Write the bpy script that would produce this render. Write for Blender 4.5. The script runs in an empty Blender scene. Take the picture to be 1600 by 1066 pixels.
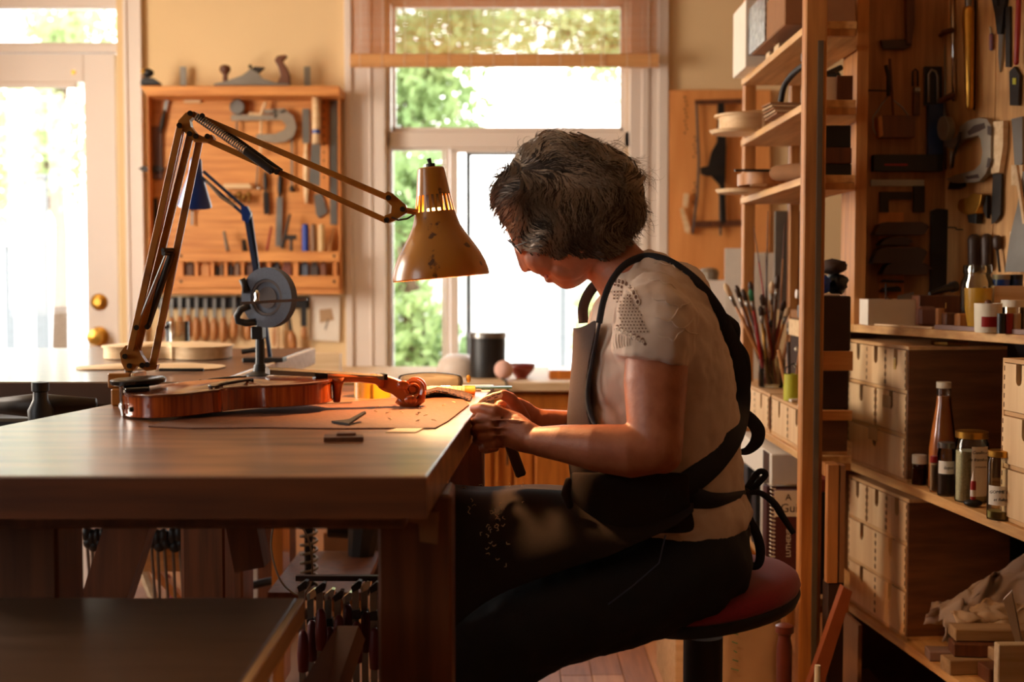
import bpy, bmesh, math, random
from mathutils import Vector as V, Matrix
random.seed(7)
SC = bpy.context.scene
COL = SC.collection
PI = math.pi
# ------------------------------------------------------------------ camera
CZ, FPX = 1.08, 2000.0
TILT = math.atan(100/FPX)
cam = bpy.data.cameras.new('camera'); camo = bpy.data.objects.new('camera', cam); COL.objects.link(camo)
cam.sensor_width = 36; cam.lens = 36*FPX/1600
camo.location = (0, 0, CZ); camo.rotation_euler = (PI/2 - TILT, 0, 0)
cam.clip_start = .05; cam.clip_end = 200
cam.dof.use_dof = True; cam.dof.focus_distance = 2.3; cam.dof.aperture_fstop = 3.7
SC.camera = camo
# ------------------------------------------------------------------ exposure
SC.view_settings.view_transform = 'Standard'; SC.view_settings.look = 'None'
SC.view_settings.gamma = 1; SC.view_settings.use_curve_mapping = False
SC.view_settings.exposure = 0.0
# ------------------------------------------------------------------ world: bright hazy summer sky
SKY = 6.5
w = bpy.data.worlds.new('sky'); SC.world = w; w.use_nodes = True
nt = w.node_tree; nt.nodes.clear()
tc = nt.nodes.new('ShaderNodeTexCoord'); sep = nt.nodes.new('ShaderNodeSeparateXYZ')
rmp = nt.nodes.new('ShaderNodeValToRGB'); bg = nt.nodes.new('ShaderNodeBackground'); wo = nt.nodes.new('ShaderNodeOutputWorld')
nt.links.new(tc.outputs['Generated'], sep.inputs[0]); nt.links.new(sep.outputs['Z'], rmp.inputs[0])
rmp.color_ramp.elements[0].position = 0.0; rmp.color_ramp.elements[0].color = (1, .96, .90, 1)
rmp.color_ramp.elements[1].position = .7; rmp.color_ramp.elements[1].color = (.80, .90, 1, 1)
nt.links.new(rmp.outputs[0], bg.inputs[0]); bg.inputs[1].default_value = SKY
nt.links.new(bg.outputs[0], wo.inputs[0])
# ------------------------------------------------------------------ lights
def area(name, loc, rot, sx, sy, power, col, portal=False):
    l = bpy.data.lights.new(name, 'AREA'); l.shape = 'RECTANGLE'; l.size = sx; l.size_y = sy
    l.energy = power; l.color = col
    if portal: l.cycles.is_portal = True
    o = bpy.data.objects.new(name, l); COL.objects.link(o); o.location = loc; o.rotation_euler = rot
    return o
# daylight: portals in the two rear openings, and the skylight through the side window in the left wall, plus an added front fill
area('portal_window', (.0, 5.62, 1.45), (-PI/2, 0, 0), 1.10, 1.75, 0, (1, 1, 1), True)
area('portal_door', (-2.05, 5.62, 1.35), (-PI/2, 0, 0), 1.0, 2.0, 0, (1, 1, 1), True)
area('side_window_light', (-2.78, 3.55, 1.55), (0, -PI/2, 0), 1.3, 1.3, 86, (1, .84, .66))
area('front_fill_light', (-2.78, .60, 1.55), (0, -PI/2, 0), 1.3, 1.2, 1.5, (1, .84, .66))  # soft unseen fill, added to lift surfaces facing the camera
# ------------------------------------------------------------------ pixel <-> world (1600 x 1066 frame)
cT, sT = math.cos(TILT), math.sin(TILT)
def ray(px, py):
    cx = (px-800)/FPX; cy = (533-py)/FPX
    return V((cx, cT + cy*sT, -sT + cy*cT))
C0 = V((0, 0, CZ))
def W(px, py, Y):
    d = ray(px, py); return C0 + d*(Y/d.y)
def onz(px, py, z):
    d = ray(px, py); return C0 + d*((z-CZ)/d.z)
class Pl:
    """a plane: point + normal (towards the viewer)"""
    def __init__(s, p, n): s.p = V(p); s.n = V(n).normalized()
    def at(s, px, py, off=0):
        d = ray(px, py); p = s.p + s.n*off
        return C0 + d*((p-C0).dot(s.n)/d.dot(s.n))
def fr(Y): return Pl((0, Y, 0), (0, -1, 0))
def pm(Y): return Y/FPX         # metres per pixel at depth Y
# ------------------------------------------------------------------ mesh builder
class MB:
    def __init__(s): s.v = []; s.f = []
    def add(s, vs, fs):
        b = len(s.v); s.v += [V(x) for x in vs]; s.f += [tuple(i+b for i in f) for f in fs]; return s
    def box(s, x0, x1, y0, y1, z0, z1, M=None, bev=0):
        if x0 > x1: x0, x1 = x1, x0
        if y0 > y1: y0, y1 = y1, y0
        if z0 > z1: z0, z1 = z1, z0
        if bev:
            bm = bmesh.new(); bmesh.ops.create_cube(bm, size=1)
            for q in bm.verts: q.co = V(((x0+x1)/2+q.co.x*(x1-x0), (y0+y1)/2+q.co.y*(y1-y0), (z0+z1)/2+q.co.z*(z1-z0)))
            bmesh.ops.bevel(bm, geom=bm.edges[:], offset=bev, segments=1, affect='EDGES')
            bm.verts.index_update()
            vs = [q.co.copy() for q in bm.verts]; fs = [tuple(q.index for q in f.verts) for f in bm.faces]; bm.free()
        else:
            vs = [V((x, y, z)) for x in (x0, x1) for y in (y0, y1) for z in (z0, z1)]
            fs = [(0,1,3,2),(4,6,7,5),(0,4,5,1),(2,3,7,6),(0,2,6,4),(1,5,7,3)]
        if M: vs = [M @ q for q in vs]
        return s.add(vs, fs)
    def obox(s, c, ax, ay, az, hx, hy, hz, bev=0):
        M = Matrix.Identity(4)
        for i, a in enumerate((ax, ay, az)):
            a = V(a).normalized()
            for j in range(3): M[j][i] = a[j]
        M.translation = V(c)
        return s.box(-hx, hx, -hy, hy, -hz, hz, M, bev)
    def beam(s, a, b, wdt, thk, side=(0, 1, 0), bev=0):
        """square bar from a to b; wdt across, thk along `side`"""
        a = V(a); b = V(b); d = (b-a); L = d.length; d.normalize(); sd = V(side); sd = (sd - d*sd.dot(d)).normalized(); up = d.cross(sd)
        return s.obox((a+b)/2, d, sd, up, L/2, thk/2, wdt/2, bev)
    def prism(s, pts, off):
        pts = [V(p) for p in pts]; n = len(pts); off = V(off)
        vs = pts + [p+off for p in pts]
        fs = [tuple(range(n)), tuple(range(2*n-1, n-1, -1))] + [(i, (i+1) % n, n+(i+1) % n, n+i) for i in range(n)]
        return s.add(vs, fs)
    def pp(s, pl, pts, th, off=0):
        """polygon drawn on a plane, thickness th towards the viewer"""
        if isinstance(pl, (int, float)): pl = fr(pl)
        return s.prism([pl.at(x, y, off) for x, y in pts], pl.n*th)
    def tube(s, pts, r, n=8, cap=True, round_=False, flat=1.0):
        pts = [V(p) for p in pts]; m = len(pts)
        rs = r if isinstance(r, (list, tuple)) else [r]*m
        if round_:
            a = (pts[0]-pts[1]).normalized(); b = (pts[-1]-pts[-2]).normalized()
            pts = [pts[0]+a*rs[0]*.9, pts[0]+a*rs[0]*.6] + pts + [pts[-1]+b*rs[-1]*.6, pts[-1]+b*rs[-1]*.9]
            rs = [rs[0]*.4, rs[0]*.8] + list(rs) + [rs[-1]*.8, rs[-1]*.4]; m += 4
        t0 = (pts[1]-pts[0]).normalized()
        u = t0.orthogonal().normalized() if abs(t0.y) > .9 else (V((0,1,0)) - t0*t0.y).normalized()
        rings = []
        for i in range(m):
            t = (pts[min(i+1, m-1)]-pts[max(i-1, 0)]).normalized()
            u = (u - t*u.dot(t))
            u = u.normalized() if u.length > 1e-6 else t.orthogonal().normalized()
            w_ = t.cross(u)
            rings.append([pts[i] + (u*math.cos(2*PI*k/n)*flat + w_*math.sin(2*PI*k/n))*rs[i] for k in range(n)])
        return s.loft(rings, cap)
    def loft(s, rings, cap=True, closed=True):
        n = len(rings[0]); vs = [p for r_ in rings for p in r_]; fs = []
        for i in range(len(rings)-1):
            for k in range(n if closed else n-1):
                k2 = (k+1) % n
                fs.append((i*n+k, i*n+k2, (i+1)*n+k2, (i+1)*n+k))
        if cap and closed:
            fs.append(tuple(range(n-1, -1, -1))); b = (len(rings)-1)*n; fs.append(tuple(range(b, b+n)))
        return s.add(vs, fs)
    def lathe(s, prof, o, ax=(0, 0, 1), n=20, skip=None):
        """prof: (radius, height along ax)"""
        o = V(o); ax = V(ax).normalized(); u = ax.orthogonal().normalized(); w_ = ax.cross(u)
        rings = [[o + ax*h + (u*math.cos(2*PI*k/n)+w_*math.sin(2*PI*k/n))*max(r, 1e-5) for k in range(n)] for r, h in prof]
        b = len(s.v); s.v += [p for r_ in rings for p in r_]
        for i in range(len(rings)-1):
            for k in range(n):
                if skip and skip(i, k): continue
                k2 = (k+1) % n
                s.f.append((b+i*n+k, b+i*n+k2, b+(i+1)*n+k2, b+(i+1)*n+k))
        return s
    def ell(s, c, r, n=14, m=9, M=None):
        rings = []
        for i in range(m+1):
            a = -PI/2 + PI*i/m
            ring = []
            for k in range(n):
                q = V((r[0]*math.cos(a)*math.cos(2*PI*k/n), r[1]*math.cos(a)*math.sin(2*PI*k/n), r[2]*math.sin(a)))
                if M: q = M @ q
                ring.append(V(c)+q)
            rings.append(ring)
        return s.loft(rings, False)
def srgb(c):
    return tuple(((x/255)/12.92 if x/255 <= .04045 else ((x/255+.055)/1.055)**2.4) for x in c)
# ------------------------------------------------------------------ linking
def link(name, mb, mat, parent=None, smooth=False, bev=0, label=None, cat=None, group=None, kind=None, origin=None, solid=0, mods=None):
    if parent is not None:
        inv = parent['_M'] if False else PARM[parent.name].inverted()
        vs = [inv @ q for q in mb.v]
        M = PARM[parent.name].copy()
    else:
        if origin is None:
            xs = [q.x for q in mb.v]; ys = [q.y for q in mb.v]; zs = [q.z for q in mb.v]
            origin = V(((min(xs)+max(xs))/2, (min(ys)+max(ys))/2, min(zs)))
        origin = V(origin); vs = [q-origin for q in mb.v]; M = Matrix.Translation(origin)
    me = bpy.data.meshes.new(name); me.from_pydata([tuple(q) for q in vs], [], mb.f); me.validate()
    bm = bmesh.new(); bm.from_mesh(me); bmesh.ops.recalc_face_normals(bm, faces=bm.faces[:]); bm.to_mesh(me); bm.free()
    if smooth:
        me.polygons.foreach_set('use_smooth', [True]*len(me.polygons))
        if smooth is not True: me.set_sharp_from_angle(angle=smooth)
    o = bpy.data.objects.new(name, me); COL.objects.link(o)
    for m_ in (mat if isinstance(mat, list) else [mat]): me.materials.append(m_)
    if parent is not None:
        o.parent = parent; PARM[o.name] = M
    else:
        o.location = origin; PARM[o.name] = M
    if label: o['label'] = label
    if cat: o['category'] = cat
    if group: o['group'] = group
    if kind: o['kind'] = kind
    if solid:
        md = o.modifiers.new('solid', 'SOLIDIFY'); md.thickness = solid; md.offset = 0
    if bev:
        md = o.modifiers.new('bevel', 'BEVEL'); md.width = bev; md.segments = 2; md.limit_method = 'ANGLE'; md.angle_limit = .7
    return o
PARM = {}
def thing(name, label, cat, loc, group=None, rotz=0):
    o = bpy.data.objects.new(name, None); COL.objects.link(o); o.empty_display_size = .02
    o.location = loc; o.rotation_euler = (0, 0, rotz); o['label'] = label; o['category'] = cat
    if group: o['group'] = group
    PARM[o.name] = Matrix.Translation(V(loc)) @ Matrix.Rotation(rotz, 4, 'Z')
    return o
def one(name, label, cat, mat, mb, group=None, **k): return link(name, mb, mat, None, label=label, cat=cat, group=group, **k)
def struct(name, mb, mat, **k): return link(name, mb, mat, None, kind='structure', **k)
def part(name, mb, mat, parent, **k): return link(name, mb, mat, parent, **k)
# ------------------------------------------------------------------ materials
MATS = {}
def N(nt, t, **k):
    n = nt.nodes.new('ShaderNode'+t)
    for a, b in k.items(): setattr(n, a, b)
    return n
def mat(name, c, rough=.6, metal=0, var=.12, scale=30, bump=0.0, stretch=None, c2=None, spec=.5, coat=0, trans=0, sheen=0, bscale=None, contrast=(.3, .7), detail=4, sss=0):
    if name in MATS: return MATS[name]
    m = bpy.data.materials.new(name); m.use_nodes = True; nt = m.node_tree; b = nt.nodes['Principled BSDF']
    c = srgb(c); c2 = srgb(c2) if c2 else tuple(x*(1-var) for x in c)
    tc = N(nt, 'TexCoord'); mp = N(nt, 'Mapping'); no = N(nt, 'TexNoise'); rp = N(nt, 'ValToRGB')
    no.inputs['Scale'].default_value = scale; no.inputs['Detail'].default_value = detail
    if stretch: mp.inputs['Scale'].default_value = stretch
    nt.links.new(tc.outputs['Object'], mp.inputs[0]); nt.links.new(mp.outputs[0], no.inputs['Vector'])
    rp.color_ramp.elements[0].position = contrast[0]; rp.color_ramp.elements[1].position = contrast[1]
    rp.color_ramp.elements[0].color = (*c, 1); rp.color_ramp.elements[1].color = (*c2, 1)
    nt.links.new(no.outputs['Fac'], rp.inputs[0]); nt.links.new(rp.outputs[0], b.inputs['Base Color'])
    b.inputs['Roughness'].default_value = rough; b.inputs['Metallic'].default_value = metal
    b.inputs['Specular IOR Level'].default_value = spec; b.inputs['Coat Weight'].default_value = coat
    b.inputs['Coat Roughness'].default_value = .15
    if sheen: b.inputs['Sheen Weight'].default_value = sheen
    if sss: b.inputs['Subsurface Weight'].default_value = sss; b.inputs['Subsurface Radius'].default_value = (.012, .005, .003)
    if bump:
        bp = N(nt, 'Bump'); bp.inputs['Strength'].default_value = bump; bp.inputs['Distance'].default_value = .002
        src = no
        if bscale:
            src = N(nt, 'TexNoise'); src.inputs['Scale'].default_value = bscale; src.inputs['Detail'].default_value = 5
            nt.links.new(mp.outputs[0], src.inputs['Vector'])
        nt.links.new(src.outputs['Fac'], bp.inputs['Height']); nt.links.new(bp.outputs[0], b.inputs['Normal'])
    if trans:
        out = nt.nodes['Material Output']; tl = N(nt, 'BsdfTranslucent'); mx = N(nt, 'MixShader'); mx.inputs[0].default_value = trans
        nt.links.new(rp.outputs[0], tl.inputs[0]); nt.links.new(b.outputs[0], mx.inputs[1]); nt.links.new(tl.outputs[0], mx.inputs[2]); nt.links.new(mx.outputs[0], out.inputs[0])
    MATS[name] = m; return m
def wood(name, c, c2, axis='x', rough=.55, coat=0, k=1.0):
    st = {'x': (1, 14, 14), 'y': (14, 1, 14), 'z': (14, 14, 1)}[axis]
    return mat(name, c, rough, scale=4*k, stretch=st, c2=c2, bump=.12, coat=coat, detail=6, contrast=(.35, .68))
def emis(name, c, s):
    m = bpy.data.materials.new(name); m.use_nodes = True; b = m.node_tree.nodes['Principled BSDF']
    b.inputs['Base Color'].default_value = (*srgb(c), 1); b.inputs['Emission Color'].default_value = (*srgb(c), 1); b.inputs['Emission Strength'].default_value = s
    return m
def thin_glass(name, tint=(255, 255, 255), gl=.25, rough=.02):
    m = bpy.data.materials.new(name); m.use_nodes = True; nt = m.node_tree; nt.nodes.clear()
    o = N(nt, 'OutputMaterial'); t = N(nt, 'BsdfTransparent'); g = N(nt, 'BsdfGlossy'); f = N(nt, 'Fresnel'); mx = N(nt, 'MixShader')
    t.inputs[0].default_value = (*srgb(tint), 1); g.inputs['Roughness'].default_value = rough; f.inputs[0].default_value = 1.0+gl*1.8
    nt.links.new(f.outputs[0], mx.inputs[0]); nt.links.new(t.outputs[0], mx.inputs[1]); nt.links.new(g.outputs[0], mx.inputs[2]); nt.links.new(mx.outputs[0], o.inputs[0])
    return m
m_wall = mat('wall_paint', (232, 202, 154), .85, var=.04, scale=3)
m_white = mat('white_paint', (232, 219, 208), .45, var=.04, scale=4)
m_ceil = mat('ceiling_paint', (224, 196, 156), .9, var=.03)
m_rack = wood('pine_panel', (222, 152, 80), (192, 120, 58), 'x')
m_rackz = wood('pine_upright', (226, 152, 82), (198, 120, 58), 'z')
m_ply = wood('birch_plywood', (222, 178, 124), (196, 148, 96), 'y', .5, k=.6)
m_plyz = wood('birch_front', (238, 204, 156), (214, 170, 122), 'z', .5, k=.45)
m_pine = wood('shelf_pine', (224, 176, 112), (190, 136, 78), 'y', .55)
m_pinez = wood('post_pine', (196, 132, 66), (160, 100, 46), 'z', .55)
m_bench = mat('bench_top', (150, 98, 58), .30, scale=3, stretch=(1, 7, 7), c2=(112, 66, 36), bump=.10, detail=7, contrast=(.3, .7), coat=.15)
m_benchd = wood('bench_frame', (118, 66, 34), (86, 46, 22), 'z', .5)
m_benchx = wood('bench_edge', (118, 64, 30), (86, 44, 20), 'x', .5)
m_dark = mat('dark_wood', (62, 40, 28), .5, scale=8, stretch=(1, 6, 6))
m_brownw = wood('walnut', (110, 62, 34), (80, 44, 24), 'z', .5)
m_cab = wood('orange_maple', (214, 130, 50), (180, 100, 34), 'z', .35, coat=.2)
m_black = mat('black_paint', (24, 22, 22), .45, var=.3)
m_iron = mat('dark_iron', (58, 52, 48), .5, .6, var=.3, scale=20, bump=.1)
m_steel = mat('steel', (150, 146, 140), .32, .9, var=.2, scale=12)
m_chrome = mat('chrome', (210, 208, 204), .12, 1, var=.05)
m_alu = mat('cast_aluminium', (150, 138, 122), .5, .6, var=.15, bump=.1)
m_brass = mat('brass', (214, 160, 70), .3, .9, var=.2)
m_oldbrass = mat('aged_brass', (150, 108, 48), .4, .8, var=.2)
m_handle = wood('handle_wood', (196, 136, 80), (160, 100, 52), 'z', .45)
m_pale = wood('pale_wood', (236, 206, 164), (214, 178, 130), 'x', .6)
m_cream = mat('cream_plastic', (232, 222, 200), .4)
m_paper = mat('paper', (236, 226, 210), .8, var=.05)
m_kraft = mat('kraft_paper', (190, 156, 118), .8, var=.15, scale=9, bump=.5)
m_blue = mat('blue_enamel', (26, 60, 140), .28, coat=.4, var=.1)
m_bluep = mat('blue_plastic', (30, 70, 170), .4)
m_darkblue = mat('dark_blue_case', (22, 44, 84), .5)
m_red = mat('red_plastic', (150, 24, 20), .4)
m_redf = mat('red_upholstery', (150, 20, 32), .85, var=.25, scale=300, sheen=.3)
m_green = mat('green_plastic', (40, 130, 90), .4)
m_lime = mat('lime_paint', (190, 186, 40), .5)
m_lampy = mat('mustard_enamel', (168, 106, 22), .30, scale=30, c2=(78, 40, 16), contrast=(.61, .66), detail=9, coat=.35)
m_lampbar = mat('mustard_bar', (160, 98, 26), .35, scale=25, c2=(110, 64, 22), contrast=(.5, .75), coat=.2)
m_lampin = mat('white_enamel_inside', (240, 232, 215), .5)
m_skin = mat('skin', (184, 112, 76), .48, scale=40, c2=(162, 92, 60), bump=.35, bscale=160, sss=.04)
m_hair = mat('hair_base', (84, 66, 54), .75, scale=40, c2=(40, 30, 24), bump=.6, stretch=(1, 1, 1))
m_hair2 = mat('hair_strand', (196, 174, 150), .5, scale=9, c2=(84, 66, 52), spec=.6)
m_jeans = mat('dark_denim', (26, 26, 32), .85, scale=400, var=.3, bump=.15)
m_apron = mat('apron_canvas', (60, 47, 44), .9, scale=250, var=.12, bump=.12, spec=.15)
m_aprond = mat('apron_strap', (30, 30, 38), .8, var=.2, scale=200)
m_glass = thin_glass('window_glass', gl=.2)
m_jar = thin_glass('jar_glass', (248, 248, 240), gl=.32, rough=.04)
m_amber = thin_glass('amber_glass', (214, 130, 60), gl=.3)
m_plastic = thin_glass('clear_plastic', (244, 240, 236), gl=.35, rough=.15)
m_varn = mat('violin_varnish', (176, 78, 22), .16, scale=6, stretch=(30, 1, 1), c2=(120, 42, 10), coat=.8, detail=3)
m_varnt = mat('violin_top', (120, 54, 24), .18, scale=5, stretch=(1, 30, 1), c2=(96, 40, 18), coat=.9)
m_varnn = mat('violin_neck', (168, 84, 26), .25, scale=6, c2=(170, 76, 20), coat=.5)
m_ebony = mat('ebony', (22, 18, 16), .25, coat=.3)
m_leather = mat('brown_leather', (116, 68, 40), .75, scale=120, var=.25, bump=.5)
m_rag = mat('rag_cloth', (190, 172, 160), .9, var=.2, scale=14)
m_cardb = mat('cardboard', (150, 104, 66), .85, var=.1)
m_dbox = mat('dark_box', (62, 42, 32), .8, var=.2)
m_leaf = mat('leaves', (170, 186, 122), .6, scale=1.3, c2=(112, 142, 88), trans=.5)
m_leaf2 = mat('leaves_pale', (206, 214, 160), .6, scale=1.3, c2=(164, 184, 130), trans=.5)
m_bark = mat('bark', (110, 86, 66), .9, var=.3, bump=.5)
m_ground = mat('garden_paving', (215, 210, 200), .9, var=.1, scale=1)
m_tape = mat('yellow_tape', (200, 150, 30), .35, coat=.3)
m_grind = mat('grinding_wheel', (96, 104, 120), .8, var=.15, scale=200, bump=.3)
# ------------------------------------------------------------------ helper: frontal box given in pixels at depth Y, going `th` away from the viewer
def fb(mb, x0, x1, y0, y1, Y, th, bev=0, z0=None, z1=None):
    a = W(x0, y0, Y); b = W(x1, y1, Y)
    return mb.box(a.x, b.x, Y, Y+th, z0 if z0 is not None else b.z, z1 if z1 is not None else a.z, bev=bev)
YB = 5.5
def X(px, Y=YB): return W(px, 433, Y).x
def Z(py, Y=YB): return W(800, py, Y).z
XL, XR, YN, ZC = -2.7, 1.62, -4.5, 2.55
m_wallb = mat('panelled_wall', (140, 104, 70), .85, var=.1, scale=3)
# ---- floor with planks in the part the photograph shows
struct('floor', MB().box(XL-.1, XR+.1, YN-.1, YB+.16, -.1, 0), mat('floor_base', (150, 100, 60), .6, stretch=(12, 1, 12), scale=3))
flo = bpy.data.objects['floor']
m_fl = [wood('floor_plank_'+str(i), c, c2, 'y', .38, coat=.15) for i, (c, c2) in enumerate((((196, 140, 92), (170, 114, 70)), ((180, 122, 76), (150, 98, 58)), ((210, 156, 106), (186, 130, 84))))]
rr = random.Random(3)
for i in range(18):
    x = -.55 + i*.085; y = 2.3 - rr.random()*.7
    while y < 5.3:
        L = .7+rr.random()*.5; y1 = min(y+L, 5.45)
        part('floor_plank', MB().box(x+.0008, x+.0842, y+.0008, y1-.0008, 0, .006+rr.random()*.0006, bev=.0012), m_fl[rr.randrange(3)], flo); y = y1
# ---- walls
dL, dR = X(-113), X(188); wL, wR = X(603), X(985); wB, wT = Z(596), 2.42; dT = 2.40
b = MB(); t = .16
b.box(XL-.1, dL, YB, YB+t, 0, ZC); b.box(dL, dR, YB, YB+t, dT, ZC); b.box(dR, wL, YB, YB+t, 0, ZC)
b.box(wL, wR, YB, YB+t, 0, wB); b.box(wL, wR, YB, YB+t, wT, ZC); b.box(wR, XR+.1, YB, YB+t, 0, ZC)
struct('wall_back', b, m_wall)
# left wall with its side window opening (Y 3.2-4.7, z .8-2.2)
b = MB(); x0, x1 = XL-.1, XL
b.box(x0, x1, YN-.1, 0, 0, ZC); b.box(x0, x1, 1.2, 2.9, 0, ZC); b.box(x0, x1, 0, 1.2, 0, .8); b.box(x0, x1, 0, 1.2, 2.25, ZC); b.box(x0, x1, 4.2, YB, 0, ZC); b.box(x0, x1, 2.9, 4.2, 0, .8); b.box(x0, x1, 2.9, 4.2, 2.25, ZC)  # the nearer opening is added for the front fill
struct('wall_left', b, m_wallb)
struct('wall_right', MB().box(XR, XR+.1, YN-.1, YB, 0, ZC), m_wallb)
struct('wall_front', MB().box(XL-.1, XR+.1, YN-.1, YN, 0, ZC), mat('wall_far_paint', (70, 48, 34), .9))
struct('ceiling', MB().box(XL-.1, XR+.1, YN-.1, YB+.16, ZC, ZC+.1), m_ceil)
# side window frame
b = MB()
for (a0, a1, c0, c1) in ((2.9, 4.2, .8, .86), (2.9, 4.2, 2.19, 2.25), (2.9, 2.96, .86, 2.19), (4.14, 4.2, .86, 2.19), (3.52, 3.58, .86, 2.19)):
    b.box(XL-.09, XL-.02, a0, a1, c0, c1)
struct('window_2', b, m_white)
b = MB()
for (a0, a1, c0, c1) in ((0, 1.2, .8, .86), (0, 1.2, 2.19, 2.25), (0, .06, .86, 2.19), (1.14, 1.2, .86, 2.19), (.57, .63, .86, 2.19)):
    b.box(XL-.09, XL-.02, a0, a1, c0, c1)
struct('fill_window_4', b, m_white)  # unseen window frame, added around the front fill light
# ---- door casing (trim), door, transom
b = MB()
fb(b, 190, 228, -60, 600, YB-.022, .022, .003, z0=0, z1=2.5); fb(b, 196, 203, -60, 600, YB-.03, .01, .002, z0=0, z1=2.5); fb(b, 216, 228, -60, 600, YB-.034, .014, .003, z0=0, z1=2.5)
fb(b, -155, -116, -60, 600, YB-.022, .022, .003, z0=0, z1=2.5)
b.box(dL-.1, dR+.1, YB-.02, YB, 2.40, 2.5)
struct('trim_1', b, m_white)
# transom window above the door
b = MB(); y_ = YB+.02
fb(b, -118, 190, -47, 10, y_, .08, .003); fb(b, -118, 190, 69, 82, y_, .08, .003); fb(b, 187, 190, 10, 69, y_, .08); fb(b, -118, -110, 10, 69, y_, .08)
fb(b, -110, 187, 10, 13, y_+.01, .03); fb(b, -110, 187, 66, 69, y_+.01, .03)
tr = struct('window_3', b, m_white)
part('pane', fb(MB(), -110, 187, 13, 66, y_+.03, .004), m_glass, tr)
# the glazed door
Yd = YB+.015; b = MB()
gT, gB, gL, gR = 137, 735, -44, 118
fb(b, 130, 187, 84, 600, Yd, .045, .002, z0=.01); fb(b, -112, -58, 84, 600, Yd, .045, .002, z0=.01)
fb(b, -58, 130, 84, 128, Yd, .045, .002); fb(b, -58, 130, gB+12, gB+20, Yd, .045, 0, z0=.01)
dr = struct('door_1', b, m_white)
b = MB()
for (x0, x1, y0, y1) in ((gR, 130, 128, gB+12), (-58, gL, 128, gB+12), (gL, gR, 128, gT), (gL, gR, gB, gB+12)):
    fb(b, x0, x1, y0, y1, Yd-.008, .02, .003)
part('glazing_bead', b, m_white, dr)
part('pane', fb(MB(), gL, gR, gT, gB, Yd+.02, .005), m_glass, dr)
def rosette(py, r, knob):
    o = W(155, py, Yd); b = MB(); b.lathe([(0, 0), (r, 0), (r, .006), (r*.8, .012), (r*.5, .014), (0, .014)], o, (0, -1, 0), 24)
    if knob: b.lathe([(r*.32, .012), (r*.32, .035), (r*.72, .045), (r*.85, .060), (r*.7, .072), (0, .076)], o, (0, -1, 0), 24)
    else: b.lathe([(r*.6, .012), (r*.6, .024), (r*.45, .028), (0, .028)], o, (0, -1, 0), 20)
    return b
part('door_knob', rosette(526, .043, True), m_brass, dr, smooth=.6)
part('deadbolt', rosette(472, .036, False), m_brass, dr, smooth=.6)
part('peep_sticker', MB().lathe([(0, 0), (.010, 0), (.010, .003), (0, .003)], W(115, 113, Yd), (0, -1, 0), 12), m_brass, dr)
# ---- window casing and window
b = MB()
for (x0, x1, th) in ((537, 603, .018), (537, 552, .032), (575, 583, .026), (985, 1042, .018), (1030, 1042, .032), (1004, 1012, .026)):
    fb(b, x0, x1, -60, 596, YB-th, th, .003, z1=2.5)
b.box(wL-.18, wR+.16, YB-.02, YB, wT, 2.5); b.box(wL-.2, wR+.18, YB-.05, YB+.1, wB-.03, wB, bev=.004)
struct('trim_2', b, m_white)
Yw = YB+.05; b = MB()
for (x0, x1, y0, y1) in ((603, 612, -50, 596), (976, 985, -50, 596), (603, 985, -70, 4), (603, 985, 205, 231), (603, 985, 586, 600)):
    fb(b, x0, x1, y0, y1, Yw, .08, .004)
fb(b, 695, 703, 231, 590, Yw+.005, .06, .003)
wn = struct('window_1', b, m_white)
b = MB()
for (x0, x1, y0, y1) in ((612, 618, 4, 205), (970, 976, 4, 205), (612, 976, 4, 11), (612, 976, 199, 205)):
    fb(b, x0, x1, y0, y1, Yw+.015, .04, .002)
part('upper_sash', b, m_white, wn); part('pane', fb(MB(), 618, 970, 11, 199, Yw+.035, .004), m_glass, wn)
b = MB()
for (x0, x1, y0, y1) in ((703, 716, 234, 588), (964, 976, 234, 588), (703, 976, 231, 238), (703, 976, 580, 590)):
    fb(b, x0, x1, y0, y1, Yw-.01, .04, .003)
part('sliding_sash', b, m_white, wn); part('pane', fb(MB(), 716, 964, 238, 580, Yw+.012, .004), m_glass, wn)
b = MB()
for (x0, x1, y0, y1) in ((612, 615, 234, 588), (690, 695, 234, 588), (612, 695, 231, 235), (612, 695, 584, 590)):
    fb(b, x0, x1, y0, y1, Yw+.02, .04, .002)
part('fixed_sash', b, m_white, wn); part('pane', fb(MB(), 615, 690, 235, 584, Yw+.04, .004), m_glass, wn)
b = MB(); fb(b, 728, 736, 238, 580, Yw+.03, .012, .002); fb(b, 728, 964, 238, 243, Yw+.03, .012, .002)
part('screen_frame', b, mat('screen_grey', (112, 114, 112), .6), wn)
part('window_latch', fb(MB(), 606, 610, 330, 352, Yw-.02, .02, .002), m_white, wn)
struct('baseboard_back', MB().box(dR+.12, XR, YB-.016, YB, 0, .12, bev=.004), m_white)
# ---- outside: paving, a neighbour's pale wall, fence posts and trees
struct('ground_outside', MB().box(-30, 30, YB+.17, 60, -.4, -.25), m_ground)
one('neighbour_wall', 'pale sunlit rendered wall far behind the garden', 'wall', mat('pale_render', (205, 200, 192), .9, var=.1, scale=.6), MB().box(-6, 12, 24, 24.3, -.25, 1.7).box(3.5, 8, 23.8, 24, .3, 1.2))
for i, (px, Y, h) in enumerate(((62, 10, 1.85), (172-100, 14, 1.4), (880, 15, 1.5))):
    if i == 1: px = 12
    a = W(px, 433, Y).x
    one('fence_post', ['dark grey fence post seen through the door glass, nearest one', 'grey fence post at the left edge of the door glass', 'grey post in the garden behind the woman'][i], 'post', mat('fence_grey', (120, 122, 122), .8), MB().box(a-.045, a+.045, Y, Y+.09, -.25, h, bev=.01).box(a-.06, a+.06, Y-.015, Y+.105, h, h+.03))
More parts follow.
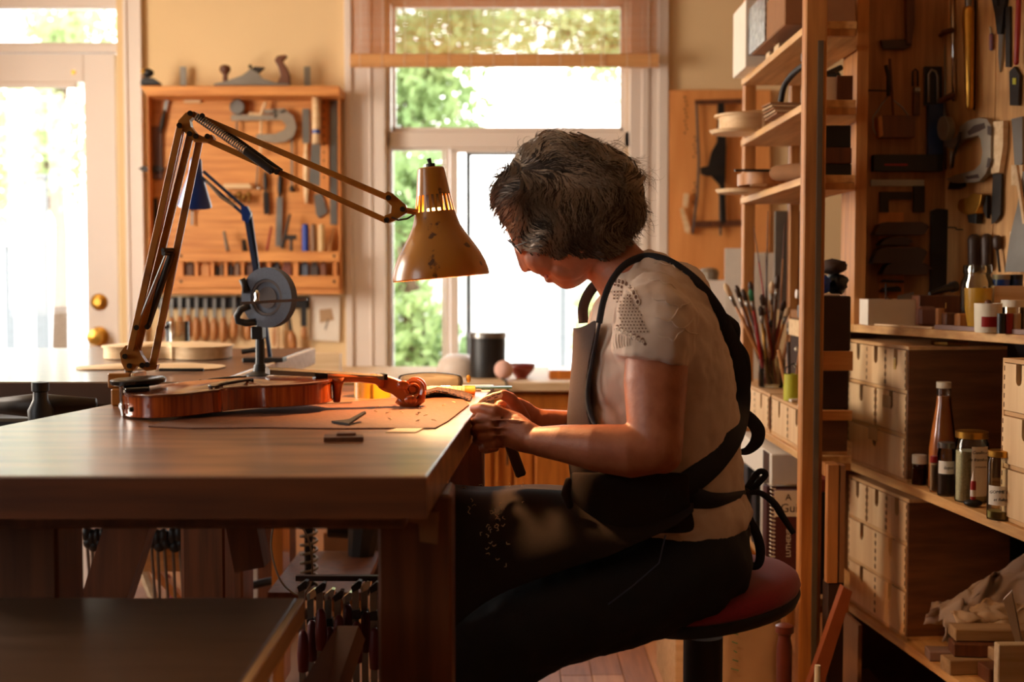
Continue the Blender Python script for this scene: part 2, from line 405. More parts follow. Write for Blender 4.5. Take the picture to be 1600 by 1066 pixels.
def tree(name, label, base, h, blobs, n, leaf, sz, sd, group='garden trees outside the window'):
    r = random.Random(sd); t = thing(name, label, 'tree', base, group)
    b = MB(); B = V(base)
    tr_ = [B, B+V((.05, 0, h*.4)), B+V((-.05, .1, h*.75)), B+V((.05, 0, h))]
    b.tube(tr_, [.11, .08, .055, .02], 8)
    for c, R in blobs: b.tube([B+V((0, 0, h*.45)), (B+V((0, 0, h*.6))+V(c))/2 + V((0, 0, .1)), V(c)], [.045, .03, .01], 6)
    part('trunk', b, m_bark, t, smooth=True)
    f = MB(); tot = sum(R**2 for _, R in blobs)
    for c, R in blobs:
        for _ in range(int(n*R*R/tot)):
            d = V((r.gauss(0, 1), r.gauss(0, 1), r.gauss(0, 1))).normalized()*R*(r.random()**.45)
            p = V(c)+d; u = V((r.gauss(0, 1), r.gauss(0, 1), r.gauss(0, 1))).normalized(); v_ = u.orthogonal().normalized(); s_ = sz*(.6+r.random()*.8)
            f.add([p, p+u*s_*.5+v_*s_*.3, p+u*s_, p+u*s_*.5-v_*s_*.3], [(0, 1, 2, 3)])
    part('foliage', f, leaf, t, kind='stuff')
g0 = -.25
def wb(px, py, Y, R): return (W(px, py, Y), R)
tree('leafy_tree', 'bright green bush filling the lower left window pane', (W(640, 433, 9).x, 9, g0), 2.2, [wb(640, 285, 9, .33), wb(655, 350, 9, .25), wb(625, 500, 9, .38), wb(665, 560, 9, .36), wb(610, 420, 9.3, .22), wb(690, 620, 9, .4)], 2600, m_leaf, .10, 1)
tree('garden_tree', 'green tree seen in the left half of the upper window pane', (W(600, 433, 12).x, 12, g0), 4.2, [wb(640, 150, 12, .50), wb(700, 185, 12, .38), wb(600, 60, 12, .7), wb(715, 40, 12, .50), wb(680, 110, 12.3, .3)], 2600, m_leaf, .12, 2)
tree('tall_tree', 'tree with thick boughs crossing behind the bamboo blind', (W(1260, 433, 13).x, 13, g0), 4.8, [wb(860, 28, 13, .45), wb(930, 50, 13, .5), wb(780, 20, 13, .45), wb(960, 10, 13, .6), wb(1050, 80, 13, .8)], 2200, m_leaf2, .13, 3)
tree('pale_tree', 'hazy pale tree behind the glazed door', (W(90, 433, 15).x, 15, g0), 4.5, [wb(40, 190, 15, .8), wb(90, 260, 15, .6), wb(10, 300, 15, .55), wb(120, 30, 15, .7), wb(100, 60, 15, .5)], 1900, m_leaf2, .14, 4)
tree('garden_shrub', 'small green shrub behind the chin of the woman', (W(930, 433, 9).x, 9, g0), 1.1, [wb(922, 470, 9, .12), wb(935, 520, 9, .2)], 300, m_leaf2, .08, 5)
# ---- bamboo roman blind
t = thing('bamboo_blind', 'half raised woven bamboo blind hanging over the window', 'blind', W(790, 105, 5.42))
b = MB(); Yb = 5.43; r = random.Random(5)
zz = Z(82, Yb); xa, xb = X(553, Yb), X(1024, Yb)
while zz < 2.46:
    b.box(xa, xb, Yb, Yb+.0012, zz, zz+.0023+r.random()*.001); zz += .0057
part('slat_sheet', b, mat('bamboo_slat', (228, 166, 100), .6, var=.2, scale=20, stretch=(.3, 1, 20), trans=.5), t, kind='stuff')
b = MB(); zc = Z(94, 5.40); n = 16
b.loft([[V((x, 5.405+.022*math.cos(2*PI*k/n)+.002*math.sin(5*2*PI*k/n), zc+.030*math.sin(2*PI*k/n))) for k in range(n)] for x in (xa-.005, xa+.2, xb-.2, xb+.005)])
part('roll', b, mat('bamboo_roll', (228, 168, 106), .6, var=.25, scale=14, stretch=(.4, 30, 30), bump=.3), t, smooth=.6)
for k in range(14):
    x = xa + .035 + k*(xb-xa-.07)/13
    part('cord', MB().tube([(x, Yb-.001, 2.46), (x, Yb-.001, zc+.028)], .0012, 5).tube([(x, 5.405+.024*math.cos(a), zc+.032*math.sin(a)) for a in [PI/2+2*PI*j/12 for j in range(13)]], .0012, 4), m_paper, t)
part('head_rail', MB().box(xa, xb, 5.41, 5.46, 2.455, 2.49, bev=.003), m_rack, t)
part('pull_cord', MB().tube([(X(938, 5.37), 5.37, 2.46), (X(938, 5.37), 5.37, Z(94, 5.37)), (X(939, 5.37), 5.37, Z(229, 5.37))], .0016, 6), m_paper, t)
# ------------------------------------------------------------------ wooden wall rack on the left of the window
Yr = 5.40
b = MB(); fb(b, 231, 530, 140, 458, Yr+.06, .02)
rack = thing('tool_rack', 'orange pine wall rack full of hand tools left of the window', 'tool rack', W(380, 458, Yr+.05))
part('back_panel', b, m_rack, rack)
part('top_shelf', MB().prism([W(x, y, 5.30) for x, y in ((218, 134), (531, 134), (531, 149), (229, 149))], (0, .17, 0)), m_rack, rack, bev=.004)
part('side_panel', fb(MB(), 231, 234, 149, 458, Yr-.01, .07), m_rackz, rack); part('side_panel', fb(MB(), 528, 532, 149, 458, Yr-.01, .07), m_rackz, rack)
part('bracket', fb(MB(), 487, 501, 149, 225, Yr-.02, .07, .002), m_ply, rack)
part('pegged_strip', fb(MB(), 499, 514, 149, 300, Yr+.045, .015), m_rackz, rack)
for i in range(10):
    part('peg_hole', MB().lathe([(0, 0), (.004, 0), (.004, .003), (0, .003)], W(506, 160+i*13, Yr+.046), (0, -1, 0), 8), m_black, rack)
part('upper_rail', fb(MB(), 276, 530, 393, 409, 5.34, .018, .002), m_rack, rack); part('lower_rail', fb(MB(), 276, 530, 431, 450, 5.34, .018, .002), m_rack, rack)
part('rail_bottom', fb(MB(), 262, 531, 450, 460, 5.35, .10, .002), m_rack, rack)
for x0, x1 in ((276, 286), (304, 309), (329, 334), (350, 355), (377, 381), (400, 405), (418, 423), (458, 466), (520, 526)):
    part('divider', fb(MB(), x0, x1, 408, 432, 5.36, .07), m_rackz, rack)
for sx_, sy_ in ((283, 440), (283, 400), (522, 400), (522, 440)): part('screw', MB().lathe([(0, 0), (.006, 0), (.006, .002), (0, .003)], W(sx_, sy_, 5.34), (0, -1, 0), 8), m_iron, rack)
G1 = 'hand tools on the orange wall rack'
P = Yr+.055
# things in the rail slots
slot = [(289, 303, (96, 62, 40), 'dark brown'), (311, 328, (206, 140, 80), 'light wooden'), (336, 342, (70, 66, 64), 'thin dark'), (343, 349, (120, 96, 76), 'grey brown'), (356, 364, (84, 80, 84), 'grey steel'), (366, 375, (130, 100, 80), 'tan'), (383, 398, (110, 74, 56), 'brown'), (406, 417, (92, 66, 50), 'dark brown narrow'), (468, 482, (90, 100, 116), 'blue grey'), (484, 498, (74, 60, 54), 'dark'), (500, 510, (130, 80, 56), 'rust coloured'), (424, 438, (60, 56, 60), 'black'), (440, 456, (126, 70, 54), 'reddish')]
for i, (x0, x1, c, nm) in enumerate(slot):
    b = MB(); fb(b, x0+.5, x1-.5, 412+(i*7 % 5), 449, 5.375, .03, .003); fb(b, x0+3, x1-3, 402+(i*5 % 5), 413+(i*7 % 5), 5.38, .015)
    one('tool_block', '%s block in the rack slots, %s from the left' % (nm, ['first', 'second', 'third', 'fourth', 'fifth', 'sixth', 'seventh', 'eighth', 'eleventh', 'twelfth', 'thirteenth', 'ninth', 'tenth'][i]), 'tool', mat('slot_tool_%d' % i, c, .6), b, group='tools in the rail slots')
for i, (x0, x1, y0, c, nm) in enumerate(((472, 483, 349, (30, 62, 160), 'blue'), (485, 495, 352, (126, 88, 56), 'brown'), (497, 508, 350, (214, 176, 120), 'pale with a green mark'))):
    b = MB(); xm = (x0+x1)/2; r_ = (x1-x0)/2*pm(5.37)
    b.lathe([(0, 0), (r_, 0), (r_, .09), (r_*.9, .115), (r_*.4, .12), (0, .12)], W(xm, 393, 5.37)-V((0, 0, .005)), (0, 0, 1), 14)
    one('file_handle', nm+' cylindrical file handle standing above the upper rail', 'handle', mat('file_handle_%d' % i, c, .45), b, group=G1, smooth=.6)
def blade(name, label, cat, mts, polys, Y=P, th=.006, group=G1, parts=None):
    """flat tool hanging on the board: first poly is the main part, others named parts"""
    c = polys[0][1]; cx = sum(p[0] for p in c)/len(c); cy = max(p[1] for p in c)
    t = thing(name, label, cat, W(cx, cy, Y), group)
    for i, (pn, pts) in enumerate(polys):
        part(pn, MB().pp(Y, pts, th*(1+.6*(i % 2))), mts[i % len(mts)], t)
    return t
def knifeish(name, label, cat, x, ya, yb, yc, wb_, wh, mb_, mh, Y=P, dx=0, group=G1, handle_top=False):
    """blade from ya to yb, handle from yb to yc (pixels), tilt dx over its length"""
    t = thing(name, label, cat, W(x+dx/2, max(ya, yc), Y-.012), group); L = yc-ya
    def px(y): return x+dx*(y-ya)/L
    part('blade', MB().beam(W(px(ya), ya, Y-.012), W(px(yb), yb, Y-.012), wb_*pm(Y), .004, (0, 1, 0)), mb_, t)
    r_ = wh/2*pm(Y); k = 7; pts = [W(px(yb+(yc-yb)*i/k), yb+(yc-yb)*i/k, Y-.012) for i in range(k+1)]
    part('handle', MB().tube(pts, [r_*.5, r_*.75, r_*.95, r_, r_, r_*.98, r_*.85, r_*.5], 10), mh, t, smooth=True)
    return t
# left column
knifeish('pincers', 'grey pincers hanging under the left end of the rack shelf', 'pincers', 262, 152, 172, 208, 5, 7, m_steel, m_iron, dx=-12)
blade('marking_gauge', 'brown wooden marking gauge with dark disc fence', 'gauge', [m_brownw, m_iron], [('beam', [(236, 198), (254, 198), (254, 280), (236, 280)]), ('fence', [(218, 264), (226, 260), (250, 260), (258, 264), (250, 269), (226, 269)])], th=.012)
one('rail_cleat', 'small pale wooden cleat under the rack shelf', 'cleat', m_pale, MB().pp(P, [(288, 151), (314, 151), (314, 161), (288, 161)], .01), group=G1)
blade('flat_file', 'dark flat file hanging at the left edge of the rack', 'file', [m_iron], [('blade', [(233, 312), (246, 309), (247, 345), (246, 372), (233, 372)])])
knifeish('brown_awl', 'brown handled awl hanging behind the blue lamp shade', 'awl', 300, 352, 330, 316, 3, 8, m_steel, m_brownw)
# clamp + dial gauge
def uclamp(pts, r_, Y, mb): return mb.tube([W(x, y, Y) for x, y in pts], r_*pm(Y), 8)
t = thing('caliper_clamp', 'grey cast U shaped caliper with round dial on the wall rack', 'caliper', W(420, 225, P-.02), G1)
arc = [(365, 183), (400, 184), (432, 184), (448, 188), (456, 197), (458, 206), (454, 214), (444, 220), (425, 220), (400, 216)]
b = MB(); Q = P-.02
out = [(362, 180), (430, 180), (446, 171), (459, 182), (464, 200), (459, 214), (447, 222), (430, 224), (400, 219), (402, 210), (430, 210), (444, 204), (448, 196), (440, 188), (362, 189)]
b.pp(Q, out, .012); b.pp(Q, [(412, 172), (445, 170), (448, 176), (414, 178)], .012); b.pp(Q, [(428, 172), (434, 172), (434, 184), (428, 184)], .012)
part('frame', b, m_alu, t)
part('dial', MB().lathe([(0, 0), (.032, 0), (.032, .018), (.027, .021), (.027, .018), (0, .018)], W(372, 168, Q), (0, -1, 0), 24), m_steel, t, smooth=.5)
part('spindle', MB().tube([W(408, 175, Q-.005), W(407, 240, Q-.005)], .005, 8).tube([W(389, 178, Q-.01), W(408, 179, Q-.01), W(415, 160, Q-.01)], .008, 6), m_pale, t)
part('anvil_rod', MB().tube([W(370, 190, Q), W(370, 215, Q)], .004, 6), m_steel, t)
# right column tools
knifeish('long_chisel', 'long steel paring chisel with pale handle left of the wooden bracket', 'chisel', 478, 170, 224, 318, 11, 10, m_steel, m_pale, dx=1)
t = thing('pull_saw', 'pull saw with pale wrapped handle hanging by the bracket', 'saw', W(495, 345, P-.03), G1)
part('handle', MB().tube([W(494, y, 5.355) for y in (150, 180, 200, 225)], [.016, .017, .017, .016], 12), m_pale, t, smooth=True)
part('blue_wrap', MB().tube([W(494, y, 5.355) for y in (203, 209)], .0176, 12), m_blue, t)
part('blade', MB().pp(5.36, [(487, 225), (501, 225), (500, 292), (483, 285)], .004), m_steel, t)
blade('card_scraper', 'small grey scraper plate with a slot hanging under the pull saw', 'scraper', [m_steel], [('plate', [(491, 305), (503, 301), (512, 332), (499, 341), (494, 335)])])
blade('steel_rule', 'long grey steel rule hanging at the right edge of the rack', 'ruler', [m_steel], [('blade', [(516, 155), (527, 155), (527, 351), (516, 351)])], th=.004)
knifeish('thin_rod_tool', 'thin steel rod with ring end beside the paring chisel', 'rod', 456, 205, 290, 300, 3, 8, m_steel, m_iron)
t = thing('adjustable_divider', 'thin steel divider hanging left of the gouge under the clamp', 'divider', W(402, 300, P-.01), G1)
part('leg', MB().tube([W(404, 250, P-.01), W(400, 296, P-.01)], .0035, 6), m_steel, t); part('ball_end', MB().ell(W(405, 294, P-.01), (.009,)*3).ell(W(394, 292, P-.01), (.006,)*3), m_chrome, t, smooth=True)
knifeish('gouge_tool', 'black handled gouge with bright blade on the rack centre', 'gouge', 417, 335, 300, 268, 9, 7, m_chrome, m_black, dx=-3)
knifeish('table_knife', 'long steel spatula knife with black handle on the rack', 'knife', 435, 385, 308, 272, 9, 8, m_steel, m_black, dx=3)
t = thing('brass_plane_row', 'little wooden tray of brass finger planes on the rack', 'tray', W(376, 322, P-.03), G1)
part('tray', MB().pp(P, [(352, 288), (392, 288), (396, 295), (352, 295)], .04), m_pale, t)
for i in range(5): part('finger_plane', MB().ell(W(359+i*7.5, 304+(i % 2)*4, P-.03), (.011, .012, .014), 10, 6).tube([W(359+i*7.5, 306, P-.03), W(359+i*7.5, 317, P-.03)], .006, 6), m_oldbrass, t, smooth=True)
for i, (x0, y0, x1, y1, w_, m_, nm) in enumerate(((350, 362, 356, 392, 6, m_steel, 'slim grey pencil tool leaning in the rack'), (424, 354, 417, 392, 4, m_red, 'red pencil leaning in the rack'), (453, 335, 441, 388, 5, m_iron, 'dark nippers leaning in the rack'), (381, 376, 383, 393, 9, m_black, 'black stub tool standing on the rail'), (523, 357, 514, 393, 8, m_handle, 'slanted wooden handle at the right end of the rail'))):
    one('leaning_tool', nm, 'tool', m_, MB().tube([W(x1, y1, 5.38), W(x0, y0, 5.41)], [w_*.5*pm(5.4), w_*.4*pm(5.4)], 8), group=G1)
one('small_hammer', 'small dark iron hammer resting on the upper rail', 'hammer', m_iron, MB().beam(W(447, 371, 5.37), W(463, 371, 5.37), .02, .02).tube([W(455, 372, 5.37), W(455, 392, 5.37)], .006, 8), group=G1)
# on top of rack shelf
zt = W(400, 134, 5.32).z
t = thing('jack_plane', 'long grey iron bench plane with wooden knob and curved tote on the rack shelf', 'hand plane', W(395, 132, 5.36))
b = MB(); b.pp(5.35, [(334, 131), (352, 127), (378, 118), (392, 107), (402, 112), (408, 122), (430, 129), (452, 131), (452, 133), (334, 133)], -.05) 
part('body', MB().prism([W(x, y, 5.34) for x, y in ((334, 131), (352, 127), (378, 118), (392, 108), (402, 113), (408, 122), (430, 129), (452, 131), (452, 133), (334, 133))], (0, .055, 0)), m_steel, t)
part('knob', MB().lathe([(.010, 0), (.011, .012), (.009, .028), (.017, .038), (.024, .050), (.020, .064), (.008, .070), (0, .071)], W(352, 128, 5.365), (0, 0, 1), 18), m_brownw, t, smooth=True)
part('tote', MB().prism([W(x, y, 5.355) for x, y in ((432, 132), (438, 118), (434, 104), (428, 94), (433, 87), (446, 85), (449, 88), (441, 95), (448, 105), (453, 118), (453, 132))], (0, .024, 0)), m_brownw, t, bev=.005)
part('iron_lever', MB().prism([W(x, y, 5.35) for x, y in ((388, 110), (398, 104), (412, 105), (402, 114), (398, 122), (390, 114))], (0, .03, 0)).ell(W(391, 104, 5.365), (.008,)*3), m_iron, t)
t = thing('block_plane', 'small black and yellow block plane on the left end of rack shelf', 'hand plane', W(233, 131, 5.36))
part('body', MB().prism([W(x, y, 5.335) for x, y in ((219, 131), (220, 124), (226, 120), (240, 122), (248, 128), (248, 132), (219, 132))], (0, .05, 0)), m_black, t, bev=.003)
part('knob', MB().ell(W(231, 114, 5.36), (.026, .02, .018), 12, 8), m_black, t, smooth=True); part('yellow_cap', MB().ell(W(224, 112, 5.35), (.010, .016, .012), 10, 6), m_tape, t, smooth=True)
for i, px in enumerate((286, 480)):
    b = MB(); fb(b, px-5, px+5, 104, 134, 5.455, .004); b.box(X(px-5, 5.455), X(px+5, 5.455), 5.42, 5.459, zt, zt+.004)
    b.lathe([(0, 0), (.004, 0), (.004, .003), (0, .003)], W(px, 108, 5.452), (0, -1, 0), 8)
    one('wall_bracket', ['galvanised angle bracket above the left part of the rack', 'galvanised angle bracket right of the plane on the rack'][i], 'bracket', m_steel, b)
# magnetic strip with gouges, below the rack
one('magnetic_strip', 'black magnetic tool strip under the wall rack', 'tool strip', m_black, fb(MB(), 244, 484, 464, 482, 5.475, .025, .003))
nm_ = ['first', 'second', 'third', 'fourth', 'fifth', 'sixth', 'seventh', 'eighth', 'ninth', 'tenth', 'eleventh']
for i, (px, y0, yh, y1) in enumerate(((252, 466, 500, 534), (268, 466, 496, 530), (281, 464, 494, 526), (294, 466, 492, 528), (307, 463, 496, 533), (321, 466, 495, 531), (335, 466, 497, 532), (349, 466, 496, 535), (366, 463, 492, 530), (388, 466, 498, 532), (430, 484, 508, 542))):
    t = knifeish('carving_gouge', '%s wooden handled carving gouge from the left on the black strip' % nm_[i], 'gouge', px, y0, yh, y1, 4.5, 12 if i < 10 else 9, m_steel, m_handle, Y=5.47, group='gouges on the magnetic strip')
knifeish('red_ferrule_gouge', 'straw handled brush like tool at the right of the strip', 'gouge', 449, 478, 517, 548, 5, 14, m_iron, m_handle, Y=5.46, dx=10, group='gouges on the magnetic strip')
knifeish('long_pink_handle', 'pale pink handled rasp hanging behind the wheel stand', 'rasp', 433, 484, 505, 546, 5, 8, m_steel, m_pale, Y=5.47)
knifeish('black_square_tool', 'black tapered tool beside the paper sheet', 'tool', 475, 468, 510, 530, 9, 9, m_black, m_handle, Y=5.47)
t = thing('paper_sheet', 'creased paper sheet in a plastic sleeve taped below the rack', 'paper', W(507, 534, 5.48)); 
part('sheet', MB().pp(5.485, [(483, 462), (531, 464), (530, 534), (482, 531)], .003), m_paper, t); part('printed_picture', MB().pp(5.4815, [(499, 484), (518, 482), (522, 500), (500, 505)], .0008), m_kraft, t)
part('pencil_mark', MB().tube([W(513, 499, 5.48), W(508, 515, 5.48)], .002, 5), m_black, t)
# pale board on right wall with frame saw
bd = one('wall_board', 'orange plywood tool board on the back wall right of the window', 'board', mat('orange_ply', (232, 160, 92), .6, scale=3, c2=(214, 138, 70), stretch=(8, 8, 1), detail=6), MB().box(X(1043), X(1200), 5.47, 5.498, Z(470), Z(142), bev=.003))
t = thing('frame_saw', 'old dark framed fret saw hanging on the orange board', 'saw', W(1122, 365, 5.45)); y_ = 5.45
part('top_bar', MB().pp(y_, [(1085, 157), (1158, 155), (1158, 162), (1085, 164)], .012), m_brownw, t)
part('side_rod', MB().tube([W(1088, 160, y_), W(1092, 250, y_), W(1090, 300, y_), W(1082, 366, y_)], .005, 6).tube([W(1125, 300, y_), W(1126, 368, y_)], .005, 6), m_iron, t)
part('saw_arm', MB().pp(y_, [(1121, 162), (1131, 162), (1134, 230), (1132, 290), (1134, 345), (1126, 352), (1124, 290), (1104, 268), (1111, 238), (1120, 222)], .014), m_black, t)
part('bracket', MB().pp(y_-.014, [(1094, 262), (1120, 258), (1132, 266), (1130, 274), (1104, 276), (1094, 272)], .01), m_iron, t)
part('bottom_bar', MB().pp(y_, [(1086, 346), (1158, 344), (1158, 353), (1084, 356)], .012), m_brownw, t)
t = thing('putty_tools', 'pale wooden templates hanging at the left of frame saw', 'template', W(1072, 366, 5.455))
part('template', MB().pp(5.455, [(1062, 326), (1067, 324), (1078, 356), (1076, 366), (1070, 362)], .008), m_pale, t); part('template', MB().pp(5.455, [(1068, 302), (1076, 303), (1074, 324), (1066, 322)], .008), m_pale, t)
b = MB()
for i in range(22): b.ell(W(1070+(i % 3)*1.5 - (0 if i < 10 else -14), 152+i*6.2 if i < 16 else 190+i*6, 5.468), (.0035, .002, .0045), 6, 4)
one('pin_row', 'row of tiny holes pricked down the orange board', 'pin holes', m_iron, b, kind='stuff')
# ------------------------------------------------------------------ window counter with cabinets
zc_ = .70
Yc0 = 4.62
ct = one('window_counter', 'light wooden counter top running below the window', 'counter', m_pale, MB().box(X(470, 4.7), 1.12, Yc0, 5.44, zc_-.035, zc_, bev=.004))
t = thing('base_cabinet', 'orange maple base cabinet with raised panel doors under the window', 'cabinet', (.3, 5.0, 0))
part('body', MB().box(-.36, .98, Yc0+.06, 5.42, .02, zc_-.036), m_cab, t)
for k, (x0, x1) in enumerate(((-.34, -.0), (.01, .32), (.34, .65), (.67, .96))):
    d = part('door', MB().box(x0, x1, Yc0+.035, Yc0+.06, .06, zc_-.05, bev=.004), m_cab, t)
    part('raised_panel', MB().box(x0+.07, x1-.07, Yc0+.022, Yc0+.036, .14, zc_-.12, bev=.01), m_cab, d)
    part('frame_edge', MB().box(x0+.05, x0+.062, Yc0+.025, Yc0+.036, .12, zc_-.10).box(x1-.062, x1-.05, Yc0+.025, Yc0+.036, .12, zc_-.10).box(x0+.05, x1-.05, Yc0+.025, Yc0+.036, zc_-.112, zc_-.10), m_cab, d)
# jars and bowl on the counter
t = thing('black_canister', 'tall black glass canister with silver lid on the window counter', 'canister', W(762, 588, 4.85))
o = V((X(762, 4.85), 4.85, zc_)); R_ = 28*pm(4.85)
part('body', MB().lathe([(0, .0), (R_, 0), (R_, .145), (R_*.96, .15), (0, .15)], o, (0, 0, 1), 28), m_black, t, smooth=.6)
part('lid', MB().lathe([(R_*1.05, .15), (R_*1.05, .165), (R_, .172), (0, .173)], o, (0, 0, 1), 28), m_steel, t, smooth=.6)
o = V((X(815, 4.8), 4.8, zc_)); t = thing('red_bowl', 'small reddish bowl on the window counter', 'bowl', o)
part('bowl', MB().lathe([(.02, .0), (.022, .004), (.045, .03), (.055, .055), (.052, .055), (.042, .032), (.018, .010), (0, .009)], o, (0, 0, 1), 24), mat('red_glaze', (150, 60, 50), .3, coat=.4), t, smooth=True)
one('crumpled_tissue', 'crumpled pale pink tissue in front of the canister', 'tissue', mat('pink_tissue', (236, 190, 175), .9), MB().ell(V((X(787, 4.72), 4.72, zc_+.038)), (.036, .03, .036), 10, 7), smooth=True)
one('wooden_block', 'orange wooden block lying on the counter behind the apron', 'block', m_cab, MB().box(X(858, 4.8), X(905, 4.8), 4.75, 4.9, zc_, zc_+.034, bev=.003))
o = V((X(715, 4.9), 4.95, zc_)); one('white_enamel_dome', 'rounded white cover beside the black canister', 'cover', m_white, MB().lathe([(.085, 0), (.085, .02), (.075, .055), (.045, .078), (0, .085)], o, (0, 0, 1), 28), smooth=True)
one('mains_cable', 'dark cable hanging over the edge of the window counter', 'cable', m_black, MB().tube([V((X(782, 4.75), 4.75, zc_+.006)), V((X(790, 4.62), 4.62, zc_+.006)), V((X(794, 4.6), 4.60, zc_-.03)), V((X(793, 4.6), 4.6, zc_-.3))], .004, 6))
# ------------------------------------------------------------------ main workbench
ZB = .855
m_lowt = mat('side_table_top', (112, 84, 62), .35, scale=6, c2=(92, 66, 46), stretch=(1, 6, 1))
FR_ = onz(667, 744, ZB); RR_ = onz(772, 601, ZB); LM = onz(173, 631.5, ZB); LL = onz(0, 666, ZB)
dl = (LM-LL).normalized(); FL = LL + dl*((FR_.y-LL.y)/dl.y); RL = V((RR_.x-.60, RR_.y-.06, ZB)); RL = LM+dl*.02
RL2 = V((LM.x+.10, RR_.y-.02, ZB))
bench = thing('workbench', 'heavy worn wooden workbench the woman sits at, violin lying on it', 'workbench', (-.4, 2.0, 0))
top = [FL, FR_, RR_, RL2, RL]
m_be = [mat('bench_top_%d' % i, c, .36, scale=4, stretch=(1.2, 6, 7), c2=c2, bump=.25, detail=9, contrast=(.36, .66), coat=.15) for i, (c, c2) in enumerate((((160, 108, 70), (96, 58, 34)), ((150, 100, 62), (116, 72, 42)), ((164, 114, 74), (128, 84, 50))))]
part('top', MB().prism([p+V((0, 0, 0)) for p in top], (0, 0, -.048)), m_be[0], bench, bev=.0025)
part('edge_strip', MB().prism([FL+V((0, -.006, -.001)), FR_+V((.0, -.006, -.001)), FR_+V((0, -.0005, -.001)), FL+V((0, -.0005, -.001))], (0, 0, -.047)), m_benchx, bench)
def zbar(x0, x1, y0, y1, z0, z1, name, m, par, bev=.004): return part(name, MB().box(x0, x1, y0, y1, z0, z1, bev=bev), m, par)
yl = 1.60
lx0, lx1 = W(590, 900, yl).x, W(706, 900, yl).x
zbar(lx0, lx1, yl, yl+.10, 0, ZB-.049, 'leg', m_benchd, bench)
zbar(W(-90, 900, yl).x, W(90, 900, yl).x, yl, yl+.10, 0, ZB-.049, 'leg', m_benchd, bench)
zbar(W(700, 700, 2.45).x, W(756, 700, 2.45).x, 2.45, 2.55, 0, ZB-.049, 'leg', m_benchd, bench)
zbar(-.62, -.54, 2.38, 2.47, 0, ZB-.049, 'leg', m_benchd, bench)
zbar(FL.x+.06, FR_.x-.03, yl-.09, yl-.05, ZB-.075, ZB-.049, 'apron_rail', m_benchd, bench)
zbar(lx0+.02, lx1-.02, yl+.101, 2.449, .14, .22, 'stretcher', m_benchd, bench)
part('brace', MB().beam(W(212, 800, 1.9), W(160, 960, 1.9), .065, .05), m_benchd, bench)
part('brace', MB().beam(W(372, 795, 1.9)+V((0, 0, .03)), W(395, 885, 1.9), .045, .05), m_benchd, bench)
part('inlay_plate', fb(MB(), 28, 44, 806, 822, yl-.012, .011), m_steel, bench)
b = MB().pp(yl, [(632, 800), (686, 800), (684, 850), (656, 846), (654, 818), (634, 814)], .003)
one('cloth_scrap', 'pale frayed scrap hooked on the near bench leg', 'cloth', m_cardb, b)
# second bench beyond
X2 = W(341, 596, 2.76).x; y2f = 2.74; y2b = 4.05
b2 = thing('second_workbench', 'second dark workbench beyond, carrying the glass mug and blue lamp', 'workbench', (-1.4, 3.4, 0))
part('top', MB().box(-2.1, X2, y2f, y2b, ZB-.05, ZB, bev=.003), mat('far_bench_top', (104, 72, 50), .35, scale=4, c2=(76, 50, 34), stretch=(1, 8, 1), coat=.3), b2)
zbar(-2.05, X2-.02, y2f+.02, y2f+.05, ZB-.14, ZB-.051, 'apron_rail', m_dark, b2)
zbar(W(286, 900, 2.85).x, W(382, 900, 2.85).x, 2.83, 2.95, 0, ZB-.051, 'leg', m_benchd, b2)
zbar(-2.0, -1.88, 2.83, 2.95, 0, ZB-.051, 'leg', m_benchd, b2)
zbar(X2-.14, X2-.04, 3.85, 3.97, 0, ZB-.051, 'leg', m_benchd, b2); zbar(-2.0, -1.9, 3.85, 3.97, 0, ZB-.051, 'leg', m_benchd, b2)
part('side_light_edge', MB().box(X2, X2+.012, y2f, y2b, ZB-.05, ZB, bev=.002), m_pale, b2)
t = thing('bench_vise', 'black bench vise with knob handle left of the lamp base', 'vise', V((W(60, 640, 2.45).x, 2.5, .73)))
part('body', MB().tube([W(0, 634, 2.45), W(60, 634, 2.45), W(150, 630, 2.45)], [.016, .024, .010], 12), m_iron, t, smooth=True)
part('knob', MB().lathe([(.022, 0), (.024, .025), (.014, .045), (.013, .060), (.016, .062), (.016, .078), (0, .080)], W(64, 662, 2.40), (0, 0, 1), 16), m_black, t, smooth=.7)
part('jaw', MB().box(-1.2, -.76, 2.52, 2.735, .74, .80, bev=.006), m_black, t)
# low table in front
t = thing('low_table', 'low brown topped side table in the bottom left foreground', 'table', (-.6, 1.2, 0))
zl = .675; xr = onz(464, 934, zl).x; yr_ = onz(464, 934, zl).y
part('top', MB().box(-1.25, xr, .85, yr_, zl-.022, zl, bev=.002), m_lowt, t)
for (x0, y0) in ((-1.2, .9), (-1.2, yr_-.08), (xr-.08, .9), (xr-.08, yr_-.08)): part('leg', MB().box(x0, x0+.05, y0, y0+.05, 0, zl-.023), m_dark, t)
part('apron_rail', MB().box(-1.19, xr-.035, yr_-.06, yr_-.04, zl-.08, zl-.0225), m_dark, t)
part('side_edge', MB().box(xr, xr+.010, .86, yr_, zl-.03, zl-.001, bev=.001), m_ply, t)
b = MB().prism([W(x, y, 1.75) for x, y in ((527, 980), (527, 1150), (440, 1150))], (0, .02, 0))
one('slanted_board', 'slanted pale board leaning beside the low table', 'board', m_cardb, MB().prism([W(527, 978, 1.85), W(560, 978, 1.85), W(500, 1150, 1.5), W(440, 1120, 1.5)], (0.01, 0, -.02)))
